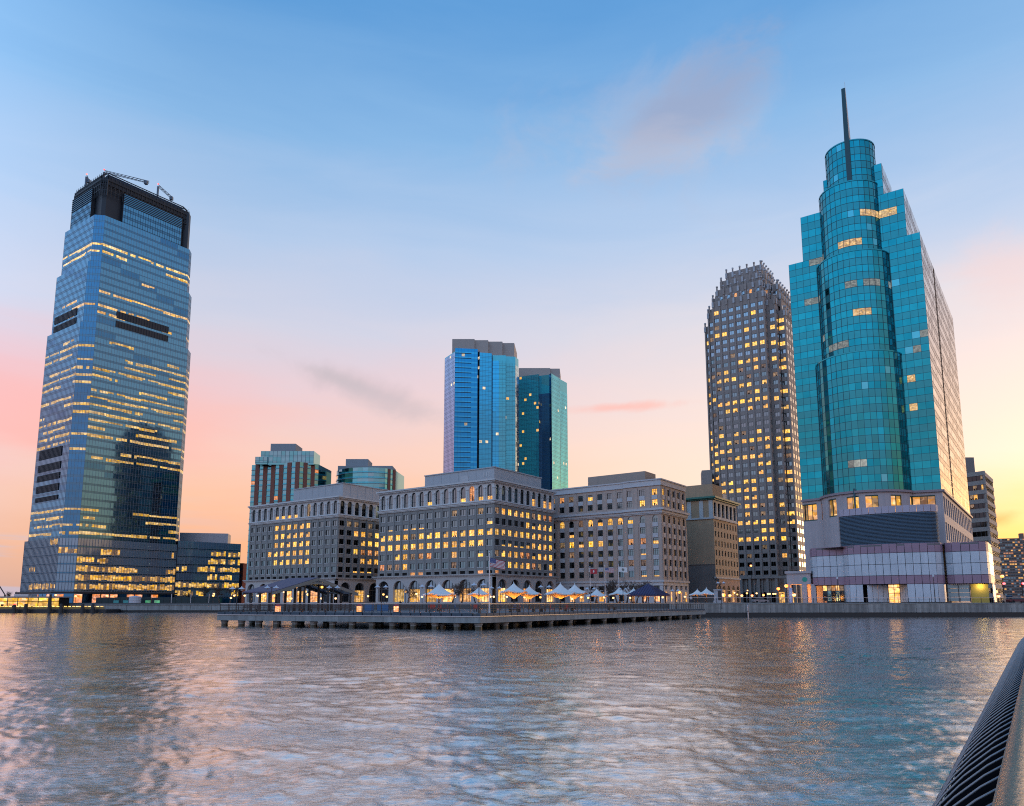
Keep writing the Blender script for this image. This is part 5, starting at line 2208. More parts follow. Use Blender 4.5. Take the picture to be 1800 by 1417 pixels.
def clad(path, step, zones, open_fn=None):
    pts = ribbon(path, step)
    inner = MB()
    for a, b in zip(pts[:-1], pts[1:]):
        fc = Face(a, b)
        opn = bool(open_fn and open_fn(proj(fc.p(fc.L / 2, 4.2)), 3.2))
        fc.quad(inner, 0, fc.L, 7.7 if opn else LAND, 18.0, -.15)
        for name, m, za, zb in zones:
            if open_fn and open_fn(proj(fc.p(fc.L / 2, za + 1)), za):
                continue
            pn = MB()
            fc.box(pn, GAP, fc.L - GAP, za + GAP, zb - GAP, -.12, random.uniform(-.01, .02))
            pn.build(name, m, FT)
    inner.build('panel_backing', M_DARK, FT)
    return pts


def entrance(pp, za):
    return za < 7 and (1524 < pp[0] < 1600)


def left_open(pp, za):
    return za < 7


def right_open(pp, za):
    return za < 7 and pp[0] < 1747


lp = clad(left_path, 1.9, bands, left_open)
mp = clad(mid_path, 1.75, bands, entrance)
rp = clad(right_path, 1.9, bands, right_open)
roofp = MB()
roofp.prism([*lp, *mp, *rp, FP(-8, 14), FP(30, 4)], 17.6, 17.95, 0)
roofp.build('podium_roof', M_ROOF, FT)
# recessed lit entrance
en = MB()
def gnd(px, t_, z=LAND):
    """point on the line t = const seen in column px"""
    k = (lean(px, 1040) - 900) / 1340
    b = N0 + UD * t_
    s = (k * b.y - b.x) / (VD.x - k * VD.y)
    return FP(s, t_)


e0, e1 = gnd(1562, -9.6), gnd(1582, -9.6)
fe = Face(e0, e1)
fe.quad(en, 0, fe.L, LAND, 7.7, .02, 0)
for u in (0, fe.L / 2, fe.L):
    fe.box(en, u - .06, u + .06, LAND, 7.7, .02, .1, 1)
for z in (5.4, 6.9):
    fe.box(en, 0, fe.L, z, z + .1, .021, .1, 1)
en.build('lit_entrance', [_M_DOORG, M_FRAME], FT)
for a, b in ((gnd(1525, -13.0), e0), (e1, gnd(1601, -12.6))):
    fc = Face(a, b)
    for k in range(4):
        pn = MB()
        fc.box(pn, fc.L * k / 4 + GAP, fc.L * (k + 1) / 4 - GAP, 3.2, 7.7, -.2, 0)
        pn.build('white_panel', M_WHITE, FT)
M_SHADEL = pmat('grey_striped_blind', (.36, .40, .38), .6, var=.2)


def street_glazing(a, b, nx, nz, mats, name):
    fc = Face(a, b)
    for i in range(nx):
        for k in range(nz):
            g_ = MB()
            u0, u1 = fc.L * i / nx, fc.L * (i + 1) / nx
            z0_, z1_ = 3.4 + 4.3 * k / nz, 3.4 + 4.3 * (k + 1) / nz
            fc.box(g_, u0 + .05, u1 - .05, z0_ + .05, z1_ - .05, .0, .06, 0)
            g_.build(name, mats(i, k), FT)
    fr = MB()
    for i in range(nx + 1):
        u = fc.L * i / nx
        fc.box(fr, u - .08, u + .08, 3.2, 7.75, -.05, .14)
    fr.build('glazing_bar', M_FRAME, FT)


street_glazing(gnd(1447, -8.6), gnd(1484, -9.2), 5, 3, lambda i, k: (_M_DOORG if (i + k) % 3 else M_DIM) if k == 2 else (M_TEALP if k < 2 and i % 2 else M_WDARK), 'street_pane')
street_glazing(gnd(1666, -7.8), gnd(1705, -8.4), 2, 4, lambda i, k: M_SHADEL, 'street_pane')
M_YEL = pmat('ochre_wall', (.42, .33, .07), .7, var=.25)
yw = MB()
fy = Face(gnd(1707, -7.6), gnd(1738, -6.2))
fy.box(yw, 0, fy.L, LAND, 7.7, -.3, 0)
yw.build('ochre_wall', M_YEL, FT)
ly = fy.p(fy.L * .55, 7.2, .9)
lamp_point('porch_light', ly, 190, (1, .72, .30), .3, FT)

# louvred screen over the bowed front
spath = smooth_path([PT(1479, -7.0), PT(1480, -9.4), PT(1490, -10.9), PT(1530, -12.0), PT(1585, -11.8), PT(1632, -10.4), PT(1650, -9.2), PT(1657, -7.0)], 5)
sw = ribbon(spath, 1.6)
bk = MB()
for a, b in zip(sw[:-1], sw[1:]):
    fc = Face(a, b)
    fc.quad(bk, 0, fc.L, 18.0, 26.3, -.25)
    pn = MB()
    fc.box(pn, GAP, fc.L - GAP, 26.3, 28.1, -.2, .08)
    pn.build('lilac_panel', M_LILAC, FT)
bk.build('screen_backing', M_LOUV, FT)
nl = 22
for k in range(nl):
    z = 18.3 + (26.2 - 18.3) * k / nl
    sl = MB()
    for a, b in zip(sw[:-1], sw[1:]):
        fc = Face(a, b)
        sl.face([fc.p(-.02, z, .05), fc.p(fc.L + .02, z, .05), fc.p(fc.L + .02, z + .30, -.18), fc.p(-.02, z + .30, -.18)], 0)
        sl.face([fc.p(-.02, z - .05, -.1), fc.p(fc.L + .02, z - .05, -.1), fc.p(fc.L + .02, z, .05), fc.p(-.02, z, .05)], 0)
    sl.build('screen_slat', M_LOUV, FT)
for z0_, z1_ in ((9.0, 21.5),):
    for s in (27.6, 31.0):
        mb = MB()
        fc = Face(FP(s, -.15), FP(s - .35, -.15))
        fc.box(mb, 0, .5, 14, 25.5, 0, .3)
        mb.build('wall_slot', M_DARK, FT)
# porch on the left with piers and a round green emblem
pa, pb = gnd(1384, -8.5), gnd(1426, -8.0)
fp_ = Face(pa, pb)
pc = MB()
fp_.box(pc, 0, fp_.L, 8.2, 11.2, -9, 0)
fp_.box(pc, -.4, fp_.L + .3, 11.2, 11.9, -9.3, .35)
pc.build('porch_beam', M_WALLP, FT)
for u in (.0, fp_.L * .62, fp_.L - .05):
    pr = MB()
    fp_.box(pr, u, u + (1.3 if u else .9), LAND, 8.2, -1.2, -.01)
    pr.build('porch_pier', M_WALLP, FT)
em = MB()
cz, cu = 9.5, fp_.L * .76
em.face([fp_.p(cu + .68 * math.cos(2 * math.pi * k / 20), cz + .68 * math.sin(2 * math.pi * k / 20), .05) for k in range(20)])
em.build('round_emblem', pmat('green_emblem', (.02, .33, .24), .5), FT)
sg = MB()
fs_ = Face(gnd(1387, -9.5), gnd(1392.5, -9.5))
fs_.box(sg, 0, fs_.L, LAND + .1, 7.2, -.2, 0)
so = thing('banner_sign', 'tall pale blue upright sign board beside the porch piers', 'sign', fs_.p(fs_.L / 2, LAND))
sg.build('board', pmat('pale_blue_board', (.42, .50, .72), .5), so)
sg2 = MB()
for k in range(6):
    fs_.box(sg2, fs_.L * .2, fs_.L * .8, 4 + k * .45, 4.15 + k * .45, .001, .02)
sg2.build('board_stripe', pmat('pale_stripe', (.75, .77, .8), .5), so, kind='stuff')
lamp_point('porch_glow', fp_.p(fp_.L * .35, 6.5, -4), 1500, (1, .38, .10), .4, FT)
# ------------------------------------------------------------------ small things on pier and promenade
M_GLOBE = litmat('lamp_globe', (1.0, .48, .10), 2.6, .1, base=(.8, .7, .5))
M_GLOBEO = litmat('sodium_lamp', (1.0, .27, .025), 2.8, .1, base=(.8, .5, .2))
M_CAP = pmat('pale_lamp_hood', (.55, .57, .60), .4)
M_STEELG = pmat('grey_green_steel', (.16, .19, .19), .5, .2)
M_PURPLE = pmat('purple_metal_roof', (.055, .04, .085), .55, .0, var=.12)
M_FABRIC = pmat('white_canvas', (.72, .70, .65), .75, var=.06, scale=.8)


def floor_z(p):
    return DECK if p.y < 160 and p.y < 165 else LAND


# open pavilion with a trussed gable
gA_ = at(479, 1042, 108)
g0 = Vector((gA_.x, gA_.y, 0))
k = (628 - 900) / 1340
tg = (k * g0.y - g0.x) / (UD.x - k * UD.y)
g1 = g0 + UD * tg
pav = thing('pavilion', 'open timber pavilion with a trussed gable and rows of lit globe lamps', 'pavilion', (g0.x, g0.y, DECK))
ze = gA_.z
zr = at(552, 1017, (g0.y + g1.y) / 2).z
gm = (g0 + g1) / 2
LEN = 7.0
rf = MB()
for s0, s1 in ((g0, gm), (g1, gm)):
    a0, a1 = Vector((s0.x, s0.y, ze)), Vector((s1.x, s1.y, zr))
    b0, b1 = a0 + VD * LEN, a1 + VD * LEN
    up = Vector((0, 0, .18))
    rf.loft([[a0, a1, b1, b0], [a0 + up, a1 + up, b1 + up, b0 + up]])
rf.build('roof', M_PURPLE, pav)
for f in (0.0, .5, 1.0):
    tr = MB()
    A, B, C = (Vector((p.x, p.y, z)) + VD * (LEN * f) for p, z in ((g0, ze - .1), (gm, zr - .1), (g1, ze - .1)))
    tr.bar(A, B, .28, 0, .4)
    tr.bar(B, C, .28, 0, .4)
    # bowed tie
    prev = None
    for q in range(13):
        x = q / 12
        P = A.lerp(C, .14 + .72 * x)
        P.z = ze + .35 + 1.15 * math.sin(math.pi * x)
        if prev is not None:
            tr.bar(prev, P, .2, 0, .26)
        prev = P
    mid = A.lerp(C, .5)
    foot = Vector((mid.x, mid.y, ze + 1.45))
    tr.bar(foot, B, .2)
    for s in (.36, .43, .57, .64):
        P = A.lerp(C, s)
        tr.bar(foot, Vector((P.x, P.y, ze + (zr - ze) * (1 - abs(s - .5) * 2) - .1)), .15)
    tr.build('truss', M_STEELG, pav)
for f in (.03, .34, .66, .97):
    for s in (.08, .36, .64, .92):
        P = g0.lerp(g1, s) + VD * (LEN * f)
        c_ = MB()
        c_.bar((P.x, P.y, DECK), (P.x, P.y, ze + (zr - ze) * (1 - abs(s - .5) * 2) - .2), .30)
        c_.build('column', M_IRON, pav)


def globe_lamp(label, p, r=.17, m=None, energy=0, hang=0.0, col=(1, .58, .2), grp=None, cat='lamp'):
    """small lit lamp: globe with a bracket or rod"""
    t = thing('globe_lamp', label, cat, p, grp)
    b = MB()
    b.lathe([(.03, -r), (r * .8, -r * .6), (r, 0), (r * .8, r * .6), (.04, r)], p, 10)
    b.build('globe', m or M_GLOBE, t, smooth=True)
    b = MB()
    b.lathe([(r * .9, r * .75), (r * .55, r * 1.25), (.05, r * 1.5)], p, 8)
    if hang:
        b.bar((p[0], p[1], p[2] + r), (p[0], p[1], p[2] + hang), .05)
    b.build('hood', M_IRON, t)
    if energy:
        lamp_point('globe_light', p, energy, col, .2, t)
    return t


PAV_LAMPS = ((508, 1031), (521, 1032), (543, 1032), (566, 1032), (499, 1040), (537, 1040), (577, 1040), (475, 1040), (464, 1047), (483, 1047), (453, 1047), (541, 1045))
for n_, (px, py) in enumerate(PAV_LAMPS):
    Y = 118 + (n_ % 3) * 4
    p = at(px, py, Y)
    row_ = 'upper' if py < 1035 else 'middle' if py < 1042 else 'lower'
    mates = sorted(x for x, y in PAV_LAMPS if (y < 1035) == (py < 1035) and (y < 1042) == (py < 1042))
    globe_lamp('globe lamp in the %s row under the trussed pavilion roof, %s from the left' % (row_, ('first', 'second', 'third', 'fourth')[mates.index(px)]), p, .2, None, 150 if n_ in (1, 3, 5, 7, 9) else 0, .5, grp='lamps hanging in the trussed pavilion')

# hip-roofed pavilion
hp = Vector((gx(1155, 170), 170, 0))
hv, hu = 7.6, 7.4
hk = thing('kiosk_pavilion', 'square pavilion with a purple standing-seam hipped roof', 'pavilion', (hp.x, hp.y, LAND))
c4 = [hp + VD * hv, hp, hp + UD * hu, hp + VD * hv + UD * hu]
zE_, zR_ = at(1155, 1045.5, 170).z, at(1139, 1026, 175).z
ap = hp + VD * hv / 2 + UD * hu / 2
rf = MB()
for a, b in zip(c4, c4[1:] + c4[:1]):
    rf.face([(a.x, a.y, zE_), (b.x, b.y, zE_), (ap.x, ap.y, zR_)])
rf.face([(a.x, a.y, zE_ - .02) for a in reversed(c4)])
rf.prism(offset_poly(c4, .05), zE_ - .3, zE_ - .03, 0)
rf.build('roof', M_PURPLE, hk)
for a, b in ((c4[0], c4[1]), (c4[1], c4[2])):
    for q in range(1, 12):
        f = q / 12
        e = a.lerp(b, f)
        tt = 1 - abs(f - .5) * 2
        m_ = a.lerp(b, .5)
        top = e.lerp(ap + (e - m_), tt)
        sm = MB()
        sm.bar((e.x, e.y, zE_ + .03), (top.x, top.y, zE_ + (zR_ - zE_) * tt + .03), .09, 0, .1)
        sm.build('roof_seam', M_PURPLE, hk)
for s in offset_poly(c4, .9):
    c_ = MB()
    c_.bar((s[0], s[1], LAND), (s[0], s[1], zE_ - .25), .26)
    c_.build('column', M_IRON, hk)
for a, b in ((c4[0], c4[1]), (c4[1], c4[2])):
    m_ = a.lerp(b, .5) + (ap - a.lerp(b, .5)).normalized() * .9
    c_ = MB()
    c_.bar((m_.x, m_.y, LAND), (m_.x, m_.y, zE_ - .25), .24)
    c_.build('column', M_IRON, hk)
lamp_point('pavilion_light', (ap.x, ap.y, zE_ - .6), 900, (1, .45, .14), .3, hk)

# canvas parasols: concave cap over an up-lit funnel
M_FUNNEL = bpy.data.materials.new('uplit_canvas')
M_FUNNEL.use_nodes = True
_t = NT(M_FUNNEL.node_tree)
_d, _tr = _t.n('ShaderNodeBsdfDiffuse'), _t.n('ShaderNodeBsdfTranslucent')
_d.inputs[0].default_value = (.7, .62, .5, 1)
_tr.inputs[0].default_value = (.8, .66, .45, 1)
_mx = _t.n('ShaderNodeMixShader')
_mx.inputs[0].default_value = .5
_t.set(_mx.inputs[1], _d.outputs[0])
_t.set(_mx.inputs[2], _tr.outputs[0])
_t.set(_t.n('ShaderNodeOutputMaterial').inputs[0], _mx.outputs[0])


def parasol(label, px, py, x0, x1, Y, glow):
    ap_ = at(px, py, Y)
    z0 = LAND if Y > 163 else DECK
    R = (x1 - x0) / 2 / 1340 * Y * 1.06
    H = ap_.z - z0
    t = thing('parasol', label, 'parasol', (ap_.x, ap_.y, z0), 'canvas parasols on the promenade')
    N = 24
    rot = .35

    def ring(fr, z, drop):
        out = []
        for k in range(N):
            a = 2 * math.pi * k / N + rot
            c8 = abs(math.cos(2 * (a - rot)))
            rr = R * fr * (.86 + .16 * c8 * fr)
            out.append((ap_.x + rr * math.cos(a), ap_.y + rr * math.sin(a), z - drop * c8 * fr * .12))
        return out
    cap = MB()
    zt_, ze_ = ap_.z, ap_.z - R * .54
    loops = []
    for q in range(9):
        f = .012 + .988 * q / 8
        loops.append(ring(f, ze_ + (zt_ - ze_) * (1 - f) ** 1.7, R))
    cap.loft(loops, 0, caps=False)
    loops2 = [ring(1, ze_ - .03, R), ring(1.0, ze_ - .16, R)]
    cap.loft(loops2, 0, caps=False)
    cap.build('canopy', M_FABRIC, t, smooth=True)
    fn = MB()
    zl = max(z0 + 1.9, ze_ - R * .62)
    loops = []
    for q in range(7):
        f = 1 - q / 6 * .965
        loops.append(ring(f * .985, ze_ - .17 - (ze_ - .17 - zl) * (1 - f) ** 1.5, R))
    fn.loft(loops, 0, caps=False)
    fn.build('funnel', M_FUNNEL, t, smooth=True)
    ms = MB()
    ms.tube([(ap_.x, ap_.y, z0), (ap_.x, ap_.y, zl + .1)], [.13, .1], 8)
    ms.lathe([(.35, 0), (.32, .25), (.14, .3)], (ap_.x, ap_.y, z0), 10)
    ms.build('mast', M_IRON, t)
    fi = MB()
    fi.lathe([(.06, -.1), (.09, .02), (.02, .22)], (ap_.x, ap_.y, ap_.z), 8)
    fi.build('finial', M_CAP, t)
    if glow:
        lamp_point('uplight', (ap_.x, ap_.y, ze_ - R * .22), 230 * glow * R, (1, .34, .045), .35, t)
    return t


for a in (('large up-lit white parasol nearest the trussed pavilion', 772, 1026, 743, 801, 118, 1.1),
          ('small up-lit parasol just beside the tall flagpole', 842, 1031.5, 822, 861, 146, 1.0),
          ('white parasol behind the striped flag, the left of an overlapping pair', 903, 1024.6, 876, 923, 138, .35),
          ('white parasol overlapping its taller neighbour, standing past the flagpole', 930.4, 1030, 909, 951, 148, .35),
          ('widest white parasol in front of the beige block', 985, 1025.5, 957, 1012, 138, .3),
          ('white parasol half behind the widest one in front of the beige block', 1010, 1027, 988, 1033, 150, .12),
          ('small up-lit parasol below the red flag', 1049, 1035, 1029, 1066, 176, .9),
          ('white parasol below the white flag', 1088.6, 1033, 1068, 1103, 172, .12),
          ('white parasol touching the purple-roofed pavilion', 1113.6, 1034, 1097, 1130, 178, .12),
          ('up-lit parasol on the street side, the farther of the pair by the statue', 1225.6, 1036, 1212, 1240, 190, 1.0),
          ('up-lit parasol right beside the statue plinth', 1241.6, 1033.7, 1226, 1258, 182, 1.0)):
    parasol(*a)

# promenade lamps with two saucer hoods
lp_me = {}


def saucer_lamp(label, px, py, Y):
    top = at(px, py, Y)
    z0 = LAND if Y > 163 else DECK
    t = thing('promenade_lamp', label, 'street lamp', (top.x, top.y, z0), 'two-headed promenade lamps')
    H = top.z - z0
    mb = MB()
    mb.tube([(top.x, top.y, z0), (top.x, top.y, z0 + .5), (top.x, top.y, z0 + H * .97)], [.14, .07, .05], 8)
    mb.build('post', M_IRON, t)
    arm = MB()
    arm.bar((top.x - .6, top.y, z0 + H * .93), (top.x + .6, top.y, z0 + H * .93), .06)
    arm.build('cross_arm', M_IRON, t)
    for s in (-.6, .6):
        hd = MB()
        hd.lathe([(.44, -.12), (.40, -.05), (.2, .06), (.07, .16), (.03, .28)], (top.x + s, top.y, z0 + H * .95), 12)
        hd.build('hood', M_CAP, t, smooth=True)
        gl = MB()
        gl.lathe([(.04, -.34), (.13, -.28), (.15, -.14)], (top.x + s, top.y, z0 + H * .95), 8)
        gl.build('lens', M_CAP, t)


for a in (('lone lamp at the far left end of the pier', 417, 1032, 100), ('lamp standing before the left half of the trussed pavilion', 478, 1030, 104),
          ('lamp standing before the right slope of the trussed pavilion', 586, 1030, 112), ('lamp between the trussed pavilion and the large up-lit parasol', 671, 1029, 110),
          ('lamp at the left edge of the large up-lit parasol', 750, 1028, 104), ('tall lamp in front of the small parasol beside the flagpole', 842, 1025, 94),
          ('lamp just past the tall flagpole', 871, 1031, 118), ('lamp left of the widest white parasol', 958, 1029, 112),
          ('lamp beside the parasol below the red flag', 1038, 1033, 136), ('lamp behind the parasols below the white flag', 1095, 1034, 168),
          ('lamp past the purple-roofed pavilion', 1187, 1036, 160), ('lamp in front of the statue plinth', 1267, 1022, 158)):
    saucer_lamp(*a)
for lab, px, py in (('thin dark lamp post on the quay before the left podium windows', 1471.6, 1018), ('thin dark lamp post on the quay beside the recessed entrance', 1640.5, 1014)):
    p = at(px, py, 172)
    t = thing('quay_lamp', lab, 'street lamp', (p.x, p.y, LAND), 'slim quay lamps')
    mb = MB()
    mb.tube([(p.x, p.y, LAND), (p.x, p.y, p.z)], [.11, .06], 8)
    mb.build('post', M_IRON, t)
    mb = MB()
    mb.lathe([(.08, 0), (.2, .1), (.2, .5), (.1, .6)], (p.x, p.y, p.z - .1), 8)
    mb.build('lantern', M_CAP, t)

# flags -----------------------------------------------------------------
M_POLE = pmat('white_flagpole', (.6, .62, .64), .35, .2)
M_FRED, M_FWHT, M_FBLU = pmat('flag_red', (.45, .04, .05), .8), pmat('flag_white', (.72, .72, .70), .8), pmat('flag_blue', (.03, .05, .20), .8)


def flag(label, px, py0, pyb, Y, fx1, fy0, fy1, kind_, droop, z0):
    top = at(px, py0, Y)
    t = thing('flagpole', label, 'flag', (top.x, top.y, z0))
    mb = MB()
    mb.tube([(top.x, top.y, z0), (top.x, top.y, top.z)], [.09, .05], 8)
    mb.build('pole', M_POLE, t)
    mb = MB()
    mb.lathe([(.03, -.12), (.13, 0), (.03, .13)], (top.x, top.y, top.z + .1), 8)
    mb.build('ball', M_CAP, t)
    W = (fx1 - px) / 1340 * Y
    za, zb = at(px, fy0, Y).z, at(px, fy1, Y).z
    NX, NZ = 18, 13
    cloth, canton, mark = MB(), MB(), MB()

    def P(x, v):
        wave = .16 * math.sin(x * 7.5 + .6 + v) * x ** .5 * W * .28
        return Vector((top.x + .06 + W * x, top.y + wave, zb + (za - zb) * v - droop * x ** 1.2 + .05 * math.sin(x * 9) * x))
    for i in range(NX):
        for j in range(NZ):
            q = [P(i / NX, j / NZ), P((i + 1) / NX, j / NZ), P((i + 1) / NX, (j + 1) / NZ), P(i / NX, (j + 1) / NZ)]
            if kind_ == 'stars':
                blue = i < 7 and j >= 6
                cloth.face(q, 2 if blue else (0 if j % 2 == 0 else 1))
            else:
                cloth.face(q, 0 if kind_ == 'red' else 1)
    o = cloth.build('cloth', [M_FRED, M_FWHT, M_FBLU], t, smooth=True)
    if kind_ == 'stars':
        for i in range(6):
            for j in range(5):
                c = P(.03 + .055 * i + .027 * (j % 2), .52 + .1 * j)
                h = W * .013
                mark.face([c + Vector((h * math.cos(a), -.03, h * math.sin(a))) for a in (0.5 + 1.257 * k for k in range(5))])
        mark.build('star', M_FWHT, t, kind='stuff')
    else:
        pts = [(.5, .8), (.62, .62), (.56, .3), (.44, .3), (.38, .62)] if kind_ == 'red' else [(.5 + .16 * math.cos(a), .5 + .26 * math.sin(a)) for a in (6.283 * k / 12 for k in range(12))]
        mark.face([P(*q) + Vector((0, -.05, 0)) for q in pts])
        mark.build('emblem', M_FWHT if kind_ == 'red' else pmat('flag_grey', (.22, .22, .20), .8), t)


flag('tall white flagpole flying a large red, white and blue striped flag', 860.5, 972, 1078, 95, 887, 981, 996, 'stars', .45, DECK)
flag('flagpole with a small red flag before the beige block', 1037, 997, 1060, 178, 1049, 1000, 1008.5, 'red', .1, LAND)
flag('flagpole with a faded striped flag before the beige block', 1063, 995, 1060, 180, 1079, 998, 1006, 'stars', .2, LAND)
flag('flagpole with a white flag bearing a grey emblem', 1087, 993, 1060, 178, 1102, 996, 1005, 'white', .25, LAND)

# bare winter trees -------------------------------------------------------
M_BARK = pmat('bare_bark', (.085, .06, .045), .9)
tree_bank = {}


def tree_meshes(seed):
    if seed in tree_bank:
        return tree_bank[seed]
    rg = random.Random(seed)
    trunk, twig = MB(), MB()

    def grow(p, d, L, r, lvl):
        n = 3
        pts, q = [p], p
        for _ in range(n):
            d = (d + Vector((rg.gauss(0, .16), rg.gauss(0, .16), rg.gauss(.05, .1)))).normalized()
            q = q + d * L / n
            pts.append(q)
        (trunk if lvl == 0 else twig).tube(pts, [r * (1 - .45 * k / n) for k in range(n + 1)], 6 if lvl == 0 else 3)
        if lvl >= 5:
            return
        kids = [5, 4, 3, 3, 3][lvl]
        for _ in range(kids):
            f = rg.uniform(.35, 1.0) if lvl else rg.uniform(.55, 1.0)
            s = p.lerp(q, f)
            az = rg.uniform(0, 6.283)
            tilt = rg.uniform(.45, .95)
            a = d.orthogonal().normalized()
            b = d.cross(a)
            nd = (d * math.cos(tilt) + (a * math.cos(az) + b * math.sin(az)) * math.sin(tilt)).normalized()
            grow(s, nd, L * rg.uniform(.55, .78), max(.022, r * .56), lvl + 1)
    grow(Vector((0, 0, 0)), Vector((0, 0, 1)), 2.6, .22, 0)
    tree_bank[seed] = (trunk.mesh('trunk', M_BARK), twig.mesh('crown', M_BARK))
    return tree_bank[seed]


def bare_tree(label, px, py, Y, seed, grp='bare street trees'):
    top = at(px, py, Y)
    z0 = LAND if Y > 163 else DECK
    t = thing('bare_tree', label, 'tree', (top.x, top.y, z0), grp)
    tm, cm = tree_meshes(seed)
    s = (top.z - z0) / 6.6
    rz = random.uniform(0, 6.28)
    for nm, me in (('trunk', tm), ('crown', cm)):
        o = link(nm, me, t, (0, 0, 0), rz)
        o.scale = (s, s, s)


for i_, (px, py, Y, lab) in enumerate(((1046, 1014, 205, 'bare tree behind the pole of the red flag'), (1068, 1012, 212, 'bare tree below the faded striped flag'),
                                       (1084, 1010, 208, 'bare tree behind the pole of the white flag'), (1101, 1011, 214, 'bare tree just past the white flag'),
                                       (1118, 1012, 210, 'bare tree behind the parasol touching the purple-roofed pavilion'), (1134, 1014, 216, 'bare tree behind the peak of the purple-roofed pavilion'))):
    bare_tree(lab, px, py, Y, i_ % 4)
for i_, (px, py, Y, lab) in enumerate(((796, 1015, 190, 'bare tree just past the large up-lit parasol'), (812, 1013, 196, 'taller bare tree between the two up-lit parasols by the flagpole'),
                                       (836, 1021, 200, 'low bare tree behind the small parasol beside the flagpole'), (718, 1024, 186, 'bare tree before the amber-lit arches'))):
    bare_tree(lab, px, py, Y, i_ % 4)
for i_, (px, py, Y, lab) in enumerate(((334, 1030, 330, 'bare tree at the foot of the low glass wing'), (362, 1024, 340, 'broad bare tree before the end of the low glass wing'),
                                       (388, 1020, 335, 'bare tree in front of the end of the low glass wing'), (406, 1022, 330, 'bare tree next to the narrow red brick building'),
                                       (30, 1033, 420, 'faint bare tree on the far-left skyline'), (20, 1036, 420, 'lower faint bare tree on the far-left skyline'))):
    bare_tree(lab, px, py, Y, i_ % 4, 'bare trees on the left shore')

# statue ------------------------------------------------------------------


def skin_figure(name, joints, edges, radii, mat, parent, loc, rz=0.0, scale=1.0, sub=1):
    me = bpy.data.meshes.new(name)
    me.from_pydata([Vector(j) * scale for j in joints], edges, [])
    o = bpy.data.objects.new(name, me)
    COL.objects.link(o)
    sk = o.modifiers.new('skin', 'SKIN')
    sk.use_smooth_shade = True
    for v, r in zip(me.skin_vertices[0].data, radii):
        rr = r if isinstance(r, tuple) else (r, r)
        v.radius = (rr[0] * scale, rr[1] * scale)
    me.skin_vertices[0].data[0].use_root = True
    ss = o.modifiers.new('sub', 'SUBSURF')
    ss.levels = ss.render_levels = sub
    dg = bpy.context.evaluated_depsgraph_get()
    new = bpy.data.meshes.new_from_object(o.evaluated_get(dg))
    bpy.data.objects.remove(o)
    new.name = name
    new.materials.clear()
    for m_ in mat:
        new.materials.append(m_)
    return new


FIG_J = [(0, 0, .95), (0, 0, 1.15), (0, 0, 1.38), (0, 0, 1.50), (0, -.01, 1.60), (0, -.01, 1.73),
         (.10, 0, .90), (.12, -.02, .50), (.12, .02, .08), (.12, -.12, .04), (-.10, 0, .90), (-.13, .04, .50), (-.13, .10, .08), (-.13, -.04, .04),
         (.20, 0, 1.40), (.25, .02, 1.12), (.24, -.08, .88), (.235, -.10, .79), (-.20, 0, 1.40), (-.25, .03, 1.12), (-.24, -.04, .88), (-.235, -.06, .79)]
FIG_E = [(0, 1), (1, 2), (2, 3), (3, 4), (4, 5), (0, 6), (6, 7), (7, 8), (8, 9), (0, 10), (10, 11), (11, 12), (12, 13), (2, 14), (14, 15), (15, 16), (16, 17), (2, 18), (18, 19), (19, 20), (20, 21)]
FIG_R = [(.15, .11), (.14, .10), (.17, .11), .06, .09, .085, .09, .065, .05, .04, .09, .065, .05, .04, .075, .05, .038, .035, .075, .05, .038, .035]


def person(label, px, Y, rz, top_c, leg_c, H=1.74):
    p = Vector((gx(px, Y), Y, LAND if Y > 163 else DECK))
    t = thing('person', label, 'person', p)
    ms = [pmat('coat_%d_%d' % (top_c[0] * 99, top_c[2] * 99), top_c, .85), pmat('trousers_%d' % (leg_c[0] * 99), leg_c, .85),
          pmat('skin_tone', (.35, .20, .14), .6), pmat('dark_hair', (.03, .02, .015), .8)]
    me = skin_figure('body', FIG_J, FIG_E, FIG_R, ms, t, p, scale=H / 1.8)
    for f in me.polygons:
        z = f.center.z / H
        x = abs(f.center.x)
        f.material_index = 3 if z > .925 or (z > .86 and f.center.y > .02) else 2 if z > .825 or (.40 < z < .50 and x > .19) else 0 if z > .48 else 1
    o = link('body', me, t, (0, 0, .0), rz)
    return t


person('person in a dark coat standing by the railing before the amber arches', 704, 150, .4, (.02, .02, .025), (.02, .02, .03))
person('person in dark clothes beside the purple-roofed pavilion', 1130, 168, 2.0, (.03, .03, .04), (.02, .02, .02))
person('person in a pale pink coat under the purple-roofed pavilion', 1140, 174, 1.0, (.55, .38, .40), (.05, .05, .07))
person('person in a dark coat at the outer edge of the purple-roofed pavilion', 1189, 172, -.6, (.04, .035, .035), (.03, .03, .05))
person('person in a white top near the pair of parasols by the statue', 1215, 178, .2, (.6, .6, .62), (.04, .05, .09))
person('person in a blue jacket walking near the striped flag', 880, 128, 1.4, (.05, .10, .22), (.03, .03, .04))

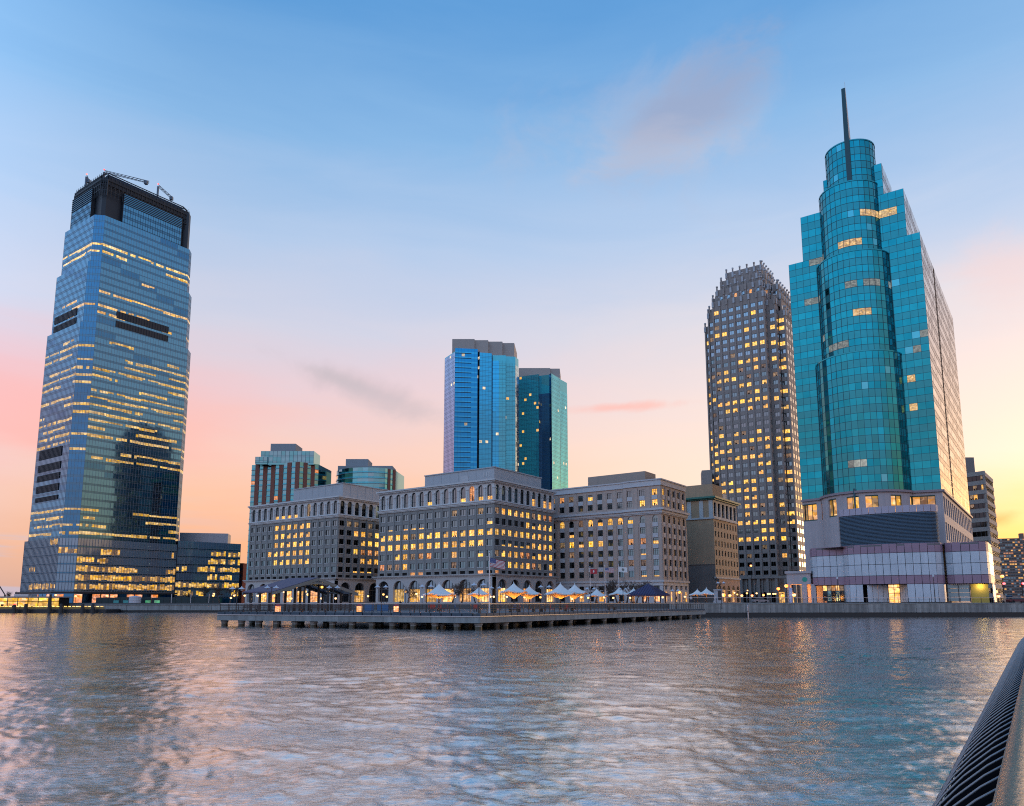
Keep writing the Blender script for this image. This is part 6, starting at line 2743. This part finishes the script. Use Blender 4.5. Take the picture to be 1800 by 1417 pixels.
stp = Vector((gx(1263, 166), 166, LAND))
st = thing('statue', 'bronze soldier statue arching back on a tall dark and white plinth', 'statue', stp)
zt_ = at(1263, 1036, 166).z
mb = MB()
mb.box((stp.x - .9, stp.y - .8, LAND), (stp.x + .8, stp.y + .8, LAND + .5))
mb.box((stp.x - .75, stp.y - .7, LAND + .5), (stp.x + .65, stp.y + .7, zt_ - .25))
mb.box((stp.x - .85, stp.y - .8, zt_ - .25), (stp.x + .75, stp.y + .8, zt_))
mb.build('plinth', pmat('white_granite_plinth', (.42, .43, .45), .5), st)
mb = MB()
mb.box((stp.x - .25, stp.y - .74, LAND + .6), (stp.x + .5, stp.y - .705, zt_ - .3))
mb.build('plinth_plaque', M_IRON, st)
M_BRONZE = pmat('dark_bronze', (.035, .032, .03), .45, .6)
SJ = [(0, 0, .95), (.05, 0, 1.18), (.0, 0, 1.42), (-.06, 0, 1.55), (-.13, 0, 1.64), (-.20, 0, 1.74),
      (.10, .05, .88), (.34, .06, .52), (.42, .06, .08), (.52, .0, .03), (-.10, -.05, .88), (-.22, -.06, .48), (-.42, -.05, .08), (-.30, -.1, .03),
      (.16, 0, 1.46), (.10, -.2, 1.20), (-.12, -.28, 1.12), (-.2, -.3, 1.14), (-.20, 0, 1.44), (-.45, .05, 1.60), (-.62, .0, 1.80), (-.68, 0, 1.87)]
me = skin_figure('figure', SJ, FIG_E, FIG_R, [M_BRONZE], st, stp, scale=1.5)
link('figure', me, st, (0, 0, zt_ - LAND - .03))
rf_ = MB()
rf_.bar((stp.x + .65, stp.y - .3, zt_ + .9), (stp.x - 1.9, stp.y - .1, zt_ + 3.3), .10)
rf_.build('rifle', M_BRONZE, st)

# deck furniture ----------------------------------------------------------
M_BENCH = pmat('bench_wood', (.09, .06, .05), .7)
M_REDP, M_BLUEP = pmat('red_plastic', (.42, .05, .04), .5), pmat('blue_plastic', (.03, .12, .26), .5)


def bench(label, px, Y, rz):
    p = Vector((gx(px, Y), Y, DECK if Y < 163 else LAND))
    t = thing('bench', label, 'bench', p, 'benches along the pier')
    R = Matrix.Rotation(rz, 3, 'Z')
    def bx(name, lo, hi, m):
        b = MB()
        c = [R @ Vector(v) + p for v in ((lo[0], lo[1], 0), (hi[0], lo[1], 0), (hi[0], hi[1], 0), (lo[0], hi[1], 0))]
        b.prism(c, p.z + lo[2], p.z + hi[2])
        b.build(name, m, t)
    for q in range(3):
        bx('seat_slat', (-1.1, -.25 + q * .17, .42), (1.1, -.11 + q * .17, .47), M_BENCH)
    for q in range(2):
        bx('back_slat', (-1.1, .27, .6 + q * .18), (1.1, .31, .74 + q * .18), M_BENCH)
    for x in (-.9, .9):
        bx('leg', (x - .04, -.24, 0), (x + .04, .30, .42), M_IRON)
        bx('leg', (x - .04, .26, .42), (x + .04, .30, .95), M_IRON)


for px, Y, lab in ((440, 104, 'bench at the left end of the pier'), (520, 102, 'long dark bench before the left of the trussed pavilion'), (560, 101, 'dark bench before the middle of the trussed pavilion'),
                   (602, 99, 'dark bench before the right of the trussed pavilion'), (716, 97, 'bench on the pier before the amber-lit arches'), (905, 101, 'bench just past the flagpole with the large flag'),
                   (945, 106, 'bench before the overlapping parasols'), (1000, 116, 'bench under the widest white parasol'), (1075, 132, 'bench before the parasol below the white flag')):
    bench(lab, px, Y, .0 if px < 850 else .9)


def chair(label, px, Y, m, rz):
    p = Vector((gx(px, Y), Y, DECK))
    t = thing('cafe_chair', label, 'chair', p, 'coloured cafe chairs on the pier')
    R = Matrix.Rotation(rz, 3, 'Z')
    def bx(name, lo, hi, mm):
        b = MB()
        c = [R @ Vector(v) + p for v in ((lo[0], lo[1], 0), (hi[0], lo[1], 0), (hi[0], hi[1], 0), (lo[0], hi[1], 0))]
        b.prism(c, p.z + lo[2], p.z + hi[2])
        b.build(name, mm, t)
    bx('seat', (-.27, -.27, .43), (.27, .27, .49), m)
    bx('backrest', (-.27, .23, .58), (.27, .28, 1.0), m)
    for x in (-.23, .23):
        bx('leg', (x - .025, -.25, 0), (x + .025, -.2, .43), M_IRON)
        bx('leg', (x - .025, .22, 0), (x + .025, .27, .6), M_IRON)


rg = random.Random(4)
for px, c, lab in ((758, 'r', 'red chair under the left edge of the large up-lit parasol'), (765, 'r', 'red chair left of the mast of the large up-lit parasol'), (776, 'r', 'red chair right of the mast of the large up-lit parasol'),
                   (784, 'r', 'red chair under the right edge of the large up-lit parasol'), (803, 'b', 'blue chair just past the large up-lit parasol'), (835, 'r', 'red chair beside the tall lamp near the flagpole'),
                   (838, 'r', 'second red chair beside the tall lamp near the flagpole'), (903, 'b', 'blue chair past the flagpole'), (911, 'r', 'red chair past the flagpole'), (970, 'r', 'dark red chair under the left edge of the widest parasol'),
                   (995, 'r', 'dark red chair under the right edge of the widest parasol')):
    chair(lab, px, rg.uniform(104, 114), M_REDP if c == 'r' else M_BLUEP, rg.uniform(0, 6))

M_LANT = litmat('lantern_glow', (1.0, .36, .10), 1.6, .5, 3.0)
for px, lab in ((489, 'red-hooded glowing lantern box before the left of the trussed pavilion'), (632, 'glowing orange lantern box before the right of the trussed pavilion'), (697, 'small glowing lantern box between the blue panels')):
    p = Vector((gx(px, 98.5), 98.5, DECK))
    t = thing('lantern_box', lab, 'lantern', p, 'glowing lantern boxes on the pier')
    b = MB()
    b.box((p.x - .38, p.y - .3, DECK), (p.x + .38, p.y + .3, DECK + .12))
    b.build('base', M_IRON, t)
    b = MB()
    b.box((p.x - .3, p.y - .25, DECK + .12), (p.x + .3, p.y + .25, DECK + .8))
    b.build('glow_panel', M_LANT, t)
    b = MB()
    b.loft([[(p.x - .42, p.y - .34, DECK + .8), (p.x + .42, p.y - .34, DECK + .8), (p.x + .42, p.y + .34, DECK + .8), (p.x - .42, p.y + .34, DECK + .8)],
            [(p.x - .1, p.y - .1, DECK + 1.1), (p.x + .1, p.y - .1, DECK + 1.1), (p.x + .1, p.y + .1, DECK + 1.1), (p.x - .1, p.y + .1, DECK + 1.1)]])
    b.build('hood', M_REDP, t)
    for sx in (-.34, .34):
        b = MB()
        b.bar((p.x + sx, p.y - .28, DECK + .1), (p.x + sx, p.y - .28, DECK + .82), .05)
        b.build('frame_post', M_IRON, t)
for px, wpx, lab in ((649, 16, 'blue barrier panel on the pier beside the orange lantern box'), (673, 20, 'longer blue barrier panel on the pier past the orange lantern box')):
    p = Vector((gx(px, 101), 101, DECK))
    hw = wpx / 2 / 1340 * 101
    t = thing('barrier_panel', lab, 'barrier', p)
    b = MB()
    b.box((p.x - hw, p.y, DECK + .15), (p.x + hw, p.y + .06, DECK + 1.0))
    b.build('panel', M_BLUEP, t)
    for s in (-hw, 0, hw):
        b = MB()
        b.bar((p.x + s, p.y + .1, DECK), (p.x + s, p.y + .1, DECK + 1.05), .07)
        b.build('post', M_IRON, t)
p = Vector((gx(868, 96), 96, DECK))
t = thing('litter_bin', 'dark round litter bin beside the foot of the tall flagpole', 'bin', p)
b = MB()
b.lathe([(.30, 0), (.36, .1), (.38, .85), (.34, .9)], p, 14)
b.build('drum', pmat('bin_green', (.02, .035, .035), .5), t)
b = MB()
b.lathe([(.40, .9), (.38, 1.0), (.18, 1.2), (.05, 1.25)], p, 14)
b.build('lid', M_IRON, t)

# street lights and traffic signals -----------------------------------------
for n_, (px, py, Y, m, e, lab) in enumerate((
        (1382, 1030, 215, 'o', 1300, 'orange street lamp high beside the porch of the teal tower'), (1368, 1035, 225, 'o', 1300, 'broad orange street lamp left of the porch of the teal tower'),
        (1194, 1041, 258, 'o', 2600, 'bright orange lamp at the corner of the beige block'), (1291, 1042, 292, 'w', 1500, 'globe lamp before the pink arches, the left of two'),
        (1296, 1045, 288, 'w', 0, 'globe lamp before the pink arches, the right of two'), (1314, 1038, 335, 'w', 1200, 'upper globe lamp before the granite tower foot'),
        (1313, 1043, 255, 'w', 0, 'lower globe lamp before the granite tower foot'), (1330, 1043, 260, 'w', 0, 'single globe lamp before the granite tower colonnade'),
        (1350, 1044, 250, 'w', 0, 'globe lamp in the row left of the porch, first'), (1353, 1044, 250, 'w', 0, 'globe lamp in the row left of the porch, second'),
        (1359.5, 1044, 250, 'w', 0, 'globe lamp in the row left of the porch, third'), (1363, 1044, 250, 'w', 0, 'globe lamp in the row left of the porch, last'),
        (1272, 1046, 200, 'o', 500, 'orange street lamp just past the statue plinth'), (1283, 1047, 250, 'o', 500, 'orange street lamp before the first pink arch'),
        (1304, 1047, 285, 'o', 700, 'orange street lamp at the gap between tan block and granite tower'), (1322, 1047, 300, 'o', 500, 'low orange street lamp before the granite colonnade'),
        (1342, 1046, 300, 'o', 700, 'low orange street lamp at the granite tower corner'), (1376, 1047, 230, 'o', 300, 'low orange lamp between the two porch street lamps'),
        (1396, 1046, 212, 'o', 300, 'low orange lamp inside the porch of the teal tower'), (1751, 1040, 240, 'o', 800, 'orange street lamp at the foot of the buff banded block'),
        (1755, 1048, 230, 'o', 0, 'low orange lamp beside the pale van'), (1320, 994.5, 330, 'o', 0, 'small orange lamp high on the granite tower front'), (1761.5, 1013, 208, 'o', 2200, 'orange street lamp above the red traffic signal'))):
    p = at(px, py, Y)
    t = globe_lamp(lab, p, .32 if m == 'w' else .5, M_GLOBE if m == 'w' else M_GLOBEO, e, 0, (1, .36, .07), 'street lamps along the shore road', 'street lamp')
    pl_ = MB()
    if px != 1320:
        pl_.bar((p.x, p.y, LAND), (p.x, p.y, p.z - .2), .14)
    else:
        pl_.bar((p.x, p.y, p.z - 10), (p.x, p.y, p.z - .2), .14)
    pl_.build('post', M_IRON, t)
for n_, (px, py, Y, lab) in enumerate(((375, 1047, 170, 'globe lamp low on the shore, at the left of the pier end'), (412, 1047, 250, 'globe lamp at the foot of the narrow red building'), (406, 1051, 255, 'pair lamp under the bare trees, left one'),
                                       (430, 1047, 240, 'globe lamp at the corner of the leftmost grey block'), (376, 1044, 320, 'globe lamp under the bare trees before the glass wing'),
                                       (713, 1040, 205, 'globe lamp before the amber-lit arch'), (732, 1044, 200, 'globe lamp right of the amber-lit arch'), (674, 1045, 205, 'globe lamp between the two grey blocks'),
                                       (680, 1049, 215, 'orange globe low between the two grey blocks'), (742, 1049, 208, 'wall globe near the large up-lit parasol'), (800, 1049, 220, 'wall globe past the large up-lit parasol'),
                                       (862, 1049, 215, 'wall globe behind the tall flagpole'), (868, 1049, 216, 'second wall globe behind the tall flagpole'), (891, 1049, 214, 'wall globe behind the overlapping parasols'),
                                       (937, 1048, 205, 'globe under the overlapping parasols'), (992, 1047, 230, 'bright globe before the beige block under the widest parasol'), (1006, 1053, 228, 'lower globe before the beige block'),
                                       (647, 1048, 260, 'globe lamp beside the right end of the trussed pavilion'), (590, 1052, 262, 'wall globe behind the trussed pavilion, right'), (565, 1052, 262, 'wall globe behind the trussed pavilion, middle'),
                                       (512, 1052, 262, 'wall globe behind the trussed pavilion, left'),
                                       (905, 1050, 240, 'wall globe at the corner of the flag-side grey block'), (922, 1050, 252, 'wall globe between the overlapping parasols'), (950, 1050, 262, 'wall globe left of the widest parasol'),
                                       (1022, 1050, 256, 'warm globe before the beige block, left of the red flag pole'), (1034, 1051, 250, 'warm globe low beside the red flag pole'), (1062, 1050, 252, 'warm globe below the faded striped flag'),
                                       (1078, 1051, 252, 'warm globe between the striped and white flag poles'), (1108, 1051, 254, 'warm globe behind the parasols near the purple roof'), (1165, 1050, 230, 'warm globe inside the purple-roofed pavilion'),
                                       (1204, 1049, 262, 'warm globe past the corner of the beige block'), (98, 1046, 330, 'amber lamp on the tower canopy'), (133, 1048, 350, 'small lamp at the tower lobby, left'), (188, 1047, 350, 'lamp at the tower lobby, right'))):
    p = at(px, py, Y)
    t = globe_lamp(lab, p, .28 * Y / 200, M_GLOBE, 1600 if n_ in (3, 5, 7, 9, 11, 13, 15, 16, 17, 18, 20, 21, 24, 26, 28, 29) else 0, 0, (1, .42, .10), 'shore lamps', 'lamp')
    pl_ = MB()
    pl_.bar((p.x, p.y, LAND), (p.x, p.y, p.z - .2), .12)
    pl_.build('post', M_IRON, t)
M_SIG = litmat('red_signal', (1.0, .02, .03), 3.0, .05)
for px, lab in ((1763.5, 'red traffic signal below the orange street lamp'), (1797, 'red traffic signal at the very edge of the road')):
    p = at(px, 1026, 205)
    t = thing('traffic_signal', lab, 'traffic light', (p.x, p.y, LAND), 'traffic signals')
    b = MB()
    b.bar((p.x, p.y + .2, LAND), (p.x, p.y + .2, p.z + .6), .14)
    b.build('pole', M_IRON, t)
    b = MB()
    b.box((p.x - .25, p.y - .1, p.z - 1.0), (p.x + .25, p.y + .2, p.z + .4))
    b.build('housing', M_IRON, t)
    b = MB()
    b.lathe([(.26, -.26), (.34, 0), (.26, .26)], (p.x, p.y - .3, p.z), 12)
    b.build('lens', M_SIG, t)


def car(label, px, Y, col, rz, box=False):
    p = Vector((gx(px, Y), Y, LAND))
    t = thing('parked_car', label, 'car', p)
    R = Matrix.Rotation(rz, 3, 'Z')
    m = pmat('car_paint_%d' % int(px), col, .3, .3)

    def sect(prof, hw, name, mm):
        b = MB()
        L = [[R @ Vector((x, s * hw * k, 0)) + p + Vector((0, 0, z)) for x, z, k in prof] for s in (-1, 1)]
        b.loft(L)
        b.build(name, mm, t)
    h = 1.9 if box else 1.45
    sect([(-2.2, .35, 1), (2.2, .35, 1), (2.25, .75, 1), (1.2, .9, 1), (-2.0, .95, 1), (-2.25, .8, 1)], .88, 'body', m)
    sect([(-1.9, .95, .95), (1.15, .9, .95), (.5, h, .8), (-1.5, h, .8)], .86, 'cabin', M_WDARK)
    sect([(-1.5, h, .8), (.5, h, .8), (.45, h + .05, .7), (-1.45, h + .05, .7)], .86, 'roof', m)
    for x in (-1.4, 1.4):
        for s in (-.8, .8):
            c = R @ Vector((x, s, 0)) + p + Vector((0, 0, .33))
            ax = R @ Vector((0, .1, 0))
            b = MB()
            b.tube([c - ax, c + ax], .33, 12)
            b.build('wheel', M_DARK, t)
    for s in (-.6, .6):
        c = R @ Vector((2.24, s, 0)) + p + Vector((0, 0, .68))
        b = MB()
        b.box(c - Vector((.08, .08, .07)), c + Vector((.08, .08, .07)))
        b.build('headlight', M_GLOBE if not box else M_CAP, t)


car('pale van parked on the quay at the right edge', 1774, 196, (.45, .47, .5), -1.9, True)
car('dark red car parked at the very right of the quay', 1789, 186, (.12, .03, .04), -.1)
car('silver car on the shore road left of the porch', 1336, 215, (.3, .3, .32), .2)

# mooring pipe against the quay
p = at(1311, 1061, 166.5)
t = thing('mooring_pipe', 'upright grey steel pipe against the quay wall', 'pipe', (p.x, p.y - 1.2, 0))
b = MB()
b.tube([(p.x, p.y - 1.2, -1), (p.x, p.y - 1.2, p.z - .4), (p.x + .1, p.y - 1.1, p.z - .05), (p.x + .7, p.y - .6, p.z)], .14, 8)
b.build('pipe', M_RAILW, t)
b = MB()
b.lathe([(.22, 0), (.22, .12)], (p.x, p.y - 1.2, 1.2), 10)
b.build('collar', M_IRON, t)

# ferry landing on the left -------------------------------------------------
fz = Vector((-175, 236, 0))
fx1 = gx(95, 236)
ferry = thing('ferry_landing', 'brightly lit low ferry landing hall on a dark floating barge', 'ferry terminal', (fx1, 236, 0))
b = MB()
b.box((-215, 236, -.6), (gx(187, 236), 245, .95))
b.build('barge_hull', pmat('black_hull', (.012, .012, .014), .5), ferry)
b = MB()
b.box((-215, 236.2, .95), (gx(187, 236), 244.8, 1.15))
b.build('barge_deck', M_PAVE, ferry)
M_HALL = litmat('ferry_hall_light', (1.0, .50, .05), .95, .6, .5)
zr_ = zat(1048.5, 238)
W0, W1 = -212, fx1
nb_ = 22
for k in range(nb_):
    u0, u1 = W0 + (W1 - W0) * k / nb_, W0 + (W1 - W0) * (k + 1) / nb_
    b = MB()
    b.box((u0 + .08, 238.4, 1.5), (u1 - .08, 238.5, zr_ - 1.6))
    b.build('hall_window', M_HALL, ferry)
    b = MB()
    b.box((u0 + .08, 238.4, zr_ - 1.4), (u1 - .08, 238.5, zr_ - .45))
    b.build('clerestory_window', M_HALL, ferry)
    b = MB()
    b.box((u0 - .08, 238.2, 1.15), (u0 + .08, 238.6, zr_ - .3))
    b.build('hall_post', M_IRON, ferry)
    for q in range(2):
        x = u0 + random.uniform(.5, u1 - u0 - 1.4)
        b = MB()
        b.box((x, 238.2, 1.15), (x + random.uniform(.5, 1.0), 238.38, 1.15 + random.uniform(.6, 1.5)))
        b.build('bench_silhouette', M_DARK, ferry)
b = MB()
b.box((W0, 237.2, zr_ - .35), (W1 + .6, 244.5, zr_))
b.build('roof', pmat('pale_roof_edge', (.34, .33, .32), .6), ferry)
b = MB()
b.box((W0, 238.8, 1.15), (W1, 244, zr_ - .36))
b.build('hall_core', M_DARK, ferry)
b = MB()
a_ = at(25, 1044.5, 241)
c_ = at(50, 1044.5, 241)
b.prism([(a_.x, a_.y), (c_.x, c_.y), (c_.x + 1, c_.y + 3), (a_.x - 1, a_.y + 3)], zr_, a_.z, 0)
b.build('roof_vent', M_RAILW, ferry)
M_STRING = litmat('rope_light', (1.0, .60, .10), 3.2, .6, 1.2)
b = MB()
for k in range(70):
    x0 = -212 + k * (gx(183, 236) + 212) / 70
    b.box((x0, 235.95, 1.85 + random.uniform(-.05, .05)), (x0 + random.uniform(.7, 1.1), 236.05, 2.05))
b.build('rope_light', M_STRING, ferry, kind='stuff')
b = MB()
b.box((-212, 236.1, 1.15), (gx(184, 236), 236.2, 1.75))
b.build('bulwark', pmat('amber_bulwark', (.30, .20, .06), .6), ferry)
for px, lab in ((26, 'mooring pile with a red lamp on top at the ferry barge'), (46, 'mooring pile between the first two at the ferry barge'), (88, 'thick tall mooring pile at the end of the ferry hall'),
                (108, 'stout mooring pile just past the ferry hall'), (146, 'mooring pile near the right end of the ferry barge'), (164, 'last mooring pile at the right end of the ferry barge')):
    p = Vector((gx(px, 234.6), 234.6, 0))
    t = thing('mooring_pile', lab, 'pile', p, 'mooring piles at the ferry barge')
    b = MB()
    hh = zat(1046 if px == 88 else 1063, 234.6)
    b.tube([(p.x, p.y, -1.5), (p.x, p.y, 1.2), (p.x, p.y, hh)], [.7, .6, .42 if px != 88 else .3], 9)
    b.build('shaft', M_TIMBER, t)
    b = MB()
    b.lathe([(.5, 0), (.45, .15), (.1, .3)], (p.x, p.y, hh), 9)
    b.build('cap', M_REDL if px == 26 else M_TIMBER, t)

# work yard between ferry and pier
yd = thing('hoarding', 'dark panel hoarding with green notices along the left quay', 'hoarding', (gx(290, 262), 262, LAND))
M_HOARD = pmat('hoarding_green_black', (.012, .03, .032), .6)
x0, x1 = gx(168, 262), gx(384, 262)
for k in range(20):
    b = MB()
    b.box((x0 + (x1 - x0) * k / 20 + .04, 262, LAND - .2), (x0 + (x1 - x0) * (k + 1) / 20 - .04, 262.15, zat(1050, 262) + random.uniform(-.1, .1)))
    b.build('panel', M_HOARD, yd)
M_NOTE = litmat('lit_green_notice', (.12, .62, .30), .5, .4, 1.0)
for px, c in ((204, 0), (221, 0), (260, 1), (276, 1)):
    b = MB()
    p = at(px, 1059, 261.9)
    b.box((p.x - .9, p.y - .05, p.z - .7), (p.x + .9, p.y, p.z + .7))
    b.build('notice', M_NOTE if c else pmat('teal_notice', (.08, .35, .32), .6), yd)
for px in (302, 336, 368):
    b = MB()
    p = at(px, 1044, 261)
    b.bar((p.x, p.y, LAND), p, .16)
    b.build('fence_post', M_RAILW, yd)
p = Vector((gx(237, 258), 258, LAND))
t = thing('storage_tank', 'round white storage tank standing before the dark hoarding', 'tank', p)
b = MB()
b.lathe([(1.9, 0), (1.9, 2.0), (1.8, 2.15), (.2, 2.4)], p, 20)
b.build('shell', pmat('white_tank', (.55, .55, .58), .5), t, smooth=False)
b = MB()
b.lathe([(1.95, .9), (1.95, 1.05)], p, 20)
b.build('hoop', M_CAP, t)
# crane boom cropped by the left edge
p, q_ = at(9, 1046, 300), at(-6, 1022, 300)
t = thing('derrick_boom', 'thin dark derrick boom leaning out of the far left edge', 'crane', (p.x, p.y, LAND))
b = MB()
b.bar((p.x, p.y, LAND), p, .5)
b.build('mast', M_IRON, t)
b = MB()
b.bar(p, q_, .3)
b.build('boom', M_IRON, t)

# ------------------------------------------------------------------ near railing at the lower right
M_BAR = pmat('grey_picket_steel', (.26, .26, .27), .4, .4, var=.15, scale=3)
M_BRASS = pmat('worn_brass_rail', (.42, .33, .24), .26, .85, var=.25, scale=5, bump=.12, bscale=60)
RD = Vector((.569, .8223, 0)).normalized()
rail0 = Vector((.892, 1.38, 0)) - RD * 3.2
WALK = 1.5
RT = 2.65
nr = thing('curved_railing', 'near bowed metal railing with close curved pickets and a brass handrail', 'railing', (rail0.x, rail0.y, WALK))
RL = 17.6
outn = Vector((-RD.y, RD.x, 0))       # towards the river
tb = MB()
prof = []
for k in range(12):
    a = math.pi * 2 * k / 12
    prof.append((.044 * math.cos(a) * (1.0 if abs(math.cos(a)) < .9 else 1.05), .032 * math.sin(a)))
pts = lambda d: [rail0 + RD * d + outn * x + Vector((0, 0, RT + z)) for x, z in prof]
tb.loft([pts(RL * q / 30) for q in range(31)], 0, caps=False)
tb.build('handrail', M_BRASS, nr, smooth=True)
sb = MB()
for (o_, z_) in ((.02, RT - .075), (.12, WALK + .08)):
    a = rail0 + outn * o_ + Vector((0, 0, z_))
    sb.bar(a, a + RD * RL, .05, 0, .035)
sb.build('picket_rail', M_BAR, nr)
pk = MB()
curve = []
for k in range(15):
    f = k / 14
    z = RT - .07 - f * (RT - .07 - WALK - .1)
    o_ = .02 + .10 * f + .30 * math.sin(math.pi * f ** .85) ** 1.05
    curve.append(outn * o_ + Vector((0, 0, z)))
pk.tube(curve, .0034, 5)
me_pk = pk.mesh('picket', M_BAR, smooth=True)
n_pk = int(RL / .165)
for k in range(n_pk):
    d = .06 + k * .165
    link('picket', me_pk, nr, (rail0 + RD * d) - base_of(nr) * 1.0 + Vector((0, 0, 0)))
for o in nr.children:
    if o.name.startswith('picket') and o.data == me_pk:
        o.location.z = -WALK
bs_ = MB()
bs_.loft([[rail0 + RD * (RL * q / 8) + c - outn * .022 for c in curve] for q in range(9)], 0, caps=False, closed=False)
bs_.build('backing_sheet', pmat('black_mesh_sheet', (.006, .006, .007), 1.0, spec=0.0), nr, smooth=True)
ep = rail0 + RD * (RL + .05)
pt = MB()
pt.lathe([(.10, 0), (.10, 1.0), (.12, 1.05), (.12, 1.12), (.10, 1.2), (.13, 1.3), (.10, 1.42), (.03, 1.47)], (ep.x, ep.y, WALK), 14)
pt.build('end_post', M_BRASS, nr, smooth=True)
for d in (3.5, 8.0, 12.5):
    c_ = rail0 + RD * d
    st_ = MB()
    st_.bar((c_.x, c_.y, WALK), (c_.x, c_.y, RT - .05), .045)
    st_.build('stanchion', M_IRON, nr)
wk = MB()
ws = rail0 - RD * 4
wk.prism([ws + outn * .1, ws - outn * 6, ws - outn * 6 + RD * 26, ws + outn * .1 + RD * 26], -1, WALK, 0)
o = wk.build('walkway', M_PAVE)
o['kind'] = 'structure'
o['label'] = 'paved walkway under the near curved railing'

# ------------------------------------------------------------------ third level: pieces that belong to a part
RULES = {'lens': 'hood', 'drum_rim': 'drum_core', 'screen_slat': 'screen_backing', 'spire_side_panel': 'spire', 'crown_lattice': 'crown', 'finial': 'canopy',
         'counterweight': 'jib', 'beacon': 'mast', 'roof_seam': 'roof', 'frame_post': 'base', 'headlight': 'body', 'plinth_plaque': 'plinth', 'roof_vent': 'roof',
         'star': 'cloth', 'emblem': 'cloth', 'rope_light': 'bulwark', 'pilaster': 'arcade', 'louver': 'rooftop_screen', 'access_panel': 'rooftop_screen',
         'cap': 'shaft', 'round_emblem': 'porch_beam', 'lid': 'drum', 'kerb_block': 'ledge', 'setback_roof': 'core', 'podium_cornice': 'podium_wall', 'penthouse_glazing': 'penthouse'}
stem_of = lambda o: o.name.split('.')[0]
for root in [o for o in COL.objects if o.parent is None and o.type == 'EMPTY']:
    kids = list(root.children)
    by = {}
    for c in kids:
        by.setdefault(stem_of(c), []).append(c)
    for cn_, pn_ in RULES.items():
        cs_, ps_ = by.get(cn_, []), [p for p in by.get(pn_, []) if p.location.length < 1e-6 and p.type == 'MESH']
        if not cs_ or not ps_:
            continue
        for i_, c in enumerate(cs_):
            c.parent = ps_[min(len(ps_) - 1, i_ * len(ps_) // len(cs_))]
